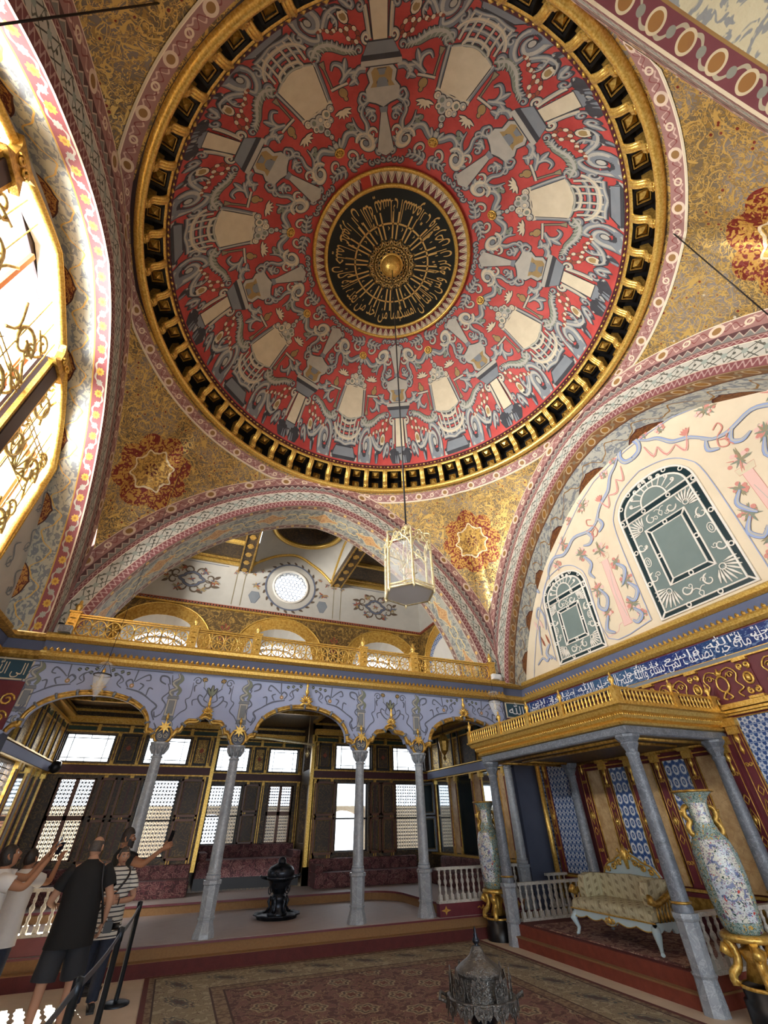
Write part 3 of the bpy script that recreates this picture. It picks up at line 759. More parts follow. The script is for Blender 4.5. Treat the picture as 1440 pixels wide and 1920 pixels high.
mb = MB(); mb.sweep(CPROF, [((XL, YB+.06, zc), nb, (0, 0, 1)), ((XR, YB+.06, zc), nb, (0, 0, 1))], GOLD, mats=CM)
CB = struct(mb.obj('trim_7'), 'gilded and slate cornice carrying the balcony railing')
mb = MB(); mb.sweep(CPROF, [((-4.0, 9.0, zc), nl, (0, 0, 1)), ((-4.0, YB+.14, zc), miter(nl, nb), (0, 0, 1)), ((XL, YB+.14, zc), miter(nb, nl), (0, 0, 1)), ((XL, YB+.06, zc), miter(nl, nb), (0, 0, 1))], GOLDW, mats=[GOLDW if m is GOLD else m for m in CM])  # darker gilding swapped in, so the corner's shade sits in the colour
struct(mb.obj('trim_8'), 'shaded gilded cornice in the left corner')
def tooth(mb, p, o, t, s=.05):
    p, o, t = Vector(p), Vector(o), Vector(t); z = Vector((0, 0, 1))
    q = [p-t*s*.6, p+t*s*.6, p+t*s*.75+z*s*.9+o*.02, p+z*s*1.7+o*.035, p-t*s*.75+z*s*.9+o*.02]
    b = mb.add(q+[p+o*.04+z*s*.7])
    for i in range(5): mb.face([b+i, b+(i+1) % 5, b+5], GOLDW)
mb = MB(); tooth(mb, (0, 0, 0), nb, (1, 0, 0)); TT = mb.obj('leaf_tooth', CB); n = 100; TT.location = (XL+.05, YB, zc-.32)
for i in range(1, n): inst(TT, CB, Matrix.Translation((XL+.05+(XR-XL-.1)*i/(n-1), YB, zc-.32)))
n = 66
for i in range(n): inst(TT, CR, Matrix.Translation((RW-.06, 10.2-7.4*i/(n-1), zc-.32)) @ Matrix.Rotation(-pi/2, 4, 'Z'))
mb = MB()
mb.b2((XL, YB+.06, 4.97), (XR, YB+1.4, 5.03), GOLDW); mb.obj('balcony_edge', CB)
# ------------------------------------------------------------------ floor, platforms
mb = MB(); mb.b2((-9, -7, -.1), (RW+.1, YB+.2, 0), FLOORM); struct(mb.obj('floor'), 'pale matted floor of the hall')
mb = MB()
mb.b2((-3.6, 10.04, 0), (7.75, 10.6, .17), REDCLOTH); mb.b2((-3.6, 10.035, .165), (7.75, 10.2, .172), OCHRE)
mb.b2((-3.6, 10.2, .17), (7.75, 15.0, .325), OCHRE); mb.b2((-3.6, 10.185, .3), (7.75, 10.25, .325), MAROON)
mb.b2((-3.6, 10.21, .325), (7.75, 15.0, .332), PLANK)
STEP = struct(mb.obj('trim_9'), 'stepped platform of the divan room with ochre and dark red risers')
# upper platform with a rounded corner at its right end
edge = [(-3.6, 13.25), (4.6, 13.25)]+[(4.6+.9*sin(a), 13.25-.9+.9*cos(a)) for a in [pi/2*i/8 for i in range(1, 9)]]+[(5.5, 10.3)]
mb = MB(); poly = edge+[(7.75, 10.3), (7.75, 15), (-3.6, 15)]
mb.prism(poly[::-1], lambda u, v, h: (u, v, .332+h), .16, OCHRE); mb.prism(poly[::-1], lambda u, v, h: (u, v, .492+h), .01, PLANK)
mb.sweep([(0, 0), (.02, 0), (.02, .035), (0, .035)], [((x, y, .47), (0, -1, 0) if i < 2 else ((-sin(0)-1, -1, 0) if i < 6 else (-1, 0, 0)), (0, 0, 1)) for i, (x, y) in enumerate(edge)], MAROON)
mb.obj('upper_platform', STEP)
# ------------------------------------------------------------------ marble columns of the arcade
def oct_prof(mb, prof, m, n=8): mb.lathe(prof, (0, 0, 0), m, n, False, pi/8, 2*pi+pi/8)
def make_column(name, label, z0, group, ped=.74, top=3.2, m=MARBLE, k=1.0):
    t = thing(name, label, 'column', (0, 0, z0), 0, group); t['kind'] = 'thing'; H = top-z0
    mb = MB(); oct_prof(mb, [(.19*k, 0), (.18*k, .06), (.135*k, .2), (.135*k, .23), (.15*k, .235), (.15*k, .26), (.135*k, .265), (.145*k, ped-.06), (.165*k, ped-.05), (.165*k, ped), (0, ped)], m); mb.obj('pedestal', t)
    mb = MB(); mb.lathe([(.12*k, ped), (.13*k, ped+.02), (.13*k, ped+.06), (.115*k, ped+.07), (.112*k, ped+.1), (.1*k, (ped+H)/2), (.09*k, H-.26)], (0, 0, 0), m, 20); mb.obj('shaft', t)
    mb = MB(); mb.lathe([(.105*k, ped+.07), (.122*k, ped+.075), (.122*k, ped+.1), (.105*k, ped+.105)], (0, 0, 0), GOLDW if m is MARBLED else m, 20); mb.obj('collar', t)
    mb = MB(); mb.lathe([(.09*k, H-.27), (.105*k, H-.265), (.105*k, H-.24), (.09*k, H-.23)], (0, 0, 0), m, 20); mb.obj('collar', t)
    mb = MB(); mb.lathe([(.09*k, H-.24), (.095*k, H-.19), (.13*k, H-.14), (.125*k, H-.12), (.165*k, H-.06), (.19*k, H-.035), (.19*k, H), (0, H)], (0, 0, 0), m, 8, False, pi/8, 2*pi+pi/8)
    for i in range(8):
        a = pi/4*i; mb.tube([(.1*k*cos(a), .1*k*sin(a), H-.2), (.15*k*cos(a), .15*k*sin(a), H-.1), (.17*k*cos(a), .17*k*sin(a), H-.05)], [.015, .03, .015], m, 5)
    mb.obj('capital', t); return t
cl = ['grey marble column behind the bearded man, leftmost of the arcade', 'grey marble column just left of the dark bronze brazier', 'grey marble column right of the bronze brazier, under the central wide arch', 'grey marble column joining the left end of the right balustrade']
c0 = make_column('marble_column', cl[0], .33, 'arcade columns'); c0.location = (COLX[0], 10.42, .33)
for i in (1, 2, 3): dup(c0, (COLX[i], 10.42, .33), None, cl[i])
def half(name, label, x, y): 
    t = dup(c0, (x, y, .33), None, label); return t
half('', 'grey marble column beside the thin gold pole, behind the canopy', 7.6, 10.36)
# roundels above the capitals and finials on the arches
mpA = planeY(YA)
for i, x in enumerate(COLX):
    mb = MB(); mb.tube([(x+RRAD*cos(a), YA-.03, RZ+RRAD*sin(a)) for a in [2*pi*j/24 for j in range(24)]], .028, GOLDW, 6, True)
    mb.tube([(x+.11*cos(a), YA-.03, RZ+.11*sin(a)) for a in [2*pi*j/16 for j in range(16)]], .014, MARBLED, 5, True)
    mb.prism(circ((x, RZ), .15, 20), lambda u, v, h: (u, YA-.0-h, v), .015, T_N)
    for s in (-1, 1): mb.tube([(x+p[0]*s, YA-.03, p[1]) for p in spiral((.045, RZ-.02), .05, .01, pi/2, -1.3)], .012, T_L, 4)
    st = []
    for j in range(16):
        a = pi/2+pi*2*j/16; r = .13 if j % 2 == 0 else .055; st.append((x+r*cos(a), RZ+.14+r*sin(a)))
    mb.prism(st, lambda u, v, h: (u, YA-.045-h, v), .03, GOLD)
    mb.tube([(x, YA-.04, RZ+.25), (x, YA-.05, RZ+.32), (x, YA-.04, RZ+.4)], [.015, .035, .008], GOLD, 6)
    mb.obj('arch_roundel', WB)
for i, (x, z, s) in enumerate([(-2.05, 4.05, .9), (.13, 3.74, .75), (2.24, 4.07, 1), (4.4, 3.76, .8), (6.51, 4.07, 1)]):
    mb = MB(); P = lambda u, v, h: (u, YA-.03-h, v)
    for r in range(7):
        a = pi/2+(r-3)*.42; L = .2*s*(1-.06*abs(r-3)); mb.tube([(x+.03*s*cos(a), YA-.05, z+.06*s+.03*s*sin(a)), (x+L*.6*cos(a), YA-.07, z+.06*s+L*.6*sin(a)), (x+L*cos(a), YA-.05, z+.06*s+L*sin(a))], [.02*s, .03*s, .006], GOLD, 5)
    mb.tube([(x, YA-.05, z+.2*s), (x, YA-.06, z+.3*s), (x, YA-.05, z+.38*s), (x, YA-.06, z+.44*s), (x, YA-.05, z+.52*s)], [.02, .05*s, .018, .035*s, .006], GOLD, 7)
    mb.tube([(x-.14*s, YA-.05, z-.01), (x-.06*s, YA-.06, z+.05), (x, YA-.06, z+.03), (x+.06*s, YA-.06, z+.05), (x+.14*s, YA-.05, z-.01)], .03*s, GOLD, 6)
    mb.obj('gilded_finial', WB)
# ------------------------------------------------------------------ balcony railing
RAIL = thing('balcony_railing', 'gilded balcony railing of spoked roundels above the lavender arcade', 'railing', (0, YB, 5.03))
PX = [-2.95, -.55, .88, 3.6, 5.06, 7.55]
mb = MB()
for z0, z1, d in ((.0, .06, .1), (.43, .46, .07), (.47, .5, .11)): mb.b2((PX[0], -d/2, z0), (PX[-1], d/2, z1), GOLD)
mb.obj('rails', RAIL)
first = None
for i, x in enumerate(PX):
    if first is None:
        mb = MB(); mb.box((0, 0, .26), (.19, .15, .52), GOLD); mb.box((0, 0, .53), (.23, .19, .04), GOLD); mb.box((0, 0, .03), (.22, .18, .06), GOLD)
        for z in (.14, .26, .38): mb.lathe([(.0, 0), (.06, .01), (0, .03)], (0, -.075, z), GOLDW, 8)
        po = mb.obj('post', RAIL, (x, 0, 0)); mb = MB()
        mb.lathe([(.05, 0), (.03, .03), (.06, .07), (.07, .12), (.05, .17), (.025, .2), (.035, .23), (.01, .27), (0, .28)], (0, 0, .55), GOLD, 12); fi = mb.obj('finial', po); first = po
    else:
        p = inst(first, RAIL, Matrix.Translation((x, 0, 0))); f2 = fi.copy(); COL.objects.link(f2); f2.parent = p
mb = MB(); r = .15
mb.tube([(r*.93*cos(a), 0, r*1.15*sin(a)) for a in [2*pi*j/20 for j in range(20)]], .016, GOLD, 5, True)
for j in range(8):
    a = 2*pi*j/8+pi/8; mb.tube([(.02*cos(a), 0, .02*sin(a)), (.07*cos(a), 0, .08*sin(a)), (.138*cos(a), 0, .17*sin(a))], [.006, .016, .005], GOLD, 4)
mb.lathe([(0, -.03), (.03, 0), (0, .03)], (0, 0, 0), GOLD, 8); RD = mb.obj('spoked_roundel', RAIL)
mb = MB(); mb.tube([(0, 0, -.17), (0, 0, -.1), (0, 0, -.02)], [.03, .008, .025], GOLD, 5); mb.tube([(0, 0, .02), (0, 0, .1), (0, 0, .18)], [.025, .008, .03], GOLD, 5); LF = mb.obj('leaf_spacer', RAIL)
fst = True
for a, b in zip(PX, PX[1:]):
    n = round((b-a-.2)/.283); w = (b-a-.2)/n
    for j in range(n):
        M = Matrix.Translation((a+.1+w*(j+.5), 0, .245)); M2 = Matrix.Translation((a+.1+w*j, 0, .245))
        if fst: RD.matrix_basis = M; LF.matrix_basis = M2; fst = False
        else: inst(RD, RAIL, M); (j and inst(LF, RAIL, M2))
# ------------------------------------------------------------------ gallery behind the balcony
GY = 15.0; GX0, GX1 = -3.2, 7.74
NX = [-1.8, 2.1, 6.06]
def point_arch(c, hw, zs, za, z0, n=8):
    h = [(hw*cos(pi/2*i/n*.98), zs+(za-zs)*sin(pi/2*i/n)**.95) for i in range(n)]+[(0, za)]
    r = [(c+x, z) for x, z in h]; l = [(c-x, z) for x, z in reversed(h[:-1])]
    return [(c+hw, z0)]+r+l+[(c-hw, z0)]
mb = MB(); wallp = lambda u, v, h: (u, GY+.3-h, v)
holes = [point_arch(c, 1.22, 6.55, 7.56, 5.02) for c in NX]
mb.prism([(GX0, 4.9), (GX1, 4.9), (GX1, 8.1), (GX0, 8.1)], wallp, .3, ARABF, holes)
GW = struct(mb.obj('wall_gallery'), 'gold arabesque gallery wall with three arched niches')
mb = MB(); mb.prism([(GX0, 8.1), (GX1, 8.1), (GX1, 11), (GX0, 11)], wallp, .3, GREYP, [circ((2.2, 9.3), .64, 32)]); mb.obj('painted_upper_wall', GW)
mb = MB()
for c in NX:   # gold arch bands and white reveals
    o1 = point_arch(c, 1.62, 6.5, 7.98, 5.02); o0 = point_arch(c, 1.22, 6.55, 7.56, 5.02)
    mb.prism(o1, lambda u, v, h: (u, GY-h, v), .015, GOLDP, [o0[::-1]])
    mb.tube([(x, GY-.02, z) for x, z in o1], .035, GOLD, 5)
mb.obj('gold_arch_band', GW)
mb = MB()
for c in NX:
    o0 = point_arch(c, 1.22, 6.55, 7.56, 5.02)
    for (x, z), (x2, z2) in zip(o0, o0[1:]): 
        k = lambda x_: c+(x_-c)*.86
        mb.poly([(x, GY, z), (x2, GY, z2), (k(x2), GY+.75, 5.02+(z2-5.02)*.86), (k(x), GY+.75, 5.02+(z-5.02)*.86)], WHITEP)
mb.obj('niche_reveal', GW)
mb = MB()
for i in range(110): mb.box((GX0+.05+(GX1-GX0)*i/110, GY-.05, 8.1), (.05, .1, .07), T_K)
mb.b2((GX0, GY-.08, 8.0), (GX1, GY, 8.06), GOLD); mb.b2((GX0, GY-.06, 8.14), (GX1, GY, 8.17), T_K); dm = mb.obj('dentil_moulding', GW); dm['kind'] = 'stuff'
for i, c in enumerate(NX):     # bright lattice windows in the niches
    o = point_arch(c, .98, 6.3, 7.05, 5.02); mb = MB()
    mb.tube([(x, GY+.7, z) for x, z in o], .05, WHITEP, 5)
    for k in range(5): mb.tube([(c-.8+.4*k, GY+.7, 5.02), (c-.8+.4*k, GY+.7, 6.9-.2*abs(k-2))], .012, IRON, 4)
    for z in (5.6, 6.1, 6.6): mb.tube([(c-.95, GY+.7, z), (c+.95, GY+.7, z)], .012, IRON, 4)
    w = struct(mb.obj('window_%d' % (i+1)), ['left', 'middle', 'right'][i]+' bright arched lattice window behind the balcony railing')
    mb = MB(); mb.prism(o, lambda u, v, h: (u, GY+.73-h, v), .01, PANE); mb.obj('pane', w)
# rose window
mb = MB(); cR = (2.2, 9.3)
mb.tube([(cR[0]+.66*cos(a), GY-.02, cR[1]+.66*sin(a)) for a in [2*pi*j/36 for j in range(36)]], .05, WHITEP, 6, True)
hexes = []; s = .15
for i in range(-4, 5):
    for j in range(-4, 5):
        x, y = s*1.0*(i+(j % 2)*.5), s*.866*j
        if hypot(x, y) < .6: hexes.append((cR[0]+x, cR[1]+y))
for x, y in hexes: mb.tube([(x+.084*cos(pi/6+pi/3*k), GY+.06, y+.084*sin(pi/6+pi/3*k)) for k in range(6)], .012, T_N, 4, True)
ROSE = struct(mb.obj('window_4'), 'round window of hexagonal glass high on the gallery wall')
mb = MB(); mb.prism(circ(cR, .64, 32), lambda u, v, h: (u, GY+.1-h, v), .01, PANE); mb.obj('pane', ROSE)
# side walls and ceiling of the gallery
mb = MB(); mb.b2((GX1, YB+1.3, 4.9), (GX1+.2, GY, 8.1), ARABF); mb.b2((GX1, YB+1.3, 8.1), (GX1+.2, GY, 10.2), GREYP)
o1 = point_arch(13.1, 1.6, 6.6, 8.0, 5.02); o0 = point_arch(13.1, 1.25, 6.6, 7.6, 5.02); o2 = point_arch(13.1, 1.05, 6.5, 7.35, 5.02)
fx = lambda e: (lambda u, v, h: (GX1-e-h, u, v))
mb.prism(o1, fx(.0), .02, GOLDP, [o0[::-1]]); mb.prism(o0, fx(0), .015, TILE_B, [o2[::-1]]); mb.prism(o2, fx(0), .012, WHITEP)
mb.tube([(GX1-.03, y, z) for y, z in o1], .04, GOLD, 5)
for i in range(30): mb.box((GX1-.04, YB+1.4+3.6*i/30, 8.1), (.09, .05, .07), T_K)
mb.b2((GX0-.2, YB+1.3, 4.9), (GX0, GY, 8.1), ARABF); mb.b2((GX0-.2, YB+1.3, 8.1), (GX0, GY, 10.2), GREYP)
struct(mb.obj('wall_gallery_side'), 'gallery side walls with a gilded arched niche')
mb = MB(); zc2 = 9.9; Y0g = YB+1.25
mb.b2((GX0, Y0g, zc2), (.5, GY, zc2+.1), DARKPAN); mb.b2((3.9, Y0g, zc2), (GX1, GY, zc2+.1), DARKPAN)
GC = struct(mb.obj('ceiling'), 'dark coffered gallery ceiling with gold mouldings')
mb = MB()
for x0, x1 in ((GX0, .3), (4.1, GX1)):
    for y in (GY-.12, GY-1.7, Y0g+.1): mb.b2((x0, y-.06, zc2-.12), (x1, y+.06, zc2), GOLD)
    mb.b2((x0, GY-.4, zc2-.05), (x1, GY-.3, zc2), GOLDW)
mb.obj('gold_moulding', GC)
mb = MB()
for x in (.36, 4.02):
    mb.b2((x-.2, Y0g, zc2-.28), (x+.2, GY, zc2), DARKPAN)
    for sx in (-.2, .2): mb.b2((x+sx-.025, Y0g, zc2-.31), (x+sx+.025, GY, zc2-.26), GOLDW)
    for k in range(6):
        y = Y0g+.3+k*.6; mb.prism([(x-.12, y), (x-.05, y-.14), (x+.05, y-.14), (x+.12, y), (x+.05, y+.14), (x-.05, y+.14)], lambda u, v, h: (u, v, zc2-.28-h), .012, GOLDP)
mb.obj('painted_beam', GC)
# central vault: white shell from an ogee wall rib to a gilded oval ring, dark dome above
VC = (2.3, 13.1); VR = 1.28; VZ = 10.85
ogee = cat([(.58, 9.82), (.72, 10.05), (1.0, 10.25), (1.4, 10.5), (1.85, 10.66), (2.24, 10.72), (2.6, 10.62), (3.0, 10.4), (3.3, 10.22), (3.6, 9.98), (3.82, 9.74)], 3)
def og(x):
    for p, q in zip(ogee, ogee[1:]):
        if p[0] <= x <= q[0]: return p[1]+(q[1]-p[1])*(x-p[0])/(q[0]-p[0])
    return 9.8
mb = MB(); N = 48; rows = []; hw, hd = 1.62, 1.9
for i in range(N):
    a = 2*pi*i/N; c, s_ = cos(a), sin(a); k = min(hw/max(abs(c), 1e-6), hd/max(abs(s_), 1e-6)); x, y = c*k, s_*k
    z = og(VC[0]+x) if abs(abs(y)-hd) < 1e-3 else og(2.2+y*1.6/1.9)
    row = []
    for j in range(7):
        t = j/6; px, py = x+(VR*c-x)*t, y+(VR*s_-y)*t
        row.append((VC[0]+px, VC[1]+py, z+(VZ-z)*sin(t*pi/2)))
    rows.append(row)
mb.grid(rows, GREYP, None, True, cu=True); mb.obj('vault_shell', GC)
mb = MB(); mb.tube([(VC[0]+VR*cos(a), VC[1]+VR*sin(a), VZ) for a in [2*pi*j/40 for j in range(40)]], .1, GOLD, 8, True)
mb.tube([(x, GY-.03, z) for x, z in ogee], .06, GOLD, 6)
mb.tube([(x, GY-3.75, z) for x, z in ogee], .06, GOLD, 6)
for x in (.6, 3.84): mb.tube([(x, 13.1+(p[0]-2.2)*1.9/1.6, p[1]-.02) for p in ogee], .06, GOLD, 6)
mb.obj('gold_rib', GC)
mb = MB(); mb.lathe([(VR, 0), (VR*.9, .4), (VR*.6, .8), (0, 1)], (VC[0], VC[1], VZ), DARKPAN, 32); mb.obj('dark_cupola', GC)
mb = MB()
for x in (.45, 3.9): mb.b2((x-.05, Y0g, 9.9), (x, GY+.2, 12), GREYP)
mb.b2((GX0, Y0g, 12), (GX1, GY+.3, 12.1), DARKP); mb.b2((GX0, Y0g-.02, 9.95), (GX1, Y0g, 12), DARKP); mb.obj('roof', GC)
# ------------------------------------------------------------------ divan room walls
RY = 15.0; BYY = 16.55; RX0, RX1 = -3.4, 7.7; BX0, BX1 = .66, 3.62
def rect(x0, x1, z0, z1): return [(x0, z0), (x1, z0), (x1, z1), (x0, z1)]
WIN = [ # x0,x1,z0,z1,y,kind
 (-3.28, -2.08, 3.27, 3.96, RY, 'u'), (-1.24, -.08, 3.27, 3.96, RY, 'u'), (4.4, 5.62, 3.27, 3.96, RY, 'u'), (6.42, 7.6, 3.27, 3.96, RY, 'u'),
 (-3.08, -2.18, 1.2, 2.91, RY, 'c'), (-1.06, -.13, 1.2, 2.91, RY, 'g'), (4.48, 5.5, 1.2, 2.91, RY, 'o'), (6.48, 7.42, 1.2, 2.91, RY, 'g'),
 (.82, 1.83, 3.27, 3.97, BYY, 'u'), (2.5, 3.48, 3.27, 3.97, BYY, 'u'), (.79, 1.76, 1.4, 2.9, BYY, 'g'), (2.6, 3.43, 1.4, 2.9, BYY, 'c')]
def wallY(y): return lambda u, v, h: (u, y+.25-h, v)
mb = MB()
for x0, x1, y in ((RX0-.1, BX0, RY), (BX1, RX1+.1, RY), (BX0-.3, BX1+.3, BYY)):
    hs = [rect(*w[:4]) for w in WIN if w[4] == y and x0 <= w[0] < x1]
    mb.prism(rect(x0, x1, .3, 5.0), wallY(y), .25, DARKPAN, hs)
DW = struct(mb.obj('wall_divan'), 'dark panelled rear wall of the divan room with two tiers of windows')
mb = MB(); mb.b2((BX0-.25, RY+.1, .3), (BX0, BYY, 5.0), DARKPAN)
pr = lambda u, v, h: (BX1+h, u, v)
mb.prism(rect(RY, BYY, .3, 5.0), pr, .25, DARKPAN, [rect(RY+.35, RY+1.2, 3.27, 3.97), rect(RY+.4, RY+1.15, 1.4, 2.9)]); mb.obj('bay_side', DW)
mb = MB()
for x0, x1, y in ((RX0, BX0, RY), (BX1, RX1, RY), (BX0, BX1, BYY)):
    mb.b2((x0, y-.05, 3.02), (x1, y, 3.2), MAROOND)
    for z in (3.0, 3.22, 4.0, 4.14): mb.b2((x0, y-.06, z-.018), (x1, y, z+.018), GOLDW)
    mb.b2((x0, y-.12, 4.2), (x1, y, 4.32), GOLD); mb.b2((x0, y-.2, 4.32), (x1, y, 4.36), GOLD); mb.b2((x0, y-.06, 4.5), (x1, y, 4.56), GOLD)
    n = max(2, round((x1-x0)/.75))
    for k in range(n): 
        a = x0+(x1-x0)*k/n; mb.b2((a+.12, y-.03, 4.03), (a+(x1-x0)/n-.04, y, 4.12), GREENP)
        mb.b2((a+.0, y-.07, 4.0), (a+.09, y, 4.18), GOLD)
mb.obj('gold_moulding', DW)
mb = MB()
pil = [(-1.98, RY), (-1.36, RY), (.02, RY), (.5, RY), (3.75, RY), (4.28, RY), (5.72, RY), (6.3, RY), (.7, BYY), (1.92, BYY), (2.4, BYY), (3.56, BYY)]
for x, y in pil:
    for z0, z1 in ((.9, 2.98), (3.22, 4.0)): mb.b2((x-.045, y-.045, z0), (x+.045, y, z1), GOLDW); mb.b2((x-.015, y-.055, z0+.1), (x+.015, y, z1-.1), MAROOND)
for x in (BX0, BX1): mb.b2((x-.05, RY-.07, .9), (x+.05, RY+.06, 4.2), GOLD)
mb.obj('gilded_pilaster', DW)
mb = MB()
for x, y, w in ((-1.67, RY, .21), (.26, RY, .18), (4.0, RY, .2), (6.01, RY, .22), (2.16, BYY, .17)):
    mb.b2((x-w, y-.035, 3.28), (x+w, y, 3.94), IRON); mb.b2((x-w+.03, y-.045, 3.31), (x+w-.03, y, 3.91), FILIG if w < .19 else DARKPAN)
    mb.prism([(x, 3.55), (x+.07, 3.62), (x, 3.7), (x-.07, 3.62)], lambda u, v, h: (u, y-.045-h, v), .012, T_K)
    mb.tube([(x-w+.05, y-.05, 3.33), (x+w-.05, y-.05, 3.33), (x+w-.05, y-.05, 3.89), (x-w+.05, y-.05, 3.89)], .012, GOLDW, 4, True)
mb.obj('ornament_panel', DW)
def window(i, w):
    x0, x1, z0, z1, y, k = w; mb = MB(); yy = y+.12
    fr_ = WOODB if k == 'c' else IRON
    def bar(a, b, c, d, th=.05): mb.b2((a, yy-th/2, c), (b, yy+th/2, d), fr_)
    e = .03; bar(x0, x1, z0, z0+e); bar(x0, x1, z1-e, z1); bar(x0, x0+e, z0, z1); bar(x1-e, x1, z0, z1)
    if k == 'u':
        for f in (.16, .84): mb.b2((x0+(x1-x0)*f-.007, yy-.02, z0), (x0+(x1-x0)*f+.007, yy+.02, z1), IRON); mb.b2((x0, yy-.02, z0+(z1-z0)*f-.007), (x1, yy+.02, z0+(z1-z0)*f+.007), IRON)
        for sx in (0, 1): mb.b2(((x0+x1)/2-.006, yy-.02, z0 if sx else z1-.11), ((x0+x1)/2+.006, yy+.02, z0+.11 if sx else z1), IRON)
    elif k == 'c':
        bar((x0+x1)/2-.045, (x0+x1)/2+.045, z0, z1); bar(x0, x1, (z0+z1)/2-.05, (z0+z1)/2+.05)
        bar(x0, x0+.07, z0, z1); bar(x1-.07, x1, z0, z1)
    else: bar(x0, x1, z0+(z1-z0)*.46-.02, z0+(z1-z0)*.46+.02)
    lab = {'u': 'bright clerestory window with thin lead bars', 'c': 'casement window with cross bars and lattice outside', 'g': 'bright window with iron lattice', 'o': 'open window facing a brick courtyard arch'}[k]
    o = struct(mb.obj('window_%d' % i), lab)
    mb = MB(); mb.b2((x0, yy+.03, z0), (x1, yy+.036, z1), PANE); mb.obj('pane', o)
    if k in 'cg':
        mb = MB(); yg = y+.3; n = 11; nz = int(n*(z1-z0)/(x1-x0))
        for a in range(n+1): mb.b2((x0+(x1-x0)*a/n-.008, yg, z0), (x0+(x1-x0)*a/n+.008, yg+.01, z1), IRON)
        for b in range(nz+1):
            zz = z0+(z1-z0)*b/nz
            if b % 4 == 0: mb.b2((x0, yg, zz-.006), (x1, yg+.01, zz+.006), IRON)
            for a in range(n):
                xx = x0+(x1-x0)*(a+.5)/n; s = .03; p = mb.add([(xx-s, yg, zz), (xx, yg, zz-s*1.3), (xx+s, yg, zz), (xx, yg, zz+s*1.3)]); mb.face(range(p, p+4), IRON)
        g = mb.obj('lattice', o); g['kind'] = 'stuff'
    return o
for i, w in enumerate(WIN): window(i+5, w)
# interior shutters, folded open beside the lower windows
def shutter(x0, x1, y, m=WOODB, pan=DARKPAN, rz=0, z0=1.15, z1=2.92):
    t = bpy.data.objects.new('shutter', None); COL.objects.link(t); t.location = (x0, y, 0); t.rotation_euler = (0, 0, rz); w = x1-x0
    mb = MB(); zm = (z0+z1)/2
    for a, b in ((z0, zm-.02), (zm+.02, z1)):
        e = .05; mb.b2((0, -.04, a), (w, 0, a+e), m); mb.b2((0, -.04, b-e), (w, 0, b), m); mb.b2((0, -.04, a), (e, 0, b), m); mb.b2((w-e, -.04, a), (w, 0, b), m); mb.b2((e, -.02, a+e), (w-e, 0, b-e), pan)
        mb.tube([(e+.02, -.03, a+e+.02), (w-e-.02, -.03, a+e+.02), (w-e-.02, -.03, b-e-.02), (e+.02, -.03, b-e-.02)], .008, GOLDW, 4, True)
    o = mb.obj('shutter_leaf', DW); o.location = (x0, y, 0); o.rotation_euler = (0, 0, rz); bpy.data.objects.remove(t); return o
for x0, x1 in ((-2.08, -1.7), (-1.6, -1.12), (-.08, .5), (3.78, 4.4), (5.56, 5.9), (5.95, 6.42)): shutter(x0, x1, RY-.03)
shutter(1.82, 2.3, BYY-.03, WOODB, DARKPAN, 0, 1.4)
shutter(7.44, 7.95, RY-.05, MARBLED, DARKMIR, radians(-72))
# side walls of the divan room
def side(x, sg, name, label, seq, up):
    """seq: (y0, y1, material) lower panels; up: (y0, y1, material) filigree tier"""
    mb = MB()
    if sg > 0: mb.b2((x, 10.6, .3), (x+.2, RY+.2, 5.0), DARKPAN)
    else: mb.prism(rect(10.6, RY+.2, .3, 5.0), lambda u, v, h: (x-.2+h, u, v), .2, DARKPAN, [rect(11.3, 12.3, 1.15, 2.95)])
    o = struct(mb.obj(name), label)
    if sg < 0:
        mb = MB()
        for k in range(10): mb.b2((x-.12, 11.3+.1*k, 1.15), (x-.1, 11.315+.1*k, 2.95), IRON)
        for k in range(18): mb.b2((x-.12, 11.3, 1.15+.1*k), (x-.1, 12.3, 1.165+.1*k), IRON)
        g = mb.obj('window_lattice', o); g['kind'] = 'stuff'
    def band(y0, y1, z0, z1, m, d, nm): 
        mb = MB(); mb.b2((x-sg*d, y0, z0), (x, y1, z1), m); return mb.obj(nm, o)
    mb = MB(); mb.b2((x-sg*.06, 10.6, 3.03), (x, RY, 3.22), T_S if 0 else BLUEP); mb.obj('lilac_frieze', o)
    mb = MB()
    for z, d, h in ((3.0, .08, .03), (3.25, .08, .03), (4.0, .08, .04), (4.18, .12, .06), (4.36, .22, .07), (4.5, .16, .05), (1.1, .06, .05)): mb.b2((x-sg*d, 10.6, z-h/2), (x, RY, z+h/2), GOLD)
    mb.obj('gold_moulding', o)
    mb = MB(); ys = [10.7+(RY-10.8)*k/6 for k in range(7)]
    for a, b in zip(ys, ys[1:]): mb.b2((x-sg*.05, a+.12, 4.03), (x, b-.02, 4.15), GREENP)
    mb.obj('green_panel', o)
    for y0, y1, m in seq: band(y0, y1, 1.15, 2.95, m, .03, 'wall_mirror' if m in (MIRROR, DARKMIR) else 'wall_panel')
    for y0, y1, m in up: band(y0, y1, 3.28, 3.97, m, .04, 'filigree_panel')
    es = sorted({round(v, 2) for s in seq for v in s[:2]})
    for y in es:
        mb = MB(); mb.b2((x-sg*.055, y-.05, 1.1), (x, y+.05, 3.0), GOLDP); mb.b2((x-sg*.065, y-.018, 1.3), (x, y+.018, 2.8), MAROON); mb.b2((x-sg*.09, y-.06, 2.86), (x, y+.06, 2.99), GOLD); mb.obj('gilded_pilaster', o)
    for y in sorted({round(v, 2) for s in up for v in s[:2]}):
        mb = MB(); mb.b2((x-sg*.07, y-.045, 3.24), (x, y+.045, 4.2), GOLD); mb.b2((x-sg*.1, y-.02, 3.26), (x, y+.02, 4.18), DARKP); mb.obj('gilded_pilaster', o)
    return o
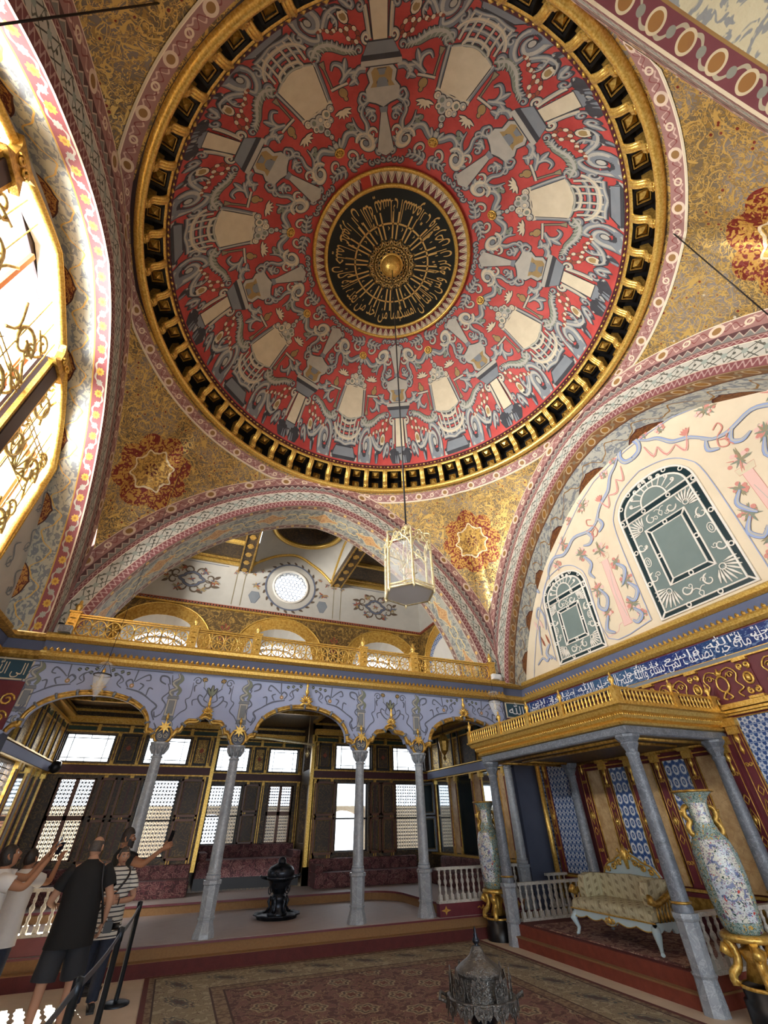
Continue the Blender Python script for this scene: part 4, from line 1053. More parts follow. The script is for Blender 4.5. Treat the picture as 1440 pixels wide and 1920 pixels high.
side(RX1, 1, 'wall_divan_right', 'gilded and mirrored right side wall of the divan room',
     [(13.55, 14.5, MIRROR), (13.12, 13.55, ONYX), (12.2, 13.12, DARKMIR), (11.75, 12.2, ONYX), (11.25, 11.75, MIRROR), (10.95, 11.25, BLUEP), (10.62, 10.95, ONYX)],
     [(14.0, 14.6, FILIG), (13.1, 14.0, FILIG), (12.7, 13.1, FILIG), (11.8, 12.7, DARKPAN), (11.0, 11.8, FILIG)])
side(RX0, -1, 'wall_divan_left', 'gilded and mirrored left side wall of the divan room',
     [(14.2, 14.8, MIRROR), (13.7, 14.2, DARKMIR), (13.3, 13.7, GREYP), (12.6, 13.3, MIRROR), (12.35, 12.6, GREYP)],
     [(14.3, 14.9, FILIG), (13.7, 14.3, FILIG), (13.3, 13.7, FILIG), (12.6, 13.3, FILIG), (12.2, 12.6, DARKPAN), (11.4, 12.2, FILIG)])
mb = MB(); mb.b2((RX0-.3, 10.6, 4.62), (RX1+.3, BYY+.3, 4.72), DARKPAN)
DC = struct(mb.obj('ceiling'), 'dark painted ceiling of the divan room')
mb = MB()
for y in (11.4, 12.6, 13.8): mb.b2((RX0, y-.06, 4.54), (RX1, y+.06, 4.62), GOLDW)
for x in (.7, 3.6): mb.b2((x-.06, 10.6, 4.54), (x+.06, RY, 4.62), GOLDW)
mb.obj('gold_moulding', DC)
# gold fringe canopy edge over the bay
mb = MB(); mb.tube(cat([(BX0, RY-.06, 4.02), (1.4, RY-.1, 4.05), (2.1, RY-.1, 4.02), (3.0, RY-.1, 3.96), (BX1, RY-.06, 3.9)], 4), .035, BRASS, 6); mb.obj('bay_fringe', DW)
# courtyard outside the rear windows
BRICK = mat('courtyard_brick', lambda P: P.mix(P.noise(4, 3), lin('#a85f38'), lin('#c98552')), .8)
def stone_b(P): return P.mix(P.noise(1, 4), lin('#a8947a'), lin('#c9b99c'))
COURT = mat('courtyard_stone', stone_b, .8)
mb = MB(); mb.prism(rect(-9, 14, 0, 2.45), lambda u, v, h: (u, 20.3-h, v), .3, COURT, [point_arch(6.3, .9, 1.6, 2.3, .4), point_arch(1.2, .5, 1.8, 2.2, .4)]); OUTW = struct(mb.obj('wall_courtyard'), 'sunlit courtyard wall seen through the rear windows')
mb = MB(); n = 0
for r in range(13):
    for c in range(10):
        x = 4.6+c*.29+(r % 2)*.145; z = .55+r*.14
        if hypot(x-6.3, max(0, z-1.5)) < .98: continue
        mb.b2((x, 19.94, z), (x+.27, 20.0, z+.12), BRICK)
for x0 in (-1.9, 7.3):
    for r in range(12):
        for c in range(3): mb.b2((x0+c*.29, 19.94, .55+r*.14), (x0+c*.29+.27, 20.0, .67+r*.14), BRICK)
o = mb.obj('brickwork', OUTW); o['kind'] = 'stuff'
mb = MB(); mb.b2((-12, 15.3, -.2), (16, 24, -.1), COURT); struct(mb.obj('ground'), 'pale paved courtyard outside')
# ------------------------------------------------------------------ lettering
FORMS = {}
for i, (c, b, n) in enumerate([('ء', 0xFE80, 1), ('آ', 0xFE81, 2), ('أ', 0xFE83, 2), ('ؤ', 0xFE85, 2), ('إ', 0xFE87, 2), ('ئ', 0xFE89, 4), ('ا', 0xFE8D, 2), ('ب', 0xFE8F, 4), ('ة', 0xFE93, 2), ('ت', 0xFE95, 4), ('ث', 0xFE99, 4), ('ج', 0xFE9D, 4), ('ح', 0xFEA1, 4), ('خ', 0xFEA5, 4), ('د', 0xFEA9, 2), ('ذ', 0xFEAB, 2), ('ر', 0xFEAD, 2), ('ز', 0xFEAF, 2), ('س', 0xFEB1, 4), ('ش', 0xFEB5, 4), ('ص', 0xFEB9, 4), ('ض', 0xFEBD, 4), ('ط', 0xFEC1, 4), ('ظ', 0xFEC5, 4), ('ع', 0xFEC9, 4), ('غ', 0xFECD, 4), ('ف', 0xFED1, 4), ('ق', 0xFED5, 4), ('ك', 0xFED9, 4), ('ل', 0xFEDD, 4), ('م', 0xFEE1, 4), ('ن', 0xFEE5, 4), ('ه', 0xFEE9, 4), ('و', 0xFEED, 2), ('ى', 0xFEEF, 2), ('ي', 0xFEF1, 4)]):
    FORMS[c] = (b, n)
LAM = {'ا': 0xFEFB, 'أ': 0xFEF7}
def shape(s):
    out = []; s = s.replace('الله', '\u0001'); i = 0; prev = False
    while i < len(s):
        c = s[i]
        if c == '\u0001': out.append('\ufdf2'); prev = False; i += 1; continue
        if c == 'ل' and i+1 < len(s) and s[i+1] in LAM:
            out.append(chr(LAM[s[i+1]]+(1 if prev else 0))); prev = False; i += 2; continue
        if c not in FORMS: out.append(c); prev = False; i += 1; continue
        b, n = FORMS[c]; nx = s[i+1] if i+1 < len(s) else ' '
        nxt = n == 4 and nx in FORMS and FORMS[nx][1] > 1
        if n == 1: out.append(chr(b)); prev = False
        else:
            k = (3 if nxt else 1) if prev else (2 if nxt else 0); out.append(chr(b+k)); prev = nxt
        i += 1
    return ''.join(reversed(out))
def text_faces(s):
    """2d glyph faces of a line of lettering, size 1, left to right as seen"""
    cu = bpy.data.curves.new('lettering', 'FONT'); cu.body = s; cu.size = 1; cu.resolution_u = 3
    o = bpy.data.objects.new('lettering', cu); COL.objects.link(o); bpy.context.view_layer.update()
    me = o.evaluated_get(bpy.context.evaluated_depsgraph_get()).to_mesh()
    V = [(v.co.x, v.co.y) for v in me.vertices]; F = [tuple(p.vertices) for p in me.polygons]
    bpy.data.objects.remove(o); bpy.data.curves.remove(cu); return V, F
def put_text(mb, s, fr, m, width=None, hx=1.0, hy=1.0, x0=0.0, y0=0.0, h=0.0, stretch=None):
    V, F = text_faces(s); lo = min(v[0] for v in V); hi = max(v[0] for v in V)
    k = width/(hi-lo) if width else hx
    def yy(y): return y if (not stretch or y < .35) else .35+(y-.35)*stretch
    b = mb.add([fr(x0+(x-lo)*k, y0+yy(y)*hy, h) for x, y in V])
    for f in F: mb.face([b+i for i in f], m)
    return (hi-lo)*k
# ------------------------------------------------------------------ grotesque ornament of the dome: 8 sectors
# sector coordinates: x tangential metres, y plan radius; h lifts each paint layer off the plaster
BA = radians(-48.3)
def dmap(t0, sx=1): return lambda x, y, h: domep(t0+sx*x/max(y, .3), y, .004+h)
def flatmap(x, y, h): return (x, y, h)
class Art:
    """paint strokes in 3 stacked tones: dark contour, body, light edge"""
    def __init__(s, dark=None, e=None): s.mb = MB(); s.cmds = []; s.dk = dark or T_D; s.plain = dark is None and e == 0
    def stroke(s, pts, w, body, light=None, dark='d', n=4, closed=False, e=.018, sh=.3):
        if dark == 'd': dark = None if s.plain else s.dk
        p = cat(pts, n, closed); k = len(p); W = w if isinstance(w, list) else [w, w]
        ws = []
        for i in range(k):
            t = i/(k-1)*(len(W)-1); j = min(int(t), len(W)-2); ws.append(W[j]+(W[j+1]-W[j])*(t-j))
        if dark: s.cmds.append(('r', p, [x+e for x in ws], 0, dark, closed))
        s.cmds.append(('r', p, ws, 1, body, closed))
        if light:
            q = []
            for i in range(k):
                a = p[max(0, i-1)]; b = p[min(k-1, i+1)]; l = hypot(b[0]-a[0], b[1]-a[1]) or 1
                q.append((p[i][0]-(b[1]-a[1])/l*ws[i]*sh, p[i][1]+(b[0]-a[0])/l*ws[i]*sh))
            s.cmds.append(('r', q, [x*.38 for x in ws], 2, light, closed))
    def poly(s, pts, body, dark=T_D, e=.02, lev=1, smooth=0):
        p = cat(pts, smooth, True) if smooth else pts
        if dark: s.cmds.append(('r', p, [e]*len(p), lev-.5, dark, True))
        s.cmds.append(('p', p, None, lev, body, None))
    def disc(s, c, r, body, dark='d', lev=1, sx=1, sy=1, n=10, e=.016):
        if dark == 'd': dark = None if s.plain else s.dk
        if dark: s.cmds.append(('d', c, r+e, lev-.5, dark, (sx, sy, n)))
        s.cmds.append(('d', c, r, lev, body, (sx, sy, n)))
    def volute(s, c, r, a0, turns, w, body=T_M, light=T_L, tail=None):
        p = spiral(c, r, r*.18, a0, turns, 16)
        if tail: p = [tail]+p
        s.stroke(p, [w*.5, w, w*.9, w*.6, w*.25], body, light, n=2)
    def leaf(s, p0, p1, w, body=T_M, light=T_L, bend=.0, n=5):
        dx, dy = p1[0]-p0[0], p1[1]-p0[1]; nx, ny = -dy, dx
        mid = ((p0[0]+p1[0])/2+nx*bend, (p0[1]+p1[1])/2+ny*bend)
        s.stroke([p0, mid, p1], [w*.35, w, w*.75, w*.08], body, light)
    def acanthus(s, p0, p1, w, k=4, bend=.15, side=1, body=T_M, light=T_L):
        dx, dy = p1[0]-p0[0], p1[1]-p0[1]; nx, ny = -dy, dx
        for i in range(k):
            t = (i+.3)/k; q = (p0[0]+dx*t+nx*bend*4*t*(1-t), p0[1]+dy*t+ny*bend*4*t*(1-t))
            for sd in ((1, -1) if side == 0 else (side,)):
                e = (q[0]+dx*.2+nx*sd*.3*(1.1-t*.6), q[1]+dy*.2+ny*sd*.3*(1.1-t*.6))
                s.leaf(q, e, w*(.7-.3*t), body, light, .15*sd)
        s.stroke([p0, (p0[0]+dx*.5+nx*bend, p0[1]+dy*.5+ny*bend), p1], [w*.6, w*.5, w*.1], body, light)
    def emit(s, mp, mirror=False, lev=.004):
        for ci, (kind, p, w, L, m, x) in enumerate(s.cmds):
            L = L+ci*3e-5/lev
            for sg in ((1, -1) if mirror else (1,)):
                P = [(q[0]*sg, q[1]) for q in p] if kind != 'd' else (p[0]*sg, p[1])
                if kind == 'r': s.mb.ribbon(P, w, mp, lev*L+(.0002 if sg > 0 else 0), m, x)
                elif kind == 'p': s.mb.fpoly(P, mp, lev*L, m)
                else: s.mb.disc(P, w, mp, lev*L, m, x[2], x[0], x[1])
        return s.mb
def sector_parts():
    parts = {}
    # basket: fluted cream tub with flowers (x=0 on the basket axis)
    a = Art(); a.poly([(-.29, 3.84), (.29, 3.84), (.42, 4.5), (.2, 4.56), (0, 4.6), (-.2, 4.56), (-.42, 4.5)], T_C)
    for i in range(7):
        x = -.24+.08*i; a.stroke([(x, 3.98), (x*1.22, 4.25), (x*1.4, 4.5)], .016, T_O, None, None)
        a.stroke([(x+.022, 3.98), (x*1.22+.022, 4.25), (x*1.4+.022, 4.5)], .008, T_L, None, None)
    a.stroke([(-.33, 3.84), (-.4, 4.2), (-.46, 4.52)], .04, T_M, T_L); a.stroke([(.33, 3.84), (.4, 4.2), (.46, 4.52)], .04, T_M, T_L); a.stroke([(-.4, 4.5), (-.2, 4.57), (0, 4.6), (.2, 4.57), (.4, 4.5)], .03, T_G, T_L)
    a.stroke([(-.38, 3.84), (0, 3.8), (.38, 3.84)], .04, T_L, T_C)
    for i in range(5): a.disc((-.2+.1*i, 3.97), .05, T_P, T_B, 2, e=.006)
    random.seed(3)
    for i, (x, y, r) in enumerate([(-.3, 3.75, .07), (-.18, 3.7, .09), (-.02, 3.68, .1), (.15, 3.7, .09), (.29, 3.75, .07), (-.1, 3.55, .09), (.07, 3.54, .08), (-.02, 3.4, .07), (.02, 3.28, .05), (-.2, 3.58, .06), (.18, 3.57, .06), (.0, 3.18, .03)]):
        a.disc((x, y), r, T_L if i % 3 else T_C, T_D, 3); a.disc((x+.01, y), r*.45, T_G if i % 2 else T_C, T_M, 4, e=.01)
    parts['painted_basket'] = (a, False)
    # trellis pavilion below the basket
    a = Art()
    for x in (.1, .24, .36): a.stroke([(x, 4.62), (x*.98, 5.0)], .022, T_L, T_C)
    a.stroke([(0, 4.7), (.2, 4.66), (.25, 4.58), (.2, 4.52)], .03, T_L, T_C); a.stroke([(0, 4.82), (.24, 4.8), (.38, 4.74)], .03, T_M, T_L)
    a.stroke([(0, 4.95), (.22, 4.93), (.4, 4.84), (.46, 4.74)], .034, T_L, T_C); a.stroke([(0, 5.03), (.2, 5.0), (.38, 5.0)], .03, T_M, T_L)
    a.volute((.5, 4.62), .12, -pi/2, 1.1, .035); a.volute((.46, 4.9), .09, pi/2, 1.1, .035)
    parts['painted_trellis'] = (a, True)
    a = Art(); a.poly([(-.3, 5.07), (.3, 5.07), (.42, 5.145), (-.42, 5.145)], T_M)
    for i in range(5): a.stroke([(-.24+.12*i, 5.075), (-.32+.16*i, 5.14)], .03, T_D if i % 2 else T_L, None, None)
    a.stroke([(-.46, 5.148), (.46, 5.148)], .01, T_L)
    parts['painted_drum'] = (a, False)
    # candle brackets, lotus, garland, ribbons beside the basket
    a = Art(); a.stroke([(.48, 4.0), (.85, 4.0)], .022, T_L, T_C); a.stroke([(.52, 4.03), (.56, 4.4)], .012, T_O, None); a.poly([(.54, 4.36), (.58, 4.36), (.62, 4.46), (.52, 4.46)], T_O)
    a.disc((.68, 3.88), .085, T_B); a.disc((.68, 3.77), .04, T_B)
    a.stroke([(.7, 4.04), (.86, 4.12), (.88, 4.28), (.76, 4.36), (.66, 4.28)], [.02, .05, .05, .03, .01], T_M, T_L); a.leaf((.84, 4.1), (1.05, 4.2), .05); a.leaf((.9, 4.2), (1.02, 4.38), .05)
    a.volute((1.02, 4.05), .07, 0, 1, .03)
    for k in range(6):
        an = pi*(k/5)*.9-pi*.45; a.leaf((.5, 3.6), (.5+.2*sin(an), 3.6-.2*cos(an)*.8), .03, T_C, None)
    a.disc((.46, 3.3), .05, T_G); a.disc((.56, 3.28), .05, T_G); a.disc((.5, 3.2), .06, T_G)
    gp = [(.42, 4.56), (.62, 4.66), (.85, 4.62), (1.05, 4.48), (1.2, 4.46)]
    a.stroke(gp, [.02, .06, .075, .06, .01], T_G, T_L)
    for q in cat(gp, 3)[1:-1]: a.leaf(q, (q[0]+.09, q[1]-.1), .03, T_G, T_L, .2); a.leaf(q, (q[0]+.1, q[1]+.07), .03, T_M, T_L, -.2)
    for k in range(9):
        an = 2*pi*k/9; c = (1.32+.1*cos(an), 4.66+.1*sin(an)*1.1); a.disc(c, .036, T_C if k % 2 else T_K, T_D, 1, e=.008)
    for k, q in enumerate(cat([(1.22, 4.72), (1.1, 4.8), (1.0, 4.78), (.9, 4.86), (.8, 4.86)], 2)): a.disc(q, .032, T_C if k % 2 else T_K, T_D, 1, e=.008)
    parts['painted_garland'] = (a, True)
    # big C-scrolls around the rosette ring
    a = Art(); a.stroke([(0, 2.93), (.16, 3.02), (.34, 3.16), (.5, 3.12), (.56, 2.95)], [.05, .06, .07, .06, .03], T_M, T_L)
    a.stroke(spiral((.66, 2.86), .21, .05, pi*.9, -1.25, 16), [.03, .075, .08, .06, .03], T_L, T_C, n=2); a.disc((.66, 2.86), .06, T_M, T_D, 3)
    a.volute((.22, 2.72), .17, pi*1.5, .95, .03, T_L, T_C)
    a.acanthus((.05, 2.5), (.5, 2.55), .07, 4, .1, 0); a.leaf((0, 3.0), (0, 3.2), .07); a.leaf((.08, 3.0), (.16, 3.18), .05)
    a.acanthus((.78, 3.0), (.62, 3.42), .07, 3, .2, 1); a.stroke([(.78, 3.02), (.86, 3.2), (.84, 3.4), (.95, 3.55)], [.05, .05, .04, .015], T_M, T_L)
    a.volute((1.0, 3.42), .1, -pi*.6, 1.0, .035); a.volute((1.04, 3.68), .09, pi*.8, -1.0, .03)
    for k in range(3): a.volute((.6+.14*k, 2.42+.02*k), .07, pi/2+.8*k, 1.1, .028, T_M, T_L)
    a.volute((.86, 2.6), .09, 0, 1.1, .03)
    parts['painted_scrollwork'] = (a, True)
    # lower rim scrolls
    a = Art(); a.stroke(spiral((.74, 5.02), .22, .06, pi*1.2, -1.2, 16), [.03, .08, .085, .06, .03], T_M, T_L, n=2); a.disc((.74, 5.02), .05, T_L, T_D, 3)
    a.stroke([(.5, 4.96), (.6, 4.8), (.74, 4.74), (.8, 4.84)], [.06, .06, .05, .03], T_M, T_L)
    a.stroke([(.9, 4.86), (1.08, 5.0), (1.28, 5.04), (1.4, 4.94)], [.05, .045, .035, .015], T_M, T_L)
    a.acanthus((1.12, 5.02), (1.1, 4.78), .06, 3, .2, -1); a.disc((1.3, 4.92), .08, T_C, T_D, 2, 1, 1.2); a.disc((1.3, 4.92), .04, T_B, T_B, 3)
    a.leaf((1.38, 5.12), (1.5, 4.96), .05); a.leaf((1.2, 5.13), (1.08, 5.08), .05); a.volute((1.5, 5.06), .08, pi, 1.0, .03)
    parts['painted_rim_scrolls'] = (a, True)
    # urn axis (x = 0 on the urn axis): obelisk, shield with urn, moulded plate, scaled pillar
    a = Art(); a.poly([(-.2, 2.62), (0, 2.52), (.2, 2.62), (.06, 3.36), (-.06, 3.36)], T_L); a.poly([(-.11, 2.68), (.11, 2.68), (.03, 3.25), (-.03, 3.25)], T_M, None, lev=2)
    a.disc((0, 2.78), .05, T_G, T_D, 3); a.disc((0, 2.92), .04, T_G, T_D, 3); a.poly([(-.07, 3.36), (.07, 3.36), (.09, 3.46), (-.09, 3.46)], T_M)
    a.poly([(-.34, 3.6), (-.16, 3.54), (0, 3.46), (.16, 3.54), (.34, 3.6), (.36, 3.8), (.26, 3.9), (.3, 4.06), (.2, 4.16), (-.2, 4.16), (-.3, 4.06), (-.26, 3.9), (-.36, 3.8)], T_L, T_D, .03)
    a.poly([(-.26, 3.66), (0, 3.56), (.26, 3.66), (.27, 3.8), (.19, 3.9), (.22, 4.06), (.15, 4.12), (-.15, 4.12), (-.22, 4.06), (-.19, 3.9), (-.27, 3.8)], T_B, None, lev=2)
    a.poly([(-.03, 3.6), (.03, 3.6), (.06, 3.72), (.13, 3.8), (.1, 3.92), (.04, 3.98), (.09, 4.1), (-.09, 4.1), (-.04, 3.98), (-.1, 3.92), (-.13, 3.8), (-.06, 3.72)], T_M, T_D, .012, 3)
    a.leaf((-.03, 3.76), (-.02, 3.92), .02, T_L, None)
    parts['painted_urn_shield'] = (a, False)
    a = Art(); a.poly([(-.42, 4.17), (.42, 4.17), (.4, 4.25), (-.4, 4.25)], T_L); a.poly([(-.4, 4.26), (.4, 4.26), (.36, 4.33), (-.36, 4.33)], T_D); a.poly([(-.35, 4.33), (.35, 4.33), (.24, 4.5), (-.24, 4.5)], T_M)
    for k in range(7): a.stroke([(-.27+.09*k, 4.34), (-.18+.06*k, 4.49)], .018, T_L, None, T_D, e=.008)
    a.poly([(-.13, 4.52), (.13, 4.52), (.15, 5.02), (-.15, 5.02)], T_C)
    for r in range(6):
        for k in range(3): a.stroke([(-.1+.1*k-.04, 4.58+.075*r), (-.1+.1*k, 4.62+.075*r), (-.1+.1*k+.04, 4.58+.075*r)], .012, T_M, None, None)
    a.poly([(-.18, 5.03), (.18, 5.03), (.12, 5.09), (-.12, 5.09)], T_M)
    for k in range(7):
        an = (k-3)*.42; a.leaf((.05*(k-3), 5.1), (.05*(k-3)+.26*sin(an), 5.1+.045*cos(an)-.03*abs(k-3)*.2), .05)
    parts['painted_pillar'] = (a, False)
    a = Art(); a.stroke([(.2, 4.54), (.22, 4.8), (.24, 4.98)], .035, T_L, T_C); a.volute((.26, 4.57), .085, -pi/2, 1.2, .03, T_L, T_C); a.volute((.32, 4.98), .07, pi/2, 1.1, .028)
    a.stroke([(.3, 3.62), (.44, 3.56), (.52, 3.66), (.46, 3.76)], [.03, .045, .04, .02], T_M, T_L); a.volute((.5, 3.5), .08, pi, -1.0, .03)
    a.stroke([(.32, 4.12), (.46, 4.14), (.56, 4.04), (.5, 3.92)], [.05, .06, .05, .02], T_M, T_L); a.leaf((.5, 4.1), (.68, 4.14), .06); a.leaf((.52, 4.0), (.7, 3.96), .055)
    a.leaf((.18, 3.4), (.42, 3.34), .05, bend=.2); a.volute((.26, 3.28), .09, 0, 1.1, .03); a.volute((.3, 3.0), .12, pi, -1.1, .035, T_L, T_C); a.leaf((.18, 2.9), (.3, 2.76), .05)
    a.volute((.42, 4.42), .07, 0, 1, .025)
    parts['painted_urn_scrolls'] = (a, True)
    return parts
AXIS = {'painted_basket': 0, 'painted_trellis': 0, 'painted_drum': 0, 'painted_garland': 0, 'painted_scrollwork': 0, 'painted_rim_scrolls': 0}
for nm, (a, mir) in sector_parts().items():
    off = 0 if nm in AXIS else pi/8
    for k in range(8):
        a.mb = MB(); a.emit(dmap(BA+off+k*pi/4), mir).obj(nm, DOME)
# gilded rosettes (relief buttons)
for k in range(8):
    mb = MB(); c = Vector(domep(BA+k*pi/4, 2.92, .02)); n = (Vector((DX, DY, 11))-c).normalized(); ux = n.orthogonal().normalized(); uy = n.cross(ux)
    mb.tube([c+(ux*cos(a)+uy*sin(a))*.105 for a in [2*pi*j/18 for j in range(18)]], .022, GOLD, 5, True)
    mb.poly([c+(ux*cos(a)+uy*sin(a))*.1-n*.005 for a in [2*pi*j/18 for j in range(18)]], BLACK)
    for j in range(8): mb.tube([c+n*.005, c+(ux*cos(j*pi/4)+uy*sin(j*pi/4))*.095+n*.005], [.03, .012], GOLD, 4)
    mb.obj('gilded_rosette', DOME)
# ------------------------------------------------------------------ inscribed medallion at the crown
def med(x, y, h): return (DX+x, DY+y, 14.93-h)
def medp(t, r, h): return med(r*cos(t), r*sin(t), h)
mb = MB(); mb.prism(circ((0, 0), 2.24, 72), med, .02, CREAM); MD = mb.obj('calligraphy_medallion', DOME)
mb = MB(); mb.prism(circ((0, 0), 1.9, 72), med, .03, mat('black_green_ground', '#0c1512', .5)); mb.obj('black_ground', MD)
mb = MB()
for r, w in ((2.24, .05), (1.9, .055)): mb.tube([med(r*cos(a), r*sin(a), .03) for a in [2*pi*j/72 for j in range(72)]], w, GOLD, 6, True)
mb.obj('gold_ring', MD)
mb = MB(); nz = 72
for i in range(nz):
    a = 2*pi*i/nz; da = pi/nz
    for w, m, h in ((.026, T_C, .024),): mb.ribbon([(1.95, a-da), (2.19, a), (1.95, a+da)], .0, lambda u, v, hh: medp(v, u, hh), h, m) if 0 else None
    p = [(1.95*cos(a-da), 1.95*sin(a-da)), (2.19*cos(a), 2.19*sin(a)), (1.95*cos(a+da), 1.95*sin(a+da))]
    mb.fpoly(p, med, .022, MAROON); mb.ribbon(p, .014, med, .026, T_C)
    q = [(2.19*cos(a+.15*da), 2.19*sin(a+.15*da)), (2.02*cos(a+da), 2.02*sin(a+da)), (2.19*cos(a+1.85*da), 2.19*sin(a+1.85*da))]; mb.ribbon(q, .008, med, .025, T_D)
mb.obj('zigzag_border', MD)
mb = MB()
verse = 'ان الله يمسك السموات والارض ان تزولا ولئن زالتا ان امسكهما من احد من بعده انه كان حليما غفورا'
RBASE = 1.62
def ringtext(x, y, h): t = radians(200)-x/RBASE; return medp(t, RBASE-y, .034)
wd = put_text(mb, shape(verse), lambda x, y, h: ringtext(-x*0+x, y, h), GLYPH, 2*pi*RBASE*.985, 1, .62, 0, 0, 0, 1.35)
circles = [(1.06, .022)]
for r, w in circles: mb.ribbon([(r*cos(a), r*sin(a)) for a in [2*pi*j/64 for j in range(64)]], w, med, .034, GLYPH, True)
for j in range(16):       # shafts of the tall letters running to the central knot
    a = 2*pi*j/16+.1
    for da in (-.06, .06): mb.ribbon([(.68*cos(a+da*1.2), .68*sin(a+da*1.2)), (1.34*cos(a+da), 1.34*sin(a+da))], .02, med, .034, GLYPH)
    mb.ribbon([(.9*cos(a+.2), .9*sin(a+.2)), (.95*cos(a+.23), .95*sin(a+.23)), (1.0*cos(a+.2), 1.0*sin(a+.2))], [.004, .016, .004], med, .034, GLYPH)
for st, R0 in ((5, .72), (6, .66), (4, .7)):
    for j in range(16):
        a, b = 2*pi*j/16, 2*pi*(j+st)/16; mb.ribbon([(R0*cos(a), R0*sin(a)), (R0*cos(b), R0*sin(b))], .014, med, .035, GLYPH)
mb.obj('gilt_lettering', MD)
mb = MB(); mb.lathe([(.28, .0), (.3, -.05), (.28, -.13), (.2, -.26), (.08, -.32), (0, -.33)], med(0, 0, .03), GOLD, 20); mb.lathe([(.34, 0), (.33, -.03), (.27, -.04)], med(0, 0, .03), GOLD, 20); mb.obj('gilded_boss', MD)
mb = MB(); t0 = radians(-131); mb.prism([(1.93*cos(t0-.07), 1.93*sin(t0-.07)), (2.19*cos(t0-.05), 2.19*sin(t0-.05)), (2.19*cos(t0+.06), 2.19*sin(t0+.06)), (1.93*cos(t0+.06), 1.93*sin(t0+.06))], med, .036, mat('red_patch', '#b03524', .6)); mb.obj('red_patch', MD)
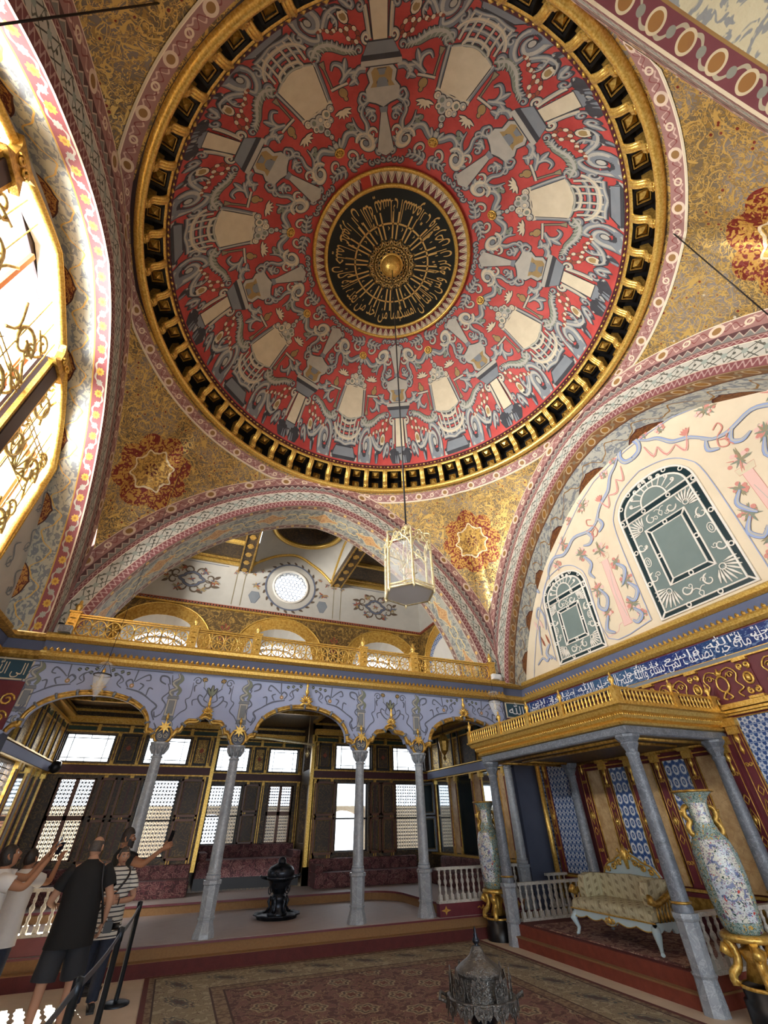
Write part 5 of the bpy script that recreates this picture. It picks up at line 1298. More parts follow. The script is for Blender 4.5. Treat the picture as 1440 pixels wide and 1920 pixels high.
# ------------------------------------------------------------------ painted blind windows of the right lunette
def fanart(mb, c, r0, r1, a0, a1, n, fr, m, h, w=.018):
    for i in range(n):
        a = a0+(a1-a0)*(i+.5)/n; d = (cos(a), sin(a)); s_ = 1 if i < n/2 else -1
        p = [(c[0]+d[0]*r0, c[1]+d[1]*r0), (c[0]+d[0]*(r0+r1)/2, c[1]+d[1]*(r0+r1)/2)]
        q = spiral((c[0]+d[0]*r1*.86-d[1]*s_*r1*.06, c[1]+d[1]*r1*.86+d[0]*s_*r1*.06), r1*.07, r1*.02, a+pi/2*s_+pi, s_*1.2, 10)
        mb.tube([fr(x, y, h) for x, y in cat(p+q, 1)], w, m, 4)
def blind_window(i, label, yc, hw, z0, z1, za, narrow=1.0):
    fr = lambda u, v, h: (RW-h, yc-u, v)
    arch = [(hw, z0), (hw, z1)]+[(hw*cos(a)**.9 if a < pi/2-.01 else 0, z1+(za-z1)*sin(a)**.85) for a in [pi/2*k/9 for k in range(1, 10)]]
    arch = arch+[(-x, z) for x, z in reversed(arch[:-1])]
    def inset(P, d):
        c = (0, (z0+za)/2); out = []
        n = len(P)
        for k in range(n):
            a, b = P[k-1], P[(k+1) % n]; l = hypot(b[0]-a[0], b[1]-a[1]) or 1; out.append((P[k][0]-(b[1]-a[1])/l*d*1.25, P[k][1]+(b[0]-a[0])/l*d*1.25))
        return out
    W_ = WHITEP; s = hw/.97
    mb = MB(); mb.prism(arch, fr, .012, TEAL); o = struct(mb.obj('window_%d' % i), label)
    mb = MB(); mb.tube([fr(x, z, .02) for x, z in arch], .03, W_, 6, True)
    A2 = inset(arch, .12*s+.02); mb.tube([fr(x, z, .02) for x, z in A2], .026, W_, 6, True)
    zt = z1-.0; th = .07*s+.01
    for zz in (zt-th, zt+th): mb.tube([fr(-hw, zz, .022), fr(hw, zz, .022)], .022, W_, 6)
    ix = hw*.5; iz0 = z0+(z1-z0)*.24; iz1 = z1-(z1-z0)*.19
    for d in (0, .11*s): mb.tube([fr(x, z, .022) for x, z in rect(-ix+d, ix-d, iz0+d, iz1-d)], .024, W_, 6, True)
    for sx in (-1, 1):
        for zz, sz in ((iz0, 1), (iz1, -1)): mb.tube([fr(sx*ix, zz, .022), fr(sx*(ix-.11*s), zz+sz*.11*s, .022)], .02, W_, 5)
        mb.tube([fr(sx*hw, z0, .022), fr(sx*(hw-.13*s), z0+.13*s, .022)], .022, W_, 5)
    mb.obj('white_frame', o)
    mb = MB(); mb.prism([p for p in inset(arch, .13*s+.02)], fr, .014, BLINDG); mb.prism(rect(-ix+.1*s, ix-.1*s, iz0+.1*s, iz1-.1*s), fr, .02, BLINDG)
    mb.obj('grey_green_pane', o)
    mb = MB(); mb.prism(rect(-hw+.03, hw-.03, zt-th, zt+th), fr, .017, TEAL); mb.prism(rect(-ix, ix, iz0, iz1), fr, .0165, TEAL, [rect(-ix+.1*s, ix-.1*s, iz0+.1*s, iz1-.1*s)[::-1]]); mb.obj('teal_strip', o)
    mb = MB(); e = .065*s+.01
    dots = [(-hw+e, z0+(z1-z0)*f) for f in (.33, .66)]+[(hw-e, z0+(z1-z0)*f) for f in (.33, .66)]+[(hw*f, z0+e) for f in (-.33, .33)]+[(hw*f, zt) for f in (-.95, -.33, .33, .95)]
    dots += [(p[0]*.94, z1+(p[1]-z1)*.93) for p in (arch[4], arch[7], arch[-5], arch[-8])]+[(0, iz0+.055*s), (0, iz1-.055*s), (-ix+.055*s, (iz0+iz1)/2), (ix-.055*s, (iz0+iz1)/2)]
    for x, z in dots: mb.tube([fr(x+.045*s*cos(a), z+.045*s*sin(a), .03) for a in [2*pi*j/10 for j in range(10)]], .016, W_, 4, True)
    mb.obj('white_ring', o)
    mb = MB(); h = .022; zc_ = zt+th
    mb.tube([fr(.33*hw*cos(a), zc_+.36*hw*sin(a), h) for a in [pi*j/14 for j in range(15)]], .022, W_, 5)
    fanart(mb, (0, zc_), .37*hw, min(hw, za-z1)*.92, .12, pi-.12, 9, fr, W_, h)
    ox, oz0, oz1 = hw-.15*s, z0+.15*s, zt-th-.02
    for sx in (-1, 1):
        for sz, zz, zi in ((1, oz0, iz0), (-1, oz1, iz1)):
            c = (sx*ox, zz)
            o_ = (sx*(ix+.02), zi-sz*.02); D_ = (c[0]-o_[0], c[1]-o_[1]); base = atan2(D_[1], D_[0]); Ld = hypot(*D_)
            for k in range(9):
                a = base+(k-4)*.24; L_ = Ld*(.98-.045*abs(k-4)); mb.tube([fr(o_[0]+cos(a)*Ld*.22, o_[1]+sin(a)*Ld*.22, h), fr(o_[0]+cos(a)*L_*.6, o_[1]+sin(a)*L_*.6, h+.012), fr(o_[0]+cos(a)*L_*.9, o_[1]+sin(a)*L_*.9, h)], [.006, .024*s, .012*s], W_, 5)
            mb.tube([fr(o_[0]+cos(base)*Ld*.2+.06*s*cos(t), o_[1]+sin(base)*Ld*.2+.06*s*sin(t), h+.01) for t in [2*pi*j/10 for j in range(10)]], .014, W_, 4, True)
            for cc, r0, tu in (((sx*ix*.5, (zi+zz)/2), .13*s, sx*sz), ((sx*(ix+hw)*.5, zi+sz*.3*s), .13*s, -sx*sz)):
                mb.tube([fr(*p, h) for p in spiral(cc, r0, .03, pi/2 if tu > 0 else 0, tu*.95, 14)], [.008]+[.018]*6+[.013]*8, W_, 5)
                mb.tube([fr(*p, h) for p in spiral((cc[0]-sx*.1*s, cc[1]+sz*.04*s), r0*.5, .015, pi, -tu*1.1, 10)], .011, W_, 4)
            mb.lathe([(0, .02), (.05*s, 0), (.05*s, -.01)], (0, 0, 0), W_, 8) if 0 else None
        zm = (iz0+iz1)/2
        mb.tube([fr(sx*hw*.755+.07*s*cos(a), zm+.11*s*sin(a), h) for a in [2*pi*j/12 for j in range(12)]], .012, W_, 4, True)
        mb.tube([fr(sx*hw*.755+.03*s*cos(a), zm+.06*s*sin(a), h) for a in [2*pi*j/10 for j in range(10)]], .01, W_, 4, True)
    for zz, dz in ((oz0+.1*s, 1), (oz1-.1*s, -1)):
        for sx in (-1, 1): mb.tube([fr(*p, h) for p in cat([(0, zz-.14*s), (sx*.05*s, zz-.05*s), (0, zz), (sx*.06*s, zz+.06*s), (sx*.12*s, zz+.05*s)], 3)], .011, W_, 4)
    g = mb.obj('stucco_grille', o)
    return o
blind_window(40, 'large painted blind window of white stucco scrolls on the cream lunette', 4.55, .98, 5.2, 7.62, 8.36)
blind_window(41, 'small painted blind window at the left of the cream lunette', 7.86, .8, 5.16, 6.82, 7.44)
blind_window(42, 'small painted blind window at the far right of the cream lunette', 1.24, .8, 5.16, 6.82, 7.44)
# painted flowers, swags and columns of the lunette, mirrored about Y = 4.55
def lunette(k, sg):
    mpL = lambda x, y, h: (RW-.006-h, 4.55+sg*x, y)
    a = Art(e=0)
    a.poly([(1.66, 5.42), (1.9, 5.42), (1.88, 5.54), (1.86, 7.1), (1.68, 7.1), (1.69, 5.54)], T_P, T_R, .008); a.poly([(1.62, 7.1), (1.92, 7.1), (1.96, 7.24), (1.6, 7.24)], T_C, T_R, .008)
    a.stroke([(1.72, 5.6), (1.8, 6.2), (1.73, 6.8)], .006, T_L, None, None); a.stroke([(1.3, 5.35), (1.55, 5.4), (1.6, 5.5), (1.98, 5.5), (2.1, 5.36), (2.45, 5.34)], .01, T_P, None, None)
    def bouquet(x, y, s):
        random.seed(int(x*100+y*10))
        for i in range(24):
            an = random.uniform(0, 2*pi); r = 1.3*s*random.uniform(.3, 1); a.leaf((x, y), (x+r*cos(an)*.8, y+r*sin(an)), .014+.01*random.random(), random.choice([T_O, T_G, T_G, T_R, T_O]), None)
            if i % 2: a.disc((x+r*.7*cos(an+.5), y+r*.7*sin(an+.5)), .03+.02*random.random(), random.choice([T_R, T_P, T_R, T_P]), None)
    for x, y, s in ((1.78, 7.38, .24), (2.36, 7.6, .2), (2.26, 6.5, .2), (2.2, 5.85, .17), (1.5, 6.9, .2), (1.42, 6.36, .2), (1.48, 5.8, .18), (1.36, 5.5, .12), (3.26, 7.75, .16), (2.82, 8.2, .2), (1.8, 8.85, .24), (.85, 9.23, .14), (.5, 9.42, .12), (2.4, 8.75, .12)): bouquet(x, y, s)
    B, L = T_S, T_L
    for p in ([(2.3, 7.5), (2.16, 7.2), (2.3, 7.0), (2.2, 6.8)], [(2.2, 6.5), (2.05, 6.2), (2.2, 5.95), (2.36, 6.1), (2.28, 6.3)], [(2.2, 5.8), (2.36, 5.5), (2.16, 5.36)], [(1.5, 6.85), (1.34, 6.65), (1.42, 6.45), (1.54, 6.3)], [(1.4, 6.3), (1.24, 6.05), (1.4, 5.85), (1.55, 6.0)], [(1.5, 5.7), (1.36, 5.5), (1.52, 5.38), (1.62, 5.46)],
              [(3.7, 7.5), (3.6, 7.8), (3.3, 8.0), (2.95, 7.9), (2.72, 7.98), (2.4, 8.16), (1.9, 8.06), (1.6, 8.14), (1.44, 8.3)], [(2.0, 8.1), (1.86, 7.86), (2.0, 7.72), (2.2, 7.78)], [(1.5, 8.2), (1.44, 7.98), (1.62, 7.85)],
              [(1.6, 8.15), (1.3, 8.5), (1.1, 8.62), (.92, 8.74), (.72, 9.05), (.5, 9.2), (.34, 9.36)], [(4.2, 7.3), (4.3, 7.5), (4.2, 7.65)], [(4.36, 5.4), (4.5, 5.6), (4.3, 5.8)]):
        a.stroke(p, [.02, .04, .045, .035, .015], B, L, T_N, e=.006)
    for p in ([(4.25, 5.35), (4.4, 5.5), (4.55, 5.4), (4.7, 5.52), (4.95, 5.4)], [(4.3, 6.2), (4.25, 6.6), (4.4, 6.9), (4.55, 6.7), (4.45, 6.5)], [(4.7, 5.6), (4.62, 6.1), (4.52, 6.4)]): a.stroke(p, [.015, .03, .015], B, L, T_N, e=.005)
    a.stroke([(.0, 9.52), (.2, 9.5), (.28, 9.3), (.2, 9.1), (.0, 9.04)], .055, B, L, T_N, e=.008)
    for p in ([(1.3, 8.7), (1.1, 8.3), (.98, 8.58)], [(.98, 8.6), (.72, 8.52), (.62, 8.86)], [(.62, 8.86), (.45, 8.7), (.36, 9.1)]): a.stroke(p, [.01, .035, .015], T_P, None, None); a.stroke(p, [.005, .016, .008], T_R, None, None)
    for k in range(5): an = (k-2)*.4; a.leaf((1.26, 8.62), (1.26+.16*sin(an), 8.62+.18*cos(an)), .03, T_R, None)
    for p in ([(1.7, 8.3), (1.84, 8.38), (1.86, 8.22), (1.7, 8.1), (1.64, 7.9), (1.76, 7.8), (1.84, 7.92), (1.7, 8.02)], [(1.95, 8.1), (1.8, 7.95), (1.86, 7.75)]): a.stroke(p, .013, T_R, None, None)
    for x in (4.4, 4.6): a.leaf((x, 6.3), (x+.1, 6.6), .04, T_P, None); a.leaf((x-.1, 5.8), (x-.02, 6.1), .03, T_K, None)
    # thin blue border following the arch and round the panels
    bd = [(d*.965, 5.14+(z-5.02)*.955) for d, z in RB0]; a.stroke(bd, .009, T_S, None, None, n=1)
    a.stroke([(1.2, 5.3), (1.18, 7.5), (1.0, 8.1), (.6, 8.45), (0, 8.62)], .009, T_S, None, None); a.stroke([(1.22, 5.3), (2.4, 5.3), (2.44, 6.9), (2.6, 7.3), (2.9, 7.55), (3.31, 7.62), (3.8, 7.5), (4.12, 7.1), (4.2, 6.6), (4.22, 5.3)], .009, T_S, None, None)
    a.emit(mpL, False, .0015).obj('painted_flowers_and_swags', WR)
lunette(0, 1); lunette(1, -1)
# ------------------------------------------------------------------ inscription band, maroon frieze and panels
mb = MB(); mb.box((RW-.015, 4.6, 4.37), (.03, 11.2, .34), TILE_T); 
mb.poly([(RW-.031, 10.38, 4.2), (RW-.031, -1, 4.2), (RW-.031, -1, 4.54), (RW-.031, 10.38, 4.54)], TILE_T, [(0, 0), (11.4, 0), (11.4, 1), (0, 1)]); mb.obj('inscription_tiles', WR)
mb = MB(); fr = lambda x, y, h: (RW-.036-h, 3.3-x, y)
low = 'ولا يتبعون ما انفقوا ثم سبيل اموالهم الذين عليم والله يشاء لمن يضاعف حبة مائة سنبلة كل'
words = ['كل', 'سنبلة', 'مائة', 'حبة', 'يضاعف', 'لمن', 'يشاء', 'والله', 'عليم', 'الذين', 'اموالهم', 'سبيل', 'ثم', 'لا', 'يتبعون', 'ما', 'انفقوا']
low = ' '.join(words); up = 'في والله واسع ينفقون في الله منا ولا اذى'
put_text(mb, shape(low), lambda x, y, h: (RW-.035, 3.35+6.85-x, 4.225+y), GLYPHW, 6.8, 1, .31, 0, .035, 0, 1.3)
put_text(mb, shape(up), lambda x, y, h: (RW-.036, 3.5+6.6-x, 4.4+y), GLYPHW, 6.4, 1, .17, 0, -.01, 0, 1.1)
mb.obj('white_lettering', WR)
mb = MB(); mb.b2((RW-.03, -1, 4.13), (RW, 10.4, 4.2), T_M); 
for z, d, h in ((4.2, .035, .012), (4.12, .05, .025), (3.44, .08, .03), (3.39, .13, .05), (3.33, .1, .04), (3.29, .06, .03)): mb.b2((RW-d, -1, z-h/2), (RW, 10.4, z+h/2), GOLD)
mb.obj('gold_moulding', WR)
# gilded relief on the maroon frieze
def scrollpanel(y0, y1, z0, z1):
    mb = MB(); c = (y0+y1)/2; zc_ = (z0+z1)/2; T = lambda y, z: (RW-.02, y, z)
    mb.tube([T(c+.1*cos(a), zc_+.13*sin(a)) for a in [2*pi*j/16 for j in range(16)]], .018, GOLD, 5, True)
    for s in (-1, 1):
        mb.tube([T(c+s*y, z) for y, z in cat([(.05, zc_+.2), (.2, z1-.08), (.3, zc_+.12), (.24, zc_), (.32, zc_-.12), (.2, zc_-.18), (.26, z0+.06)], 3)], .014, GOLD, 5)
        mb.tube([T(c+s*p[0], p[1]) for p in spiral((.19, zc_+.12), .06, .015, 0, 1.2, 10)], .012, GOLD, 4)
        mb.tube([T(c+s*y, z) for y, z in cat([(.0, zc_-.13), (.08, zc_-.22), (.02, z0+.07)], 3)], .016, GOLD, 5)
        mb.tube([T(c+s*.1, zc_+.1), T(c+s*.15, zc_+.17)], .012, GOLD, 4)
    mb.tube([T(c, zc_+.14), T(c, z1-.05)], [.035, .012], GOLD, 5)
    for k in range(5): mb.tube([T(c, zc_+.12), T(c+.07*(k-2)*.6, zc_+.22)], [.014, .008], GOLD, 4)
    mb.obj('gilded_cartouche', WR)
def pilaster_frieze(yc, z0, z1):
    mb = MB(); mb.box((RW-.012, yc, (z0+z1)/2), (.024, .2, z1-z0), MAROON); T = lambda y, z: (RW-.035, y, z); zm = (z0+z1)/2
    mb.box((RW-.04, yc, z1-.02), (.08, .24, .04), GOLD); mb.box((RW-.04, yc, z0+.02), (.08, .24, .04), GOLD)
    mb.tube([T(yc+.07*cos(a), zm+.09*sin(a)) for a in [2*pi*j/14 for j in range(14)]], .02, GOLD, 5, True); mb.lathe([(0, .03), (.04, .0)], (0, 0, 0), GOLD, 6) if 0 else None
    mb.tube([T(yc, zm-.05), T(yc, zm+.05)], .04, GOLD, 6)
    for s in (-1, 1):
        for t in (-1, 1): mb.tube([T(yc+s*p[0], zm+t*p[1]) for p in spiral((.055, .2), .055, .012, -pi/2, 1.25, 12)], .02, GOLD, 5)
    mb.obj('gilded_frieze_pilaster', WR)
for yc in (2.55, 3.35, 4.5, 5.43, 6.4, 7.35, 8.3, 9.25, 10.1): pilaster_frieze(yc, 3.46, 4.1)
for y0, y1 in ((2.65, 3.25), (3.45, 4.4), (4.6, 5.33), (5.53, 6.3), (6.5, 7.25), (7.45, 8.2), (8.4, 9.15)): scrollpanel(y0, y1, 3.46, 4.1)
# wall panels: (y0, y1, z1, material)
PAN = [(9.3, 10.12, 3.14, TILE_B), (8.36, 9.2, 2.84, TILE_B), (7.66, 8.08, 2.8, None), (7.2, 7.6, 2.8, None)]
def panel(y0, y1, z0, z1, m, nm):
    mb = MB(); mb.poly([(RW-.022, y1, z0), (RW-.022, y0, z0), (RW-.022, y0, z1), (RW-.022, y1, z1)], m, [(0, 0), (y1-y0, 0), (y1-y0, z1-z0), (0, z1-z0)]); o = mb.obj(nm, WR)
    mb = MB(); T = [(RW-.03, y0, z0), (RW-.03, y1, z0), (RW-.03, y1, z1), (RW-.03, y0, z1)]; mb.tube(T, .016, GOLDP, 4, True); mb.obj('gold_fillet', WR)
KPAN = [(8.33, 8.72, ONYX), (7.62, 8.08, TILE_A), (6.98, 7.36, ONYX), (6.23, 6.72, TILE_A), (5.57, 6.01, ONYX)]
for y0, y1, m in KPAN: panel(y0, y1, .9, 2.76, m, 'wall_tile_panel' if m is TILE_A else 'breccia_panel')
panel(9.32, 10.1, .9, 3.12, TILE_B, 'wall_tile_panel'); panel(10.2, 10.36, .9, 3.12, TILE_B, 'wall_tile_panel'); panel(3.2, 5.02, .9, 3.24, TILE_B, 'wall_tile_panel')
panel(4.85, 5.4, .9, 2.2, ONYX, 'breccia_panel') if 0 else None
def wall_pilaster(y, z1, cap=True):
    mb = MB(); mb.box((RW-.02, y, (z1+.9)/2), (.04, .2, z1-.9), MAROON); mb.obj('maroon_pilaster', WR)
    mb = MB(); T = lambda yy, z: (RW-.045, yy, z)
    for s in (-.075, .075): mb.tube([T(y+s, .95), T(y+s, z1-.1)], .008, GOLDP, 4)
    if cap: mb.box((RW-.06, y, z1-.02), (.14, .26, .12), GOLD); mb.box((RW-.05, y, z1-.14), (.1, .18, .12), GOLD)
    mb.tube([T(y, z1-.2), T(y, z1-.3), T(y, z1-.34), T(y, z1-.44), T(y, z1-.5)], [.04, .045, .012, .035, .006], GOLD, 6)
    zm = .9+(z1-.9)*.45; mb.tube([T(y, zm+.16), T(y-.05, zm), T(y, zm-.16), T(y+.05, zm)], .012, GOLD, 4, True); mb.tube([T(y, zm-.06), T(y, zm), T(y, zm+.06)], [.01, .035, .01], GOLD, 6)
    for d in (-1, 1):
        for s in (-1, 1): mb.tube([T(y, zm+d*.2), T(y+s*.045, zm+d*.27), T(y, zm+d*.34)], .01, GOLDP, 4)
    for z in (zm-.6, zm+.62): 
        for s in (-1, 1): mb.tube([T(y+s*p[0], z+p[1]) for p in spiral((.03, 0), .035, .01, 0, 1.2, 8)], .009, GOLDP, 4)
    mb.obj('gilded_pilaster_ornament', WR)
for y in (8.2, 7.49, 6.84, 6.12, 5.42): wall_pilaster(y, 2.95)
for y in (8.85, 9.2, 10.15, 5.13): wall_pilaster(y, 3.2)
mb = MB()
for z, d, h, m in ((.86, .06, .04, GOLD), (.8, .04, .06, MAROON), (.3, .05, .5, MAROOND), (2.82, .05, .02, GOLDP)): mb.b2((RW-d, 2 if z < 1 else 5.4, z-h/2), (RW, 10.4 if z < 1 else 8.9, z+h/2), m)
mb.b2((RW-.03, 2, .55), (RW, 10.4, .78), GOLDW); mb.obj('dado', WR)
# corner piers: inscription tile panels beside the arcade
for x0, x1, s_, k in ((7.93, 8.6, 'الله', 1), (-4.0, -3.3, 'الى الله', 0)):
    mb = MB(); mb.b2((x0, YB+.12, 4.16), (x1, YB+.16, 4.56), T_C); mb.b2((x0+.03, YB+.11, 4.19), (x1-.03, YB+.16, 4.53), mat('dark_teal_tile', plaster('#1f3d4b', '#2c5266'), .25, 0, .02))
    put_text(mb, shape(s_), lambda x, y, h: (x0+.08+x, YB+.105, 4.26+y), GLYPHW if k else T_C, (x1-x0)-.16, 1, .28, 0, 0, 0, 1.2); mb.obj('pier_inscription', WPR if k else WPL)
    mb = MB(); mb.b2((x0, YB+.1, 3.3), (x1, YB+.16, 4.14), MAROON); mb.obj('pier_panel', WPR if k else WPL)
    mb = MB(); c = (x0+x1)/2
    for d in (-.2, .2): 
        for z in (3.5, 3.8): mb.tube([(c+d+p[0], YB+.09, z+p[1]) for p in spiral((0, 0), .12, .03, 0, 1.4*(1 if d > 0 else -1), 14)], .02, GOLD, 5)
    mb.obj('pier_gilding', WPR if k else WPL)
mb = MB(); mb.tube([(8.42, 10.2, 0), (8.42, 10.2, 3.1)], .06, GOLD, 12); mb.obj('gold_pole', WR)
# ------------------------------------------------------------------ throne canopy
KX, KY0, KY1 = 6.4, 5.45, 9.3
KAN = thing('throne_canopy', 'gilded flat canopy on slender grey marble columns over the settee', 'canopy', (0, 0, 0))
z = Vector((0, 0, 1))
def kpath(ex):
    return [((RW, KY0-ex, 0), Vector((0, -1, 0)), z), ((KX-ex, KY0-ex, 0), Vector((-1, -1, 0)), z), ((KX-ex, KY1+ex, 0), Vector((-1, 1, 0)), z), ((RW, KY1+ex, 0), Vector((0, 1, 0)), z)]
def ksweep(prof, m, nm, ex=.12):
    mb = MB(); mb.sweep(prof, kpath(ex), m); return mb.obj(nm, KAN)
ksweep([(-.1, 2.93), (.0, 2.93), (.02, 2.95), (.02, 3.05), (.0, 3.06)], MARBLED, 'marble_beam')
ksweep([(0, 3.06), (.06, 3.07), (.08, 3.1), (.05, 3.13), (.1, 3.15), (.12, 3.19), (.1, 3.21), (.17, 3.24), (.2, 3.3), (.24, 3.32), (.24, 3.35), (.05, 3.36)], GOLD, 'gilded_cornice')
mb = MB()
def along(n, ex, f):
    segs = kpath(ex)
    for (p, _, _), (q, _, _) in zip(segs, segs[1:]):
        p, q = Vector(p), Vector(q); L = (q-p).length; k = max(1, round(L/n))
        for i in range(k): f(p+(q-p)*((i+.5)/k), (q-p).normalized())
along(.05, .235, lambda p, t: mb.lathe([(0, -.02), (.02, 0), (0, .02)], (p.x, p.y, 3.2), GOLD, 5)); o = mb.obj('bead_course', KAN); o['kind'] = 'stuff'
ksweep([(0, 3.36), (.05, 3.36), (.05, 3.39), (0, 3.39)], GOLD, 'rail', .26); ksweep([(0, 3.55), (.05, 3.55), (.05, 3.59), (0, 3.59)], GOLD, 'rail', .26)
ksweep([(0, 3.38), (0, 3.56)], MAROOND, 'rail_backing', .2)
mb = MB(); mb.lathe([(.02, 0), (.028, .03), (.014, .06), (.03, .1), (.014, .15), (.022, .18)], (0, 0, 3.38), GOLD, 6); SP = mb.obj('spindle', KAN); SP.matrix_basis = Matrix.Translation((KX-.285, KY0-.2, 0)); nsp = [0]
def sp(p, t):
    if nsp[0] > 108: return
    inst(SP, KAN, Matrix.Translation((p.x, p.y, 0))); nsp[0] += 1
along(.085, .285, sp)
mb = MB(); mb.box((0, 0, 3.475), (.1, .1, .24), GOLD); PO = mb.obj('rail_post', KAN); mb = MB(); mb.lathe([(.03, 0), (.02, .03), (.045, .08), (.04, .12), (.012, .15), (.02, .18), (0, .22)], (0, 0, 3.6), GOLD, 10); FI = mb.obj('finial', PO)
pp = [(KX-.285, KY0-.285), (KX-.285, 6.4), (KX-.285, 7.37), (KX-.285, 8.35), (KX-.285, KY1+.285), (7.45, KY0-.285), (8.4, KY0-.285), (7.45, KY1+.285)]
for i, (x, y) in enumerate(pp):
    if i == 0: PO.location = (x, y, 0)
    else:
        p = inst(PO, KAN, Matrix.Translation((x, y, 0))); f2 = FI.copy(); COL.objects.link(f2); f2.parent = p
mb = MB(); mb.b2((KX, KY0, 2.93), (RW, KY1, 3.0), DARKPAN); mb.obj('soffit_board', KAN)
mb = MB()
for a, b in (((KX+.1, KY0+.1), (RW-.1, KY0+.1)), ((KX+.1, KY1-.1), (RW-.1, KY1-.1)), ((KX+.1, KY0+.1), (KX+.1, KY1-.1)), ((RW-.1, KY0+.1), (RW-.1, KY1-.1)), ((KX+.5, KY0+.5), (KX+.5, KY1-.5)), ((KX+.5, KY0+.5), (RW-.5, KY0+.5)), ((KX+.5, KY1-.5), (RW-.5, KY1-.5))): mb.tube([(*a, 2.92), (*b, 2.92)], .035, GOLDW, 5)
mb.obj('soffit_moulding', KAN)
def kcol(x, y, slab=True, hz=0.0):
    H = 2.93; mb = MB()
    mb.lathe([(.15, 0), (.145, .1), (.13, .3), (.135, .31), (.15, .33), (.13, .345), (.14, .8), (.16, .83), (.16, .88), (0, .88)], (x, y, 0), MARBLE, 8, False, pi/8, 2*pi+pi/8); mb.obj('column_pedestal', KAN)
    mb = MB(); mb.lathe([(.12, .88), (.125, .93), (.108, .96), (.1, 1.9), (.085, H-.3), (.1, H-.27), (.1, H-.24), (.085, H-.23)], (x, y, 0), MARBLED, 20); mb.obj('column', KAN)
    mb = MB(); mb.lathe([(.085, H-.24), (.095, H-.2), (.14, H-.12), (.13, H-.1), (.19, H-.03), (.19, H+.005), (0, H+.005)], (x, y, 0), MARBLED, 8, False, pi/8, 2*pi+pi/8); mb.obj('column_capital', KAN)
    mb = MB(); mb.lathe([(.108, .96), (.128, .965), (.128, .985), (.106, .99)], (x, y, 0), GOLDW, 16); mb.obj('column_collar', KAN)
kcol(KX, KY0); kcol(KX, KY1); kcol(RW-.24, KY0); kcol(RW-.24, KY1-.3)
# kiosk platform
mb = MB(); mb.b2((KX-.06, KY0+.02, 0), (RW, KY1+.02, .14), RUSTCLOTH); mb.b2((KX-.07, KY0+.01, .13), (RW, KY1+.03, .15), OCHRE)
mb.b2((KX+.02, KY0+.03, .15), (RW, KY1+.0, .3), RUSTCLOTH); mb.b2((KX+.06, KY0+.06, .28), (RW, KY1-.02, .31), REDCLOTH)
struct(mb.obj('trim_10'), 'low stepped rust red platform under the canopy')
mb = MB(); mb.b2((KX+.12, KY0+.35, .311), (RW-.35, KY1-.45, .325), RUG); tag(mb.obj('rose_rug'), 'faded rose rug under the settee on the canopy platform', 'rug')
# ------------------------------------------------------------------ marble balustrades
def balustrade(label, p, q, z0, n, base=None, H=.56):
    p, q = Vector((*p, 0)), Vector((*q, 0)); L = (q-p).length; an = atan2((q-p).y, (q-p).x)
    t = thing('balustrade', label, 'balustrade', (p.x, p.y, z0), an)
    mb = MB(); mb.box((L/2, 0, H-.02), (L, .1, .045), MARBLEW); mb.obj('handrail', t)
    mb = MB(); mb.box((L/2, 0, .02), (L, .12, .04), MARBLEW); mb.obj('bottom_rail', t)
    b0 = None
    for i in range(n):
        x = L*(i+.5)/n
        if b0 is None:
            mb = MB(); mb.box((0, 0, .085), (.07, .07, .09), MARBLEW); mb.lathe([(.03, .13), (.018, .17), (.03, .22), (.014, .27), (.036, .31), (.036, .34), (.014, .38), (.028, .43), (.016, .47), (.03, H-.04)], (0, 0, 0), MARBLEW, 10); b0 = mb.obj('baluster', t, (x, 0, 0))
        else: inst(b0, t, Matrix.Translation((x, 0, 0)))
    if base:
        mb = MB(); mb.box((L/2, 0, -base/2), (L, .14, base), MAROON); bb = mb.obj('base_panel', t)
        for i in range(3):
            mb = MB(); c = L*(i*.5) if 1 else 0; c = min(max(c, .14), L-.14)
            if i == 1: 
                for s in (-1, 1): mb.tube([(c+s*x, -.075, -base/2+zz) for x, zz in cat([(0, .03), (.05, -.02), (.09, .02), (.14, 0)], 3)], .012, GOLDP, 4)
                mb.tube([(c, -.075, -base/2-.04), (c, -.075, -base/2+.04)], .016, GOLDP, 5)
            else: mb.prism([(c+(.11 if k % 2 == 0 else .035)*cos(k*pi/4), -base/2+(.07 if k % 2 == 0 else .03)*sin(k*pi/4)) for k in range(8)], lambda u, v, h: (u, -.072-h, v), .008, GOLDP)
            mb.obj('gold_ornament', bb)
    return t
balustrade('white marble balustrade on a red panel, behind the left porcelain vase', (5.32, 10.3), (7.36, 10.3), .53, 15, .2)
balustrade('white marble balustrade on a red panel, behind the man in black', (-3.2, 10.3), (-.82, 10.3), .53, 16, .2)
balustrade('grey marble balustrade closing the far side of the canopy platform', (6.58, 9.3), (8.3, 9.3), .31, 12, None, .56)
balustrade('grey marble balustrade closing the near side of the canopy platform', (6.58, 5.45), (8.2, 5.45), .31, 12, None, .56)
balustrade('small white balustrade in the corner behind the canopy', (7.98, 10.1), (8.55, 10.1), .35, 4, None, .56)
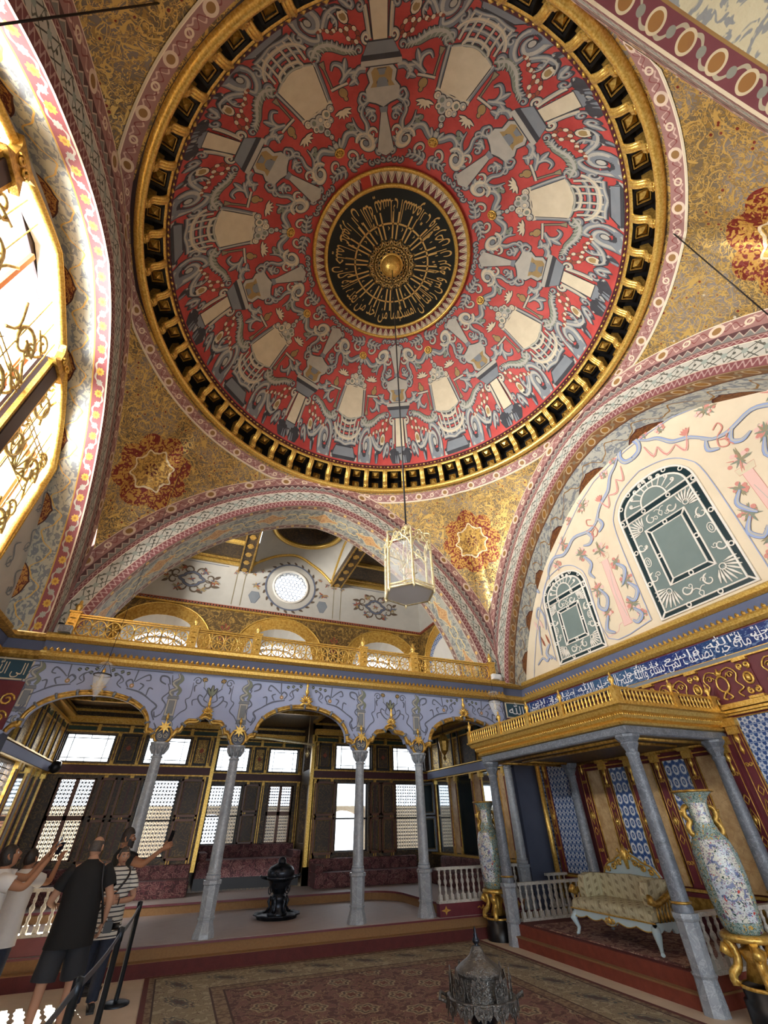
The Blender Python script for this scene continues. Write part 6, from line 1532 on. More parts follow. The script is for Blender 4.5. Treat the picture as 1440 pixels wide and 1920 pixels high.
# ------------------------------------------------------------------ settee
def settee(loc, rz):
    t = thing('settee', 'pale blue and gilt settee with striped green brocade under the canopy', 'settee', loc, rz)
    L, D = 1.65, .8        # local: x along the seat, y front(-) to back(+)
    leg = None
    for sx, sy in ((-1, -1), (1, -1), (-1, 1), (1, 1)):
        mb = MB(); x, y = sx*(L/2-.05), sy*(D/2-.05)
        mb.tube([(x, y, .36), (x+sx*.05, y+sy*.05, .26), (x+sx*.01, y+sy*.01, .12), (x+sx*.03, y+sy*.03, .03), (x+sx*.05, y+sy*.05, .03)], [.06, .055, .03, .024, .03], PALEBLUE, 8); mb.obj('leg', t)
    n = 40; top = [(-L/2, .4)]+[(L/2, .4)]
    def apron(Lx): return [(-Lx/2, .42), (-Lx/2, .3)]+[(-Lx/2+Lx*k/n, .335-.045*abs(sin(k*pi*5/n))*(1.0)-.03*(1 if 17 < k < 23 else 0)) for k in range(1, n)]+[(Lx/2, .3), (Lx/2, .42)]
    mb = MB(); A = apron(L)
    mb.prism(A, lambda u, v, h: (u, -D/2+.04-h, v), .04, PALEBLUE); mb.prism(A, lambda u, v, h: (u, D/2-h, v), .04, PALEBLUE)
    for sx in (-1, 1): mb.prism(apron(D), lambda u, v, h: (sx*(L/2-.02)+h-.02, u, v), .04, PALEBLUE)
    mb.obj('apron', t)
    mb = MB(); mb.tube([(u, -D/2-.005, v) for u, v in A[1:-1]], .009, GOLD, 5); mb.box((0, -D/2, .42), (L+.02, .03, .02), GOLD)
    for s in (-1, 1): mb.tube([(s*p[0], -D/2-.01, .34+p[1]) for p in spiral((.05, 0), .05, .012, pi, 1.2, 10)], .012, GOLD, 5)
    mb.tube([(0, -D/2-.01, .28), (0, -D/2-.015, .34), (0, -D/2-.01, .4)], [.012, .028, .01], GOLD, 6); mb.obj('gilt_apron_carving', t)
    mb = MB(); rows = []
    for i in range(13):
        x = -L/2+.02+(L-.04)*i/12; e = min(i, 12-i); f = .0 if e else .03
        rows.append([(x, -D/2+.0, .43), (x, -D/2-.02+f, .5), (x, -D/2+.0+f, .57-f), (x, -D/2+.1, .6-f), (x, 0, .615-f), (x, D/2-.15, .6-f), (x, D/2-.12, .43)])
    mb.grid(rows, SETTEE)
    for r in (rows[0], rows[-1]): mb.poly(r, SETTEE)
    mb.obj('seat', t)
    mb = MB(); pr = [(-L/2+.02, .55), (L/2-.02, .55), (L/2-.02, .9), (L/2-.12, .97), (.3, .98), (0, 1.0), (-.3, .98), (-L/2+.12, .97), (-L/2+.02, .9)]
    mb.prism(pr, lambda u, v, h: (u, D/2-.18+.12*(v-.55)-h*.1, v), 1.0, SETTEE); mb.obj('back', t)
    crest = [(-L/2+.25, .98)]+[(-.5, 1.1), (-.42, 1.16), (-.3, 1.2), (-.22, 1.26), (-.1, 1.32), (0, 1.42), (.1, 1.32), (.22, 1.26), (.3, 1.2), (.42, 1.16), (.5, 1.1)]+[(L/2-.25, .98)]
    mb = MB(); yb = D/2-.13; mb.prism(crest[::-1], lambda u, v, h: (u, yb+.06-h, v), .05, PALEBLUE); mb.obj('crest_board', t)
    mb = MB(); mb.tube([(u, yb-.0, v) for u, v in cat(crest, 3)], .017, GOLD, 5)
    for s in (-1, 1):
        for cx, cz, r in ((.3, 1.1, .06), (.16, 1.18, .055), (.44, 1.05, .05), (.07, 1.27, .045)): mb.tube([(s*p[0], yb-.01, p[1]) for p in spiral((cx, cz), r, .012, pi*.8, -1.3, 12)], .016, GOLD, 5)
        for cx, cz in ((.22, 1.12), (.1, 1.34), (.36, 1.16)): mb.tube([(s*cx, yb-.01, cz), (s*(cx+.03), yb-.02, cz+.05), (s*(cx+.02), yb, cz+.09)], [.01, .024, .005], GOLD, 5)
    mb.tube([(0, yb-.01, 1.08), (0, yb-.02, 1.24), (0, yb-.02, 1.36), (0, yb, 1.5)], [.02, .04, .06, .008], GOLD, 7); mb.obj('gilt_crest_carving', t)
    for s in (-1, 1):
        mb = MB(); x = s*(L/2-.03)
        mb.tube([(x, D/2-.15, .84), (x+s*.03, .1, .8), (x+s*.05, -.12, .72), (x+s*.04, -.26, .66), (x+s*.02, -.34, .7), (x, -.31, .76), (x, -.26, .74)], [.05, .055, .05, .05, .06, .05, .02], GOLDW, 8); mb.obj('arm_rail', t)
        mb = MB()
        for k in range(9): y = -.28+.065*k; mb.tube([(x+s*.03, y, .42), (x+s*.035, y, .5), (x+s*.035, y, .56), (x+s*.035, y+.02, .66+.02*k)], [.014, .022, .01, .018], GOLDW, 5)
        mb.obj('arm_spindles', t)
        mb = MB(); pr = [(-.22, .58), (.2, .6), (.22, .93), (.1, .98), (-.2, .95)]
        mb.prism(cat(pr, 2, True), lambda u, v, h: (s*(L/2-.1)-s*h*.14, u, v), 1.0, SETTEE, side=True); mb.obj('arm_pad', t)
    return t
settee((7.0, 7.0, .335), -pi/2).scale = (1, 1, .79)
# ------------------------------------------------------------------ porcelain vases on gilt stands
def vase_set(loc, near, rz=0):
    sl = 'near the right edge of the photo' if near else 'beside the far canopy column'
    H0 = .2
    b = thing('vase_pedestal', 'black plinth with a gilded scroll stand, '+('right of the nearest canopy column' if near else 'left of the far canopy column'), 'pedestal', loc, rz)
    mb = MB(); mb.lathe([(.26, 0), (.26, .2), (.23, .22), (.24, .3), (.22, .32), (0, .32)], (0, 0, 0), BLACK, 24); mb.lathe([(.245, .3), (.25, .315), (.235, .33)], (0, 0, 0), GOLD, 24) ; mb.obj('black_base', b)
    for k in range(4):
        a = pi/4+k*pi/2; c, s = cos(a), sin(a); mb = MB()
        pr = [(.25, .36), (.28, .33), (.27, .4), (.2, .46), (.17, .56), (.2, .66), (.24, .7)]
        mb.tube([(r*c, r*s, zz) for r, zz in cat(pr, 3)], [.03, .05, .05, .045, .035, .045, .05]*1 if 0 else [.045]*19, GOLD, 8)
        mb.tube([(.26*c, .26*s, .66), (.28*c, .28*s, .6), (.22*c, .22*s, .54)], [.03, .06, .02], GOLD, 7); mb.obj('gilt_leg', b)
    mb = MB(); mb.lathe([(.0, .68), (.22, .68), (.27, .7), (.27, .73), (.24, .76), (.22, .74), (0, .74)], (0, 0, 0), GOLD, 28); mb.lathe([(0, .34), (.16, .36), (.1, .5), (.14, .6), (0, .68)], (0, 0, 0), GOLDW, 16); mb.obj('gilt_collar', b)
    VS = 1
    v = thing('porcelain_vase', 'tall green and blue porcelain vase on a gilt stand, '+('before the tan panels' if near else 'before the divan room balustrade'), 'vase', (loc[0], loc[1], loc[2]+.745), rz)
    B = [(.16, 0), (.2, .03), (.215, .12), (.24, .3), (.255, .55), (.25, .78), (.21, .92), (.15, 1.0)]
    mb = MB(); mb.lathe(B, (0, 0, 0), PORC_P, 32); mb.obj('body', v)
    for k in range(2):
        mb = MB(); a0 = -pi*.75 if near else -pi*.9; a0 += k*pi; P_ = [(r+.004, zz) for r, zz in B[2:7]]; mb.lathe(P_, (0, 0, 0), PORC_S, 14, True, a0-.75, a0+.75); mb.obj('painted_scene', v)
    mb = MB(); mb.lathe([(.15, 1.0), (.125, 1.08), (.12, 1.2), (.13, 1.32), (.17, 1.4), (.235, 1.45), (.24, 1.465), (.225, 1.46), (.12, 1.38), (.1, 1.2)], (0, 0, 0), PORC_P, 28); mb.obj('neck', v)
    mb = MB(); mb.lathe([(.124, 1.09), (.122, 1.22), (.133, 1.33)], (0, 0, 0), PORC_S, 14, True, a0-pi-.8, a0-pi+.8); mb.obj('painted_scene', v)
    mb = MB(); rim = [((.24+.012*cos(a*12))*cos(a), (.24+.012*cos(a*12))*sin(a), 1.465) for a in [2*pi*j/48 for j in range(48)]]; mb.tube(rim, .016, GOLDW, 5, True); mb.obj('gilt_rim', v)
    for s in (-1, 1):
        mb = MB(); a = (radians(150) if near else radians(170)); c, sn = cos(a)*s, sin(a)*s
        mb.tube([(r*c, r*sn, zz) for r, zz in cat([(.13, 1.3), (.19, 1.26), (.2, 1.18), (.16, 1.12), (.2, 1.06), (.2, .99), (.16, .96)], 3)], [.018]+[.036]*17+[.016], GOLDW, 7)
        mb.tube([(.2*c, .2*sn, 1.22), (.25*c, .25*sn, 1.24), (.24*c, .24*sn, 1.18)], [.03, .02, .008], GOLDW, 6); mb.obj('gilt_handle', v)
    if near: v.scale = (1, 1, .965)
    return b, v
vase_set((6.42, 9.82, 0), False); vase_set((6.62, 4.88, 0), True)
# ------------------------------------------------------------------ painted ornament of the lavender spandrels
def spandrel(cx, sg, kind):
    mp = lambda x, y, h: (cx+sg*x, YA-.004-h, y); a = Art(); G, Lt = T_N, T_M
    def st(p, w=.012, e=0): a.stroke(p, [w*.6, w, w*.6], G, None, None)
    if kind == 'big':
        st([(1.18, 3.6), (1.1, 3.75), (1.16, 3.86), (1.02, 3.96)], .02); st([(1.02, 3.96), (.86, 4.06), (.72, 4.12), (.5, 4.16)], .018); st([(1.2, 3.55), (1.26, 3.45), (1.16, 3.42)], .016)
        st([(.52, 4.18), (.46, 4.28), (.54, 4.34), (.6, 4.26)], .018); st([(.74, 4.14), (.8, 4.24), (.72, 4.28)], .016); st([(.9, 4.05), (.92, 4.2), (1.0, 4.18)], .016)
        st([(1.28, 3.72), (1.32, 3.9), (1.22, 4.02), (1.32, 4.16), (1.26, 4.32)], .014); st([(1.28, 3.72), (1.18, 3.66), (1.14, 3.76)], .016); st([(1.22, 4.3), (1.1, 4.36), (1.1, 4.46), (1.24, 4.44), (1.3, 4.3)], .02)
        st([(1.3, 4.5), (1.34, 4.3)], .012); a.stroke([(.1, 4.54), (1.3, 4.54)], .008, G, None, None); a.stroke([(.62, 4.54), (.6, 4.3)], .012, G, None, None)
        st([(.62, 4.3), (.74, 4.4), (.86, 4.46), (.9, 4.36), (.82, 4.34)], .016); st([(.4, 4.16), (.3, 4.24), (.34, 4.36), (.24, 4.44)], .014)
        a.disc((.58, 4.22), .045, T_B, None, 2); a.disc((.58, 4.22), .02, T_P, None, 3)
        for x, y in ((.3, 4.46), (.2, 4.4), (.42, 4.44), (.12, 4.48)): a.leaf((x, y), (x+.06, y+.03), .018, T_G, None)
        st([(.2, 4.4), (.32, 4.4), (.4, 4.3), (.34, 4.24)], .012)
    elif kind == 'small':
        st([(.62, 3.45), (.68, 3.55), (.56, 3.75), (.44, 3.86), (.5, 4.02), (.42, 4.1), (.42, 4.38)], .012); st([(.62, 3.46), (.54, 3.42), (.52, 3.52)], .014)
        st(spiral((.34, 4.42), .09, .02, 0, 1.3, 12), .014); st([(.06, 3.9), (.16, 3.94), (.26, 4.06), (.24, 4.14), (.16, 4.1)], .016); st([(.05, 4.0), (.14, 4.06), (.1, 4.2), (.2, 4.3)], .014); st([(.26, 4.06), (.36, 4.02), (.34, 3.92)], .012)
        if sg > 0: a.leaf((0, 4.1), (.0, 4.36), .03, T_G, None)
        a.leaf((.02, 4.15), (.1, 4.3), .025, T_G, None)
        a.stroke([(.18, 4.3), (.2, 4.42)], .008, T_G, None, None)
        for k in range(4): a.leaf((.2, 4.46), (.2+.06*cos(k*pi/2+.4), 4.46+.05*sin(k*pi/2+.4)), .02, T_B, None)
        st([(.36, 4.2), (.38, 4.3), (.34, 4.34)], .018)
    else:          # painted pedestal above a column
        a.poly([(-.11, 3.62), (.11, 3.62), (.1, 3.68), (-.1, 3.68)], T_M, T_N, .01); a.poly([(-.09, 3.7), (.09, 3.7), (.085, 4.02), (-.085, 4.02)], T_L, T_N, .012); a.poly([(-.05, 3.74), (.05, 3.74), (.05, 3.99), (-.05, 3.99)], T_M, T_N, .008, 2)
        a.stroke([(0, 3.74), (0, 3.99)], .006, T_N, None, None); a.poly([(-.12, 4.03), (.12, 4.03), (.1, 4.08), (-.1, 4.08)], T_M, T_N, .01)
        a.stroke([(-.02, 4.09), (-.08, 4.16), (.04, 4.24), (-.06, 4.34), (.04, 4.44), (.0, 4.54)], [.03, .04, .035, .04, .03, .02], T_M, T_L, T_N, e=.008)
        a.stroke([(.06, 4.1), (.1, 4.2), (.02, 4.3), (.09, 4.42), (.05, 4.52)], [.02, .03, .02, .03, .01], T_G, None, T_N, e=.006)
        a.stroke(spiral((.02, 3.5), .1, .03, pi/2, -1, 12), .018, T_M, T_L, T_N, e=.008)
    a.emit(mp, False, .0012).obj('painted_scrolls', WB)
for cx in (-2.05, 2.24, 6.51):
    for sg in (1, -1): spandrel(cx, sg, 'big')
for cx in (.13, 4.4):
    for sg in (1, -1): spandrel(cx, sg, 'small')
for cx in COLX: spandrel(cx, 1, 'ped')
spandrel(-3.2, 1, 'ped')
# painted cartouches and bouquets of the gallery wall
UMB = mat('paint_umber', '#5a4b3c', .7)
def galleryart():
    a = Art(e=0); mp = lambda x, y, h: (2.2+x, GY-.004-h, y)
    def bq(x, y, s, t=1):
        random.seed(int(x*37+y*11))
        for i in range(16):
            an = random.uniform(0, 2*pi); r = s*random.uniform(.3, 1); a.leaf((x, y), (x+r*cos(an), y+r*sin(an)*.8), .035*s/.3, random.choice([T_O, T_N, T_K, T_B]), None)
        if t: a.poly([(x-.12, y-.28), (x+.12, y-.28), (x+.2, y-.45), (x+.06, y-.72), (x-.06, y-.72), (x-.2, y-.45)], T_M, T_N, .015)
    for s in (1, -1):
        bq(s*1.3, 9.15, .26); bq(s*1.45, 9.62, .16, 0); bq(s*1.15, 9.78, .14, 0)
        for x in (1.75, 2.05): a.stroke([(s*x, 8.25), (s*x, 9.5)], .012, T_O, None, None)
        bq(s*1.75, 9.55, .16, 0); bq(s*2.1, 9.55, .16, 0)
        c = (s*3.55, 9.0)
        for k in range(8):
            an = k*pi/4+.3; q = (c[0]+.62*cos(an), c[1]+.36*sin(an)); a.stroke(spiral(q, .2, .05, an+pi, 1.1*(-1)**k, 14), [.01, .03, .03, .02, .01], UMB, None, None, 1)
            a.leaf((c[0]+.8*cos(an), c[1]+.42*sin(an)), (c[0]+1.05*cos(an+.15), c[1]+.56*sin(an+.15)), .06, UMB, None)
        a.stroke([(c[0]+.36*cos(t)*(1+.2*cos(6*t)), c[1]+.24*sin(t)*(1+.15*cos(4*t))) for t in [2*pi*j/24 for j in range(24)]], .035, T_N, None, UMB, 2, True); bq(c[0], c[1], .18, 0)
        for k in range(6): an = k*pi/3; bq(c[0]+.8*cos(an), c[1]+.42*sin(an), .22, 0)
        a.stroke([(s*2.4, 9.72), (s*5, 9.72)], .012, T_N, None, None)
    for j in range(22):
        t = 2*pi*j/22; a.leaf((.98*cos(t), 9.3+.98*sin(t)), (1.1*cos(t+.12), 9.3+1.1*sin(t+.12)), .045, UMB, None)
    a.stroke([(.96*cos(t), 9.3+.96*sin(t)) for t in [2*pi*j/40 for j in range(40)]], .03, T_N, None, None, 1, True)
    a.emit(mp, False, .0012).obj('painted_bouquets', GW)
    mb = MB()
    for c in (.15, 4.08, -3.0): 
        for k in range(8): an = k*pi/4; mb.prism([(c+.05*cos(an), 7.2+.08*sin(an)), (c+.18*cos(an-.2), 7.2+.3*sin(an-.2)), (c+.2*cos(an+.2), 7.2+.34*sin(an+.2))], lambda u, v, h: (u, GY-.002-h, v), .008, T_K)
        mb.prism(circ((c, 7.2), .07, 10), lambda u, v, h: (u, GY-.008-h, v), .01, GOLDP)
    mb.obj('red_rosette_ornament', GW)
galleryart()
# ------------------------------------------------------------------ tall left window: gilt frame, mullions, scroll grilles
XW = -4.0
out = [(1.15, 5.5)]+[(CY+d, zz) for d, zz in mirror_arc(HEAD, 2)]+[(8.45, 5.5)]
mb = MB(); mb.tube([(XW+.03, y, zz) for y, zz in out], .07, GOLD, 8, True); mb.tube([(XW+.08, y, zz) for y, zz in out], .03, GOLD, 6, True)
W1 = struct(mb.obj('window_50'), 'tall daylit left window of three lights with gilded scroll grilles')
def headz(y): 
    H_ = mirror_arc(HEAD, 2)
    for p, q in zip(H_, H_[1:]):
        if p[0] <= y-CY <= q[0]: return p[1]+(q[1]-p[1])*(y-CY-p[0])/(q[0]-p[0])
    return 7.8
for y in (3.35, 6.55):
    mb = MB(); mb.b2((XW-.2, y-.13, 5.5), (XW+.1, y+.13, headz(y)-.25), DARKP); mb.b2((XW-.02, y-.17, 5.5), (XW+.06, y+.17, headz(y)-.3), DARKP)
    for s in (-.17, .17): mb.b2((XW, y+s-.03, 5.5), (XW+.08, y+s+.03, headz(y)-.3), GOLD)
    m_ = mb.obj('mullion', W1)
    mb = MB(); zz = headz(y)
    mb.prism([(y-.3, zz-.02), (y-.2, zz-.12), (y-.16, zz-.3), (y-.3, zz-.46), (y+.3, zz-.46), (y+.16, zz-.3), (y+.2, zz-.12), (y+.3, zz-.02)], lambda u, v, h: (XW+.02+h, u, v), .13, GOLDW)
    for s in (-1, 1): mb.tube([(XW+.17, y+s*p[0], zz-.24+p[1]) for p in spiral((.08, 0), .08, .02, 0, 1.2, 12)], .02, GOLD, 5)
    mb.obj('gilded_capital', m_)
mb = MB()
for y0, y1 in ((1.25, 3.2), (3.5, 6.4), (6.7, 8.35)):
    for y in (y0+.12, y1-.12): mb.b2((XW-.34, y-.1, 5.5), (XW-.26, y+.1, min(headz(y), 9.2)-.1), FROSTB)
    for zz in (6.35, 7.75): mb.b2((XW-.34, y0, zz-.08), (XW-.26, y1, zz+.08), FROSTB)
    ym = (y0+y1)/2; mb.b2((XW-.33, ym-.04, 5.5), (XW-.27, ym+.04, headz(ym)-.1), FROSTB)
mb.obj('orange_casement', W1)
mb = MB(); mb.prism(out, lambda u, v, h: (XW-.36+h, u, v), .01, PANE); mb.obj('pane', W1)
GRL = mat('cream_gilt_iron', gold_fn('#b59a55', '#e0cf95'), .4, .5, .2)
def grille(y0, y1):
    mb = MB(); T = lambda y, zz: (XW-.06, y, zz); z0, w = 5.55, (y1-y0)/2; c = (y0+y1)/2; r = .03
    def tb(p, rr=r): mb.tube([T(*q) for q in cat(p, 3)], rr, GRL, 5)
    for s in (-1, 1):
        for zz in (6.1, 7.3, 8.3):
            if zz+.5 > headz(c+s*w*.7): continue
            mb.tube([T(c+s*(w*.55+p[0]), zz+p[1]) for p in spiral((0, 0), .34, .06, 0, 1.3*s, 18)], [r*1.4]*10+[r]*9, GRL, 5)
            mb.tube([T(c+s*(w*.82+p[0]), zz+.45+p[1]) for p in spiral((0, 0), .2, .04, pi, -1.2*s, 14)], r, GRL, 5)
            tb([(c+s*w*.95, zz-.4), (c+s*w*.7, zz-.1), (c+s*w*.9, zz+.3), (c+s*w*.6, zz+.5)]); tb([(c+s*w*.2, zz-.3), (c+s*w*.35, zz), (c+s*w*.2, zz+.4)])
            for k in range(5): an = (k-2)*.5+(0 if s > 0 else pi); q = (c+s*w*.6, zz+.05); mb.tube([T(*q), T(q[0]+.14*cos(an), q[1]+.14*sin(an)), T(q[0]+.24*cos(an), q[1]+.2*sin(an))], [.012, .034, .012], GRL, 5)
        for f in (.97, .72, .45): mb.tube([T(c+s*w*f, z0), T(c+s*w*f, headz(c+s*w*f)-.1)], .014, GRL, 4)
    for zz in (5.95, 6.05, 7.0, 7.75, 7.85): mb.tube([T(y0, zz), T(y1, zz)], .014, GRL, 4)
    for k in range(7): an = pi*(k+.5)/7; mb.tube([T(c, 7.0), T(c+.4*cos(an), 7.0+.5*sin(an)), T(c+.75*w*cos(an)*.9, 7.0+1.0*sin(an))], [.016, .026, .01], GRL, 5)
    mb.obj('scroll_grille', W1)
for y0, y1 in ((1.3, 3.15), (3.55, 6.35), (6.75, 8.3)): grille(y0, y1)
mb = MB(); a = Art(); mpl = lambda x, y, h: (XW+.006+h, x, y)
for k, (y, zz) in enumerate([(8.8, 7.0), (9.2, 6.3), (8.9, 5.8), (9.5, 5.5), (8.8, 7.5)]): a.stroke([(y, zz), (y+.15, zz+.2), (y-.05, zz+.4), (y+.1, zz+.55)], [.01, .03, .01], T_M, None, None); a.stroke(spiral((y+.1, zz+.1), .12, .03, k, 1.2, 12), .012, T_M, None, None)
a.emit(mpl, False, .001).obj('painted_scrolls', WL)
# ------------------------------------------------------------------ carpet
mb = MB(); x0, x1, y0, y1 = .08, 6.02, .6, 10.03; b = mb.add([(x0, y0, .012), (x1, y0, .012), (x1, y1, .012), (x0, y1, .012)])
mb.face(range(b, b+4), CARPET, False, [(0, 0), (6.3, 0), (6.3, 9.3), (0, 9.3)])
mb.sweep([(0, 0), (0, .012)], [((x0, y0, 0), (0, 0, 0), (0, 0, 1)), ((x1, y0, 0), (0, 0, 0), (0, 0, 1)), ((x1, y1, 0), (0, 0, 0), (0, 0, 1)), ((x0, y1, 0), (0, 0, 0), (0, 0, 1))], CARPET, True)
CP = tag(mb.obj('carpet'), 'large worn Persian carpet with a grey green border and red field', 'carpet')
mb = MB(); random.seed(5)
for i in range(420):
    x = x0+(x1-x0)*i/420; L = random.uniform(.05, .09); d = random.uniform(-.02, .02); p = mb.add([(x, y1, .012), (x+.011, y1, .012), (x+.011+d, y1+L, .004), (x+d, y1+L, .004)]); mb.face(range(p, p+4), FRINGE)
fr_ = mb.obj('fringe', CP); fr_['kind'] = 'stuff'
# ------------------------------------------------------------------ divans
def rbox(mb, p0, p1, r, m, n=3):
    """box with rounded long edges"""
    x0, y0, z0 = p0; x1, y1, z1 = p1
    prof = []
    for cx, cz, a0 in ((y1-r, z1-r, 0), (y0+r, z1-r, pi/2), (y0+r, z0+.01, pi), (y1-r, z0+.01, 1.5*pi)):
        rr = r if cz > z0+.05 else .01
        for k in range(n+1): a = a0+pi/2*k/n; prof.append((cx+rr*cos(a), cz+rr*sin(a)))
    xs = [x0, x0+.03]+[x0+(x1-x0)*i/6 for i in range(1, 6)]+[x1-.03, x1]
    rows = []; uv = []
    L = [0]
    for p, q in zip(prof, prof[1:]+prof[:1]): L.append(L[-1]+hypot(q[0]-p[0], q[1]-p[1]))
    for i, x in enumerate(xs):
        e = .03 if i in (0, len(xs)-1) else 0; cy, cz = (y0+y1)/2, (z0+z1)/2
        rows.append([(x, y+(cy-y)*e*2, zz+(cz-zz)*e*2) for y, zz in prof]); uv.append([(x, l) for l in L])
    b = len(mb.v); mb.grid(rows, m, uv, True, cv=True); k = len(prof)
    mb.face([b+j for j in range(k)], m, False, [(0, 0)]*k); mb.face([b+(len(xs)-1)*k+j for j in range(k-1, -1, -1)], m, False, [(0, 0)]*k)
def divan(label, x0, x1, y0, y1, z0, zs, zt, rz=0, loc=None, arms=(0, 0), gap=0):
    w, d = x1-x0, y1-y0; t = thing('divan', label, 'sofa', loc or (x0, y0, z0), rz, 'built-in divans of the divan room')
    H, T = zs-z0, zt-z0
    if gap: mb = MB(); mb.box((w/2, d/2+.05, gap/2), (w, d-.1, gap), BLACK); mb.obj('dark_plinth', t)
    mb = MB(); rbox(mb, (0, 0, gap), (w, d-.22, H-.0), .05, DIVAN); mb.tube([(0.02, .015, H-.05), (w-.02, .015, H-.05)], .012, T_P, 5); mb.obj('seat', t)
    mb = MB(); rbox(mb, (0, d-.22, gap), (w, d, T), .06, DIVAN); mb.obj('back', t)
    for k, on in enumerate(arms):
        if on: 
            mb = MB(); x = .0 if k == 0 else w-.22; rbox(mb, (x, .0, H), (x+.22, d-.22, H+.16), .07, DIVAN); mb.obj('bolster', t)
    return t
divan('red damask divan under the left pair of rear windows', -3.3, .6, 14.1, 14.93, .505, .82, 1.08)
divan('red damask divan under the right pair of rear windows', 3.72, 7.0, 14.1, 14.93, .505, .82, 1.08, arms=(1, 0))
divan('raised red damask divan filling the central window bay', .76, 3.54, 15.2, 16.5, .505, 1.11, 1.41, arms=(1, 1), gap=.24)
divan('red damask divan along the gilded right side wall', 0, 3.2, 0, .7, .505, .82, 1.08, -pi/2, (6.95, 14.05, .505))
# ------------------------------------------------------------------ dark bronze brazier on a tray
t = thing('brazier', 'dark bronze lidded brazier with ring handles in the divan room', 'brazier', (2.34, 11.75, .37))
mb = MB(); mb.lathe([(.2, 0), (.21, .04), (.15, .08), (.14, .22), (.17, .26), (.14, .3), (.12, .33)], (0, 0, 0), BRONZE, 24); mb.obj('foot', t)
mb = MB(); mb.lathe([(.12, .33), (.2, .42), (.23, .5), (.24, .54), (.3, .56), (.31, .6), (.27, .61), (.26, .58), (0, .56)], (0, 0, 0), BRONZE, 28)
for s in (-1, 1): mb.tube([(s*.28, 0, .58), (s*.4, 0, .6), (s*.43, 0, .63)], [.03, .02, .025], BRONZE, 6)
mb.obj('bowl', t)
mb = MB(); mb.lathe([(.27, .6), (.285, .64), (.28, .7), (.24, .76), (.16, .8), (.095, .82), (.085, .84), (.085, .87), (.06, .91), (.03, .925), (0, .93)], (0, 0, 0), BRONZE, 28); mb.obj('lid', t)
for a in range(4):
    mb = MB(); c, s = cos(a*pi/2+.5), sin(a*pi/2+.5); mb.tube([(.25*c, .25*s, .42+.05*cos(k)) if 0 else (.25*c-.045*s*sin(k), .25*s+.045*c*sin(k), .4+.06*cos(k)) for k in [2*pi*j/12 for j in range(12)]], .01, BRONZE, 5, True); mb.obj('ring_handle', t)
for a in range(6):
    mb = MB(); c, s = cos(a*pi/3), sin(a*pi/3); mb.tube([(.16*c, .16*s, .3), (.2*c, .2*s, .22), (.17*c, .17*s, .14), (.22*c, .22*s, .06)], [.02, .035, .025, .035], BRONZE, 6); mb.obj('foot_ornament', t)
t = thing('brazier_tray', 'round scalloped bronze tray under the dark brazier', 'tray', (2.34, 11.75, .334))
mb = MB(); N = 48; g = []
for r, zz, w in ((.0, .03, 0), (.3, .03, 0), (.4, .035, .01), (.47, .06, .02), (.46, .075, .02), (.42, .05, .01), (.4, .0, .0), (0, 0, 0)): g.append([((r+w*cos(12*2*pi*j/N))*cos(2*pi*j/N), (r+w*cos(12*2*pi*j/N))*sin(2*pi*j/N), zz) for j in range(N)])
mb.grid([[g[i][j] for i in range(len(g))] for j in range(N)], BRONZE, None, True, cu=True); mb.obj('dish', t)
# ------------------------------------------------------------------ silver brazier in the foreground
t = thing('silver_brazier', 'pierced silver brazier with an onion lid on the carpet in front', 'brazier', (3.1, 5.22, .013)); S_ = SILVER; t.scale = (.82, .82, .82)
mb = MB(); mb.lathe([(.3, 0), (.31, .05), (.2, .1), (.12, .18), (.1, .3), (.16, .42), (.24, .5), (.3, .56), (0, .56)], (0, 0, 0), BRONZE, 28); mb.obj('foot', t)
mb = MB(); N = 72; g = []
for r, zz, w, f in ((.2, .5, 0, 0), (.33, .56, .0, 0), (.39, .6, .012, 0), (.4, .615, .012, 0), (.37, .62, .0, 0), (.28, .6, 0, 0), (0, .6, 0, 0)): g.append([((r+w*cos(12*2*pi*j/N))*cos(2*pi*j/N), (r+w*cos(12*2*pi*j/N))*sin(2*pi*j/N), zz) for j in range(N)])
mb.grid([[g[i][j] for i in range(len(g))] for j in range(N)], S_, None, True, cu=True); mb.obj('rim', t)
for k in range(12):       # hanging lobes of the rim
    a = 2*pi*k/12; mb = MB(); F = lambda u, v, h: ((.395+h)*cos(a+u/.4), (.395+h)*sin(a+u/.4), v)
    mb.prism([(-.1, .61), (-.1, .55), (-.06, .5), (-.035, .52), (0, .44), (.035, .52), (.06, .5), (.1, .55), (.1, .61)], F, .012, S_); mb.tube([F(0, .6, .018), F(0, .5, .022)], .008, S_, 5); mb.tube([F(.045*cos(j), .55+.025*sin(j), .014) for j in [2*pi*i/8 for i in range(8)]], .006, S_, 4, True); mb.obj('rim_lobe', t)
mb = MB(); mb.lathe([(.27, .6), (.275, .66), (.255, .7), (.265, .73), (.25, .77), (.25, .775), (.28, .79), (.275, .82), (.23, .86), (.16, .9), (.1, .94), (.07, .99), (.055, 1.01), (.05, 1.02)], (0, 0, 0), S_, 36); mb.obj('lid', t)
mb = MB(); mb.lathe([(.05, 1.01), (.02, 1.03), (.045, 1.055), (.045, 1.075), (.02, 1.1), (.028, 1.115), (.014, 1.135), (.018, 1.15), (.008, 1.18), (0, 1.2)], (0, 0, 0), BRONZE, 16); mb.obj('finial', t)
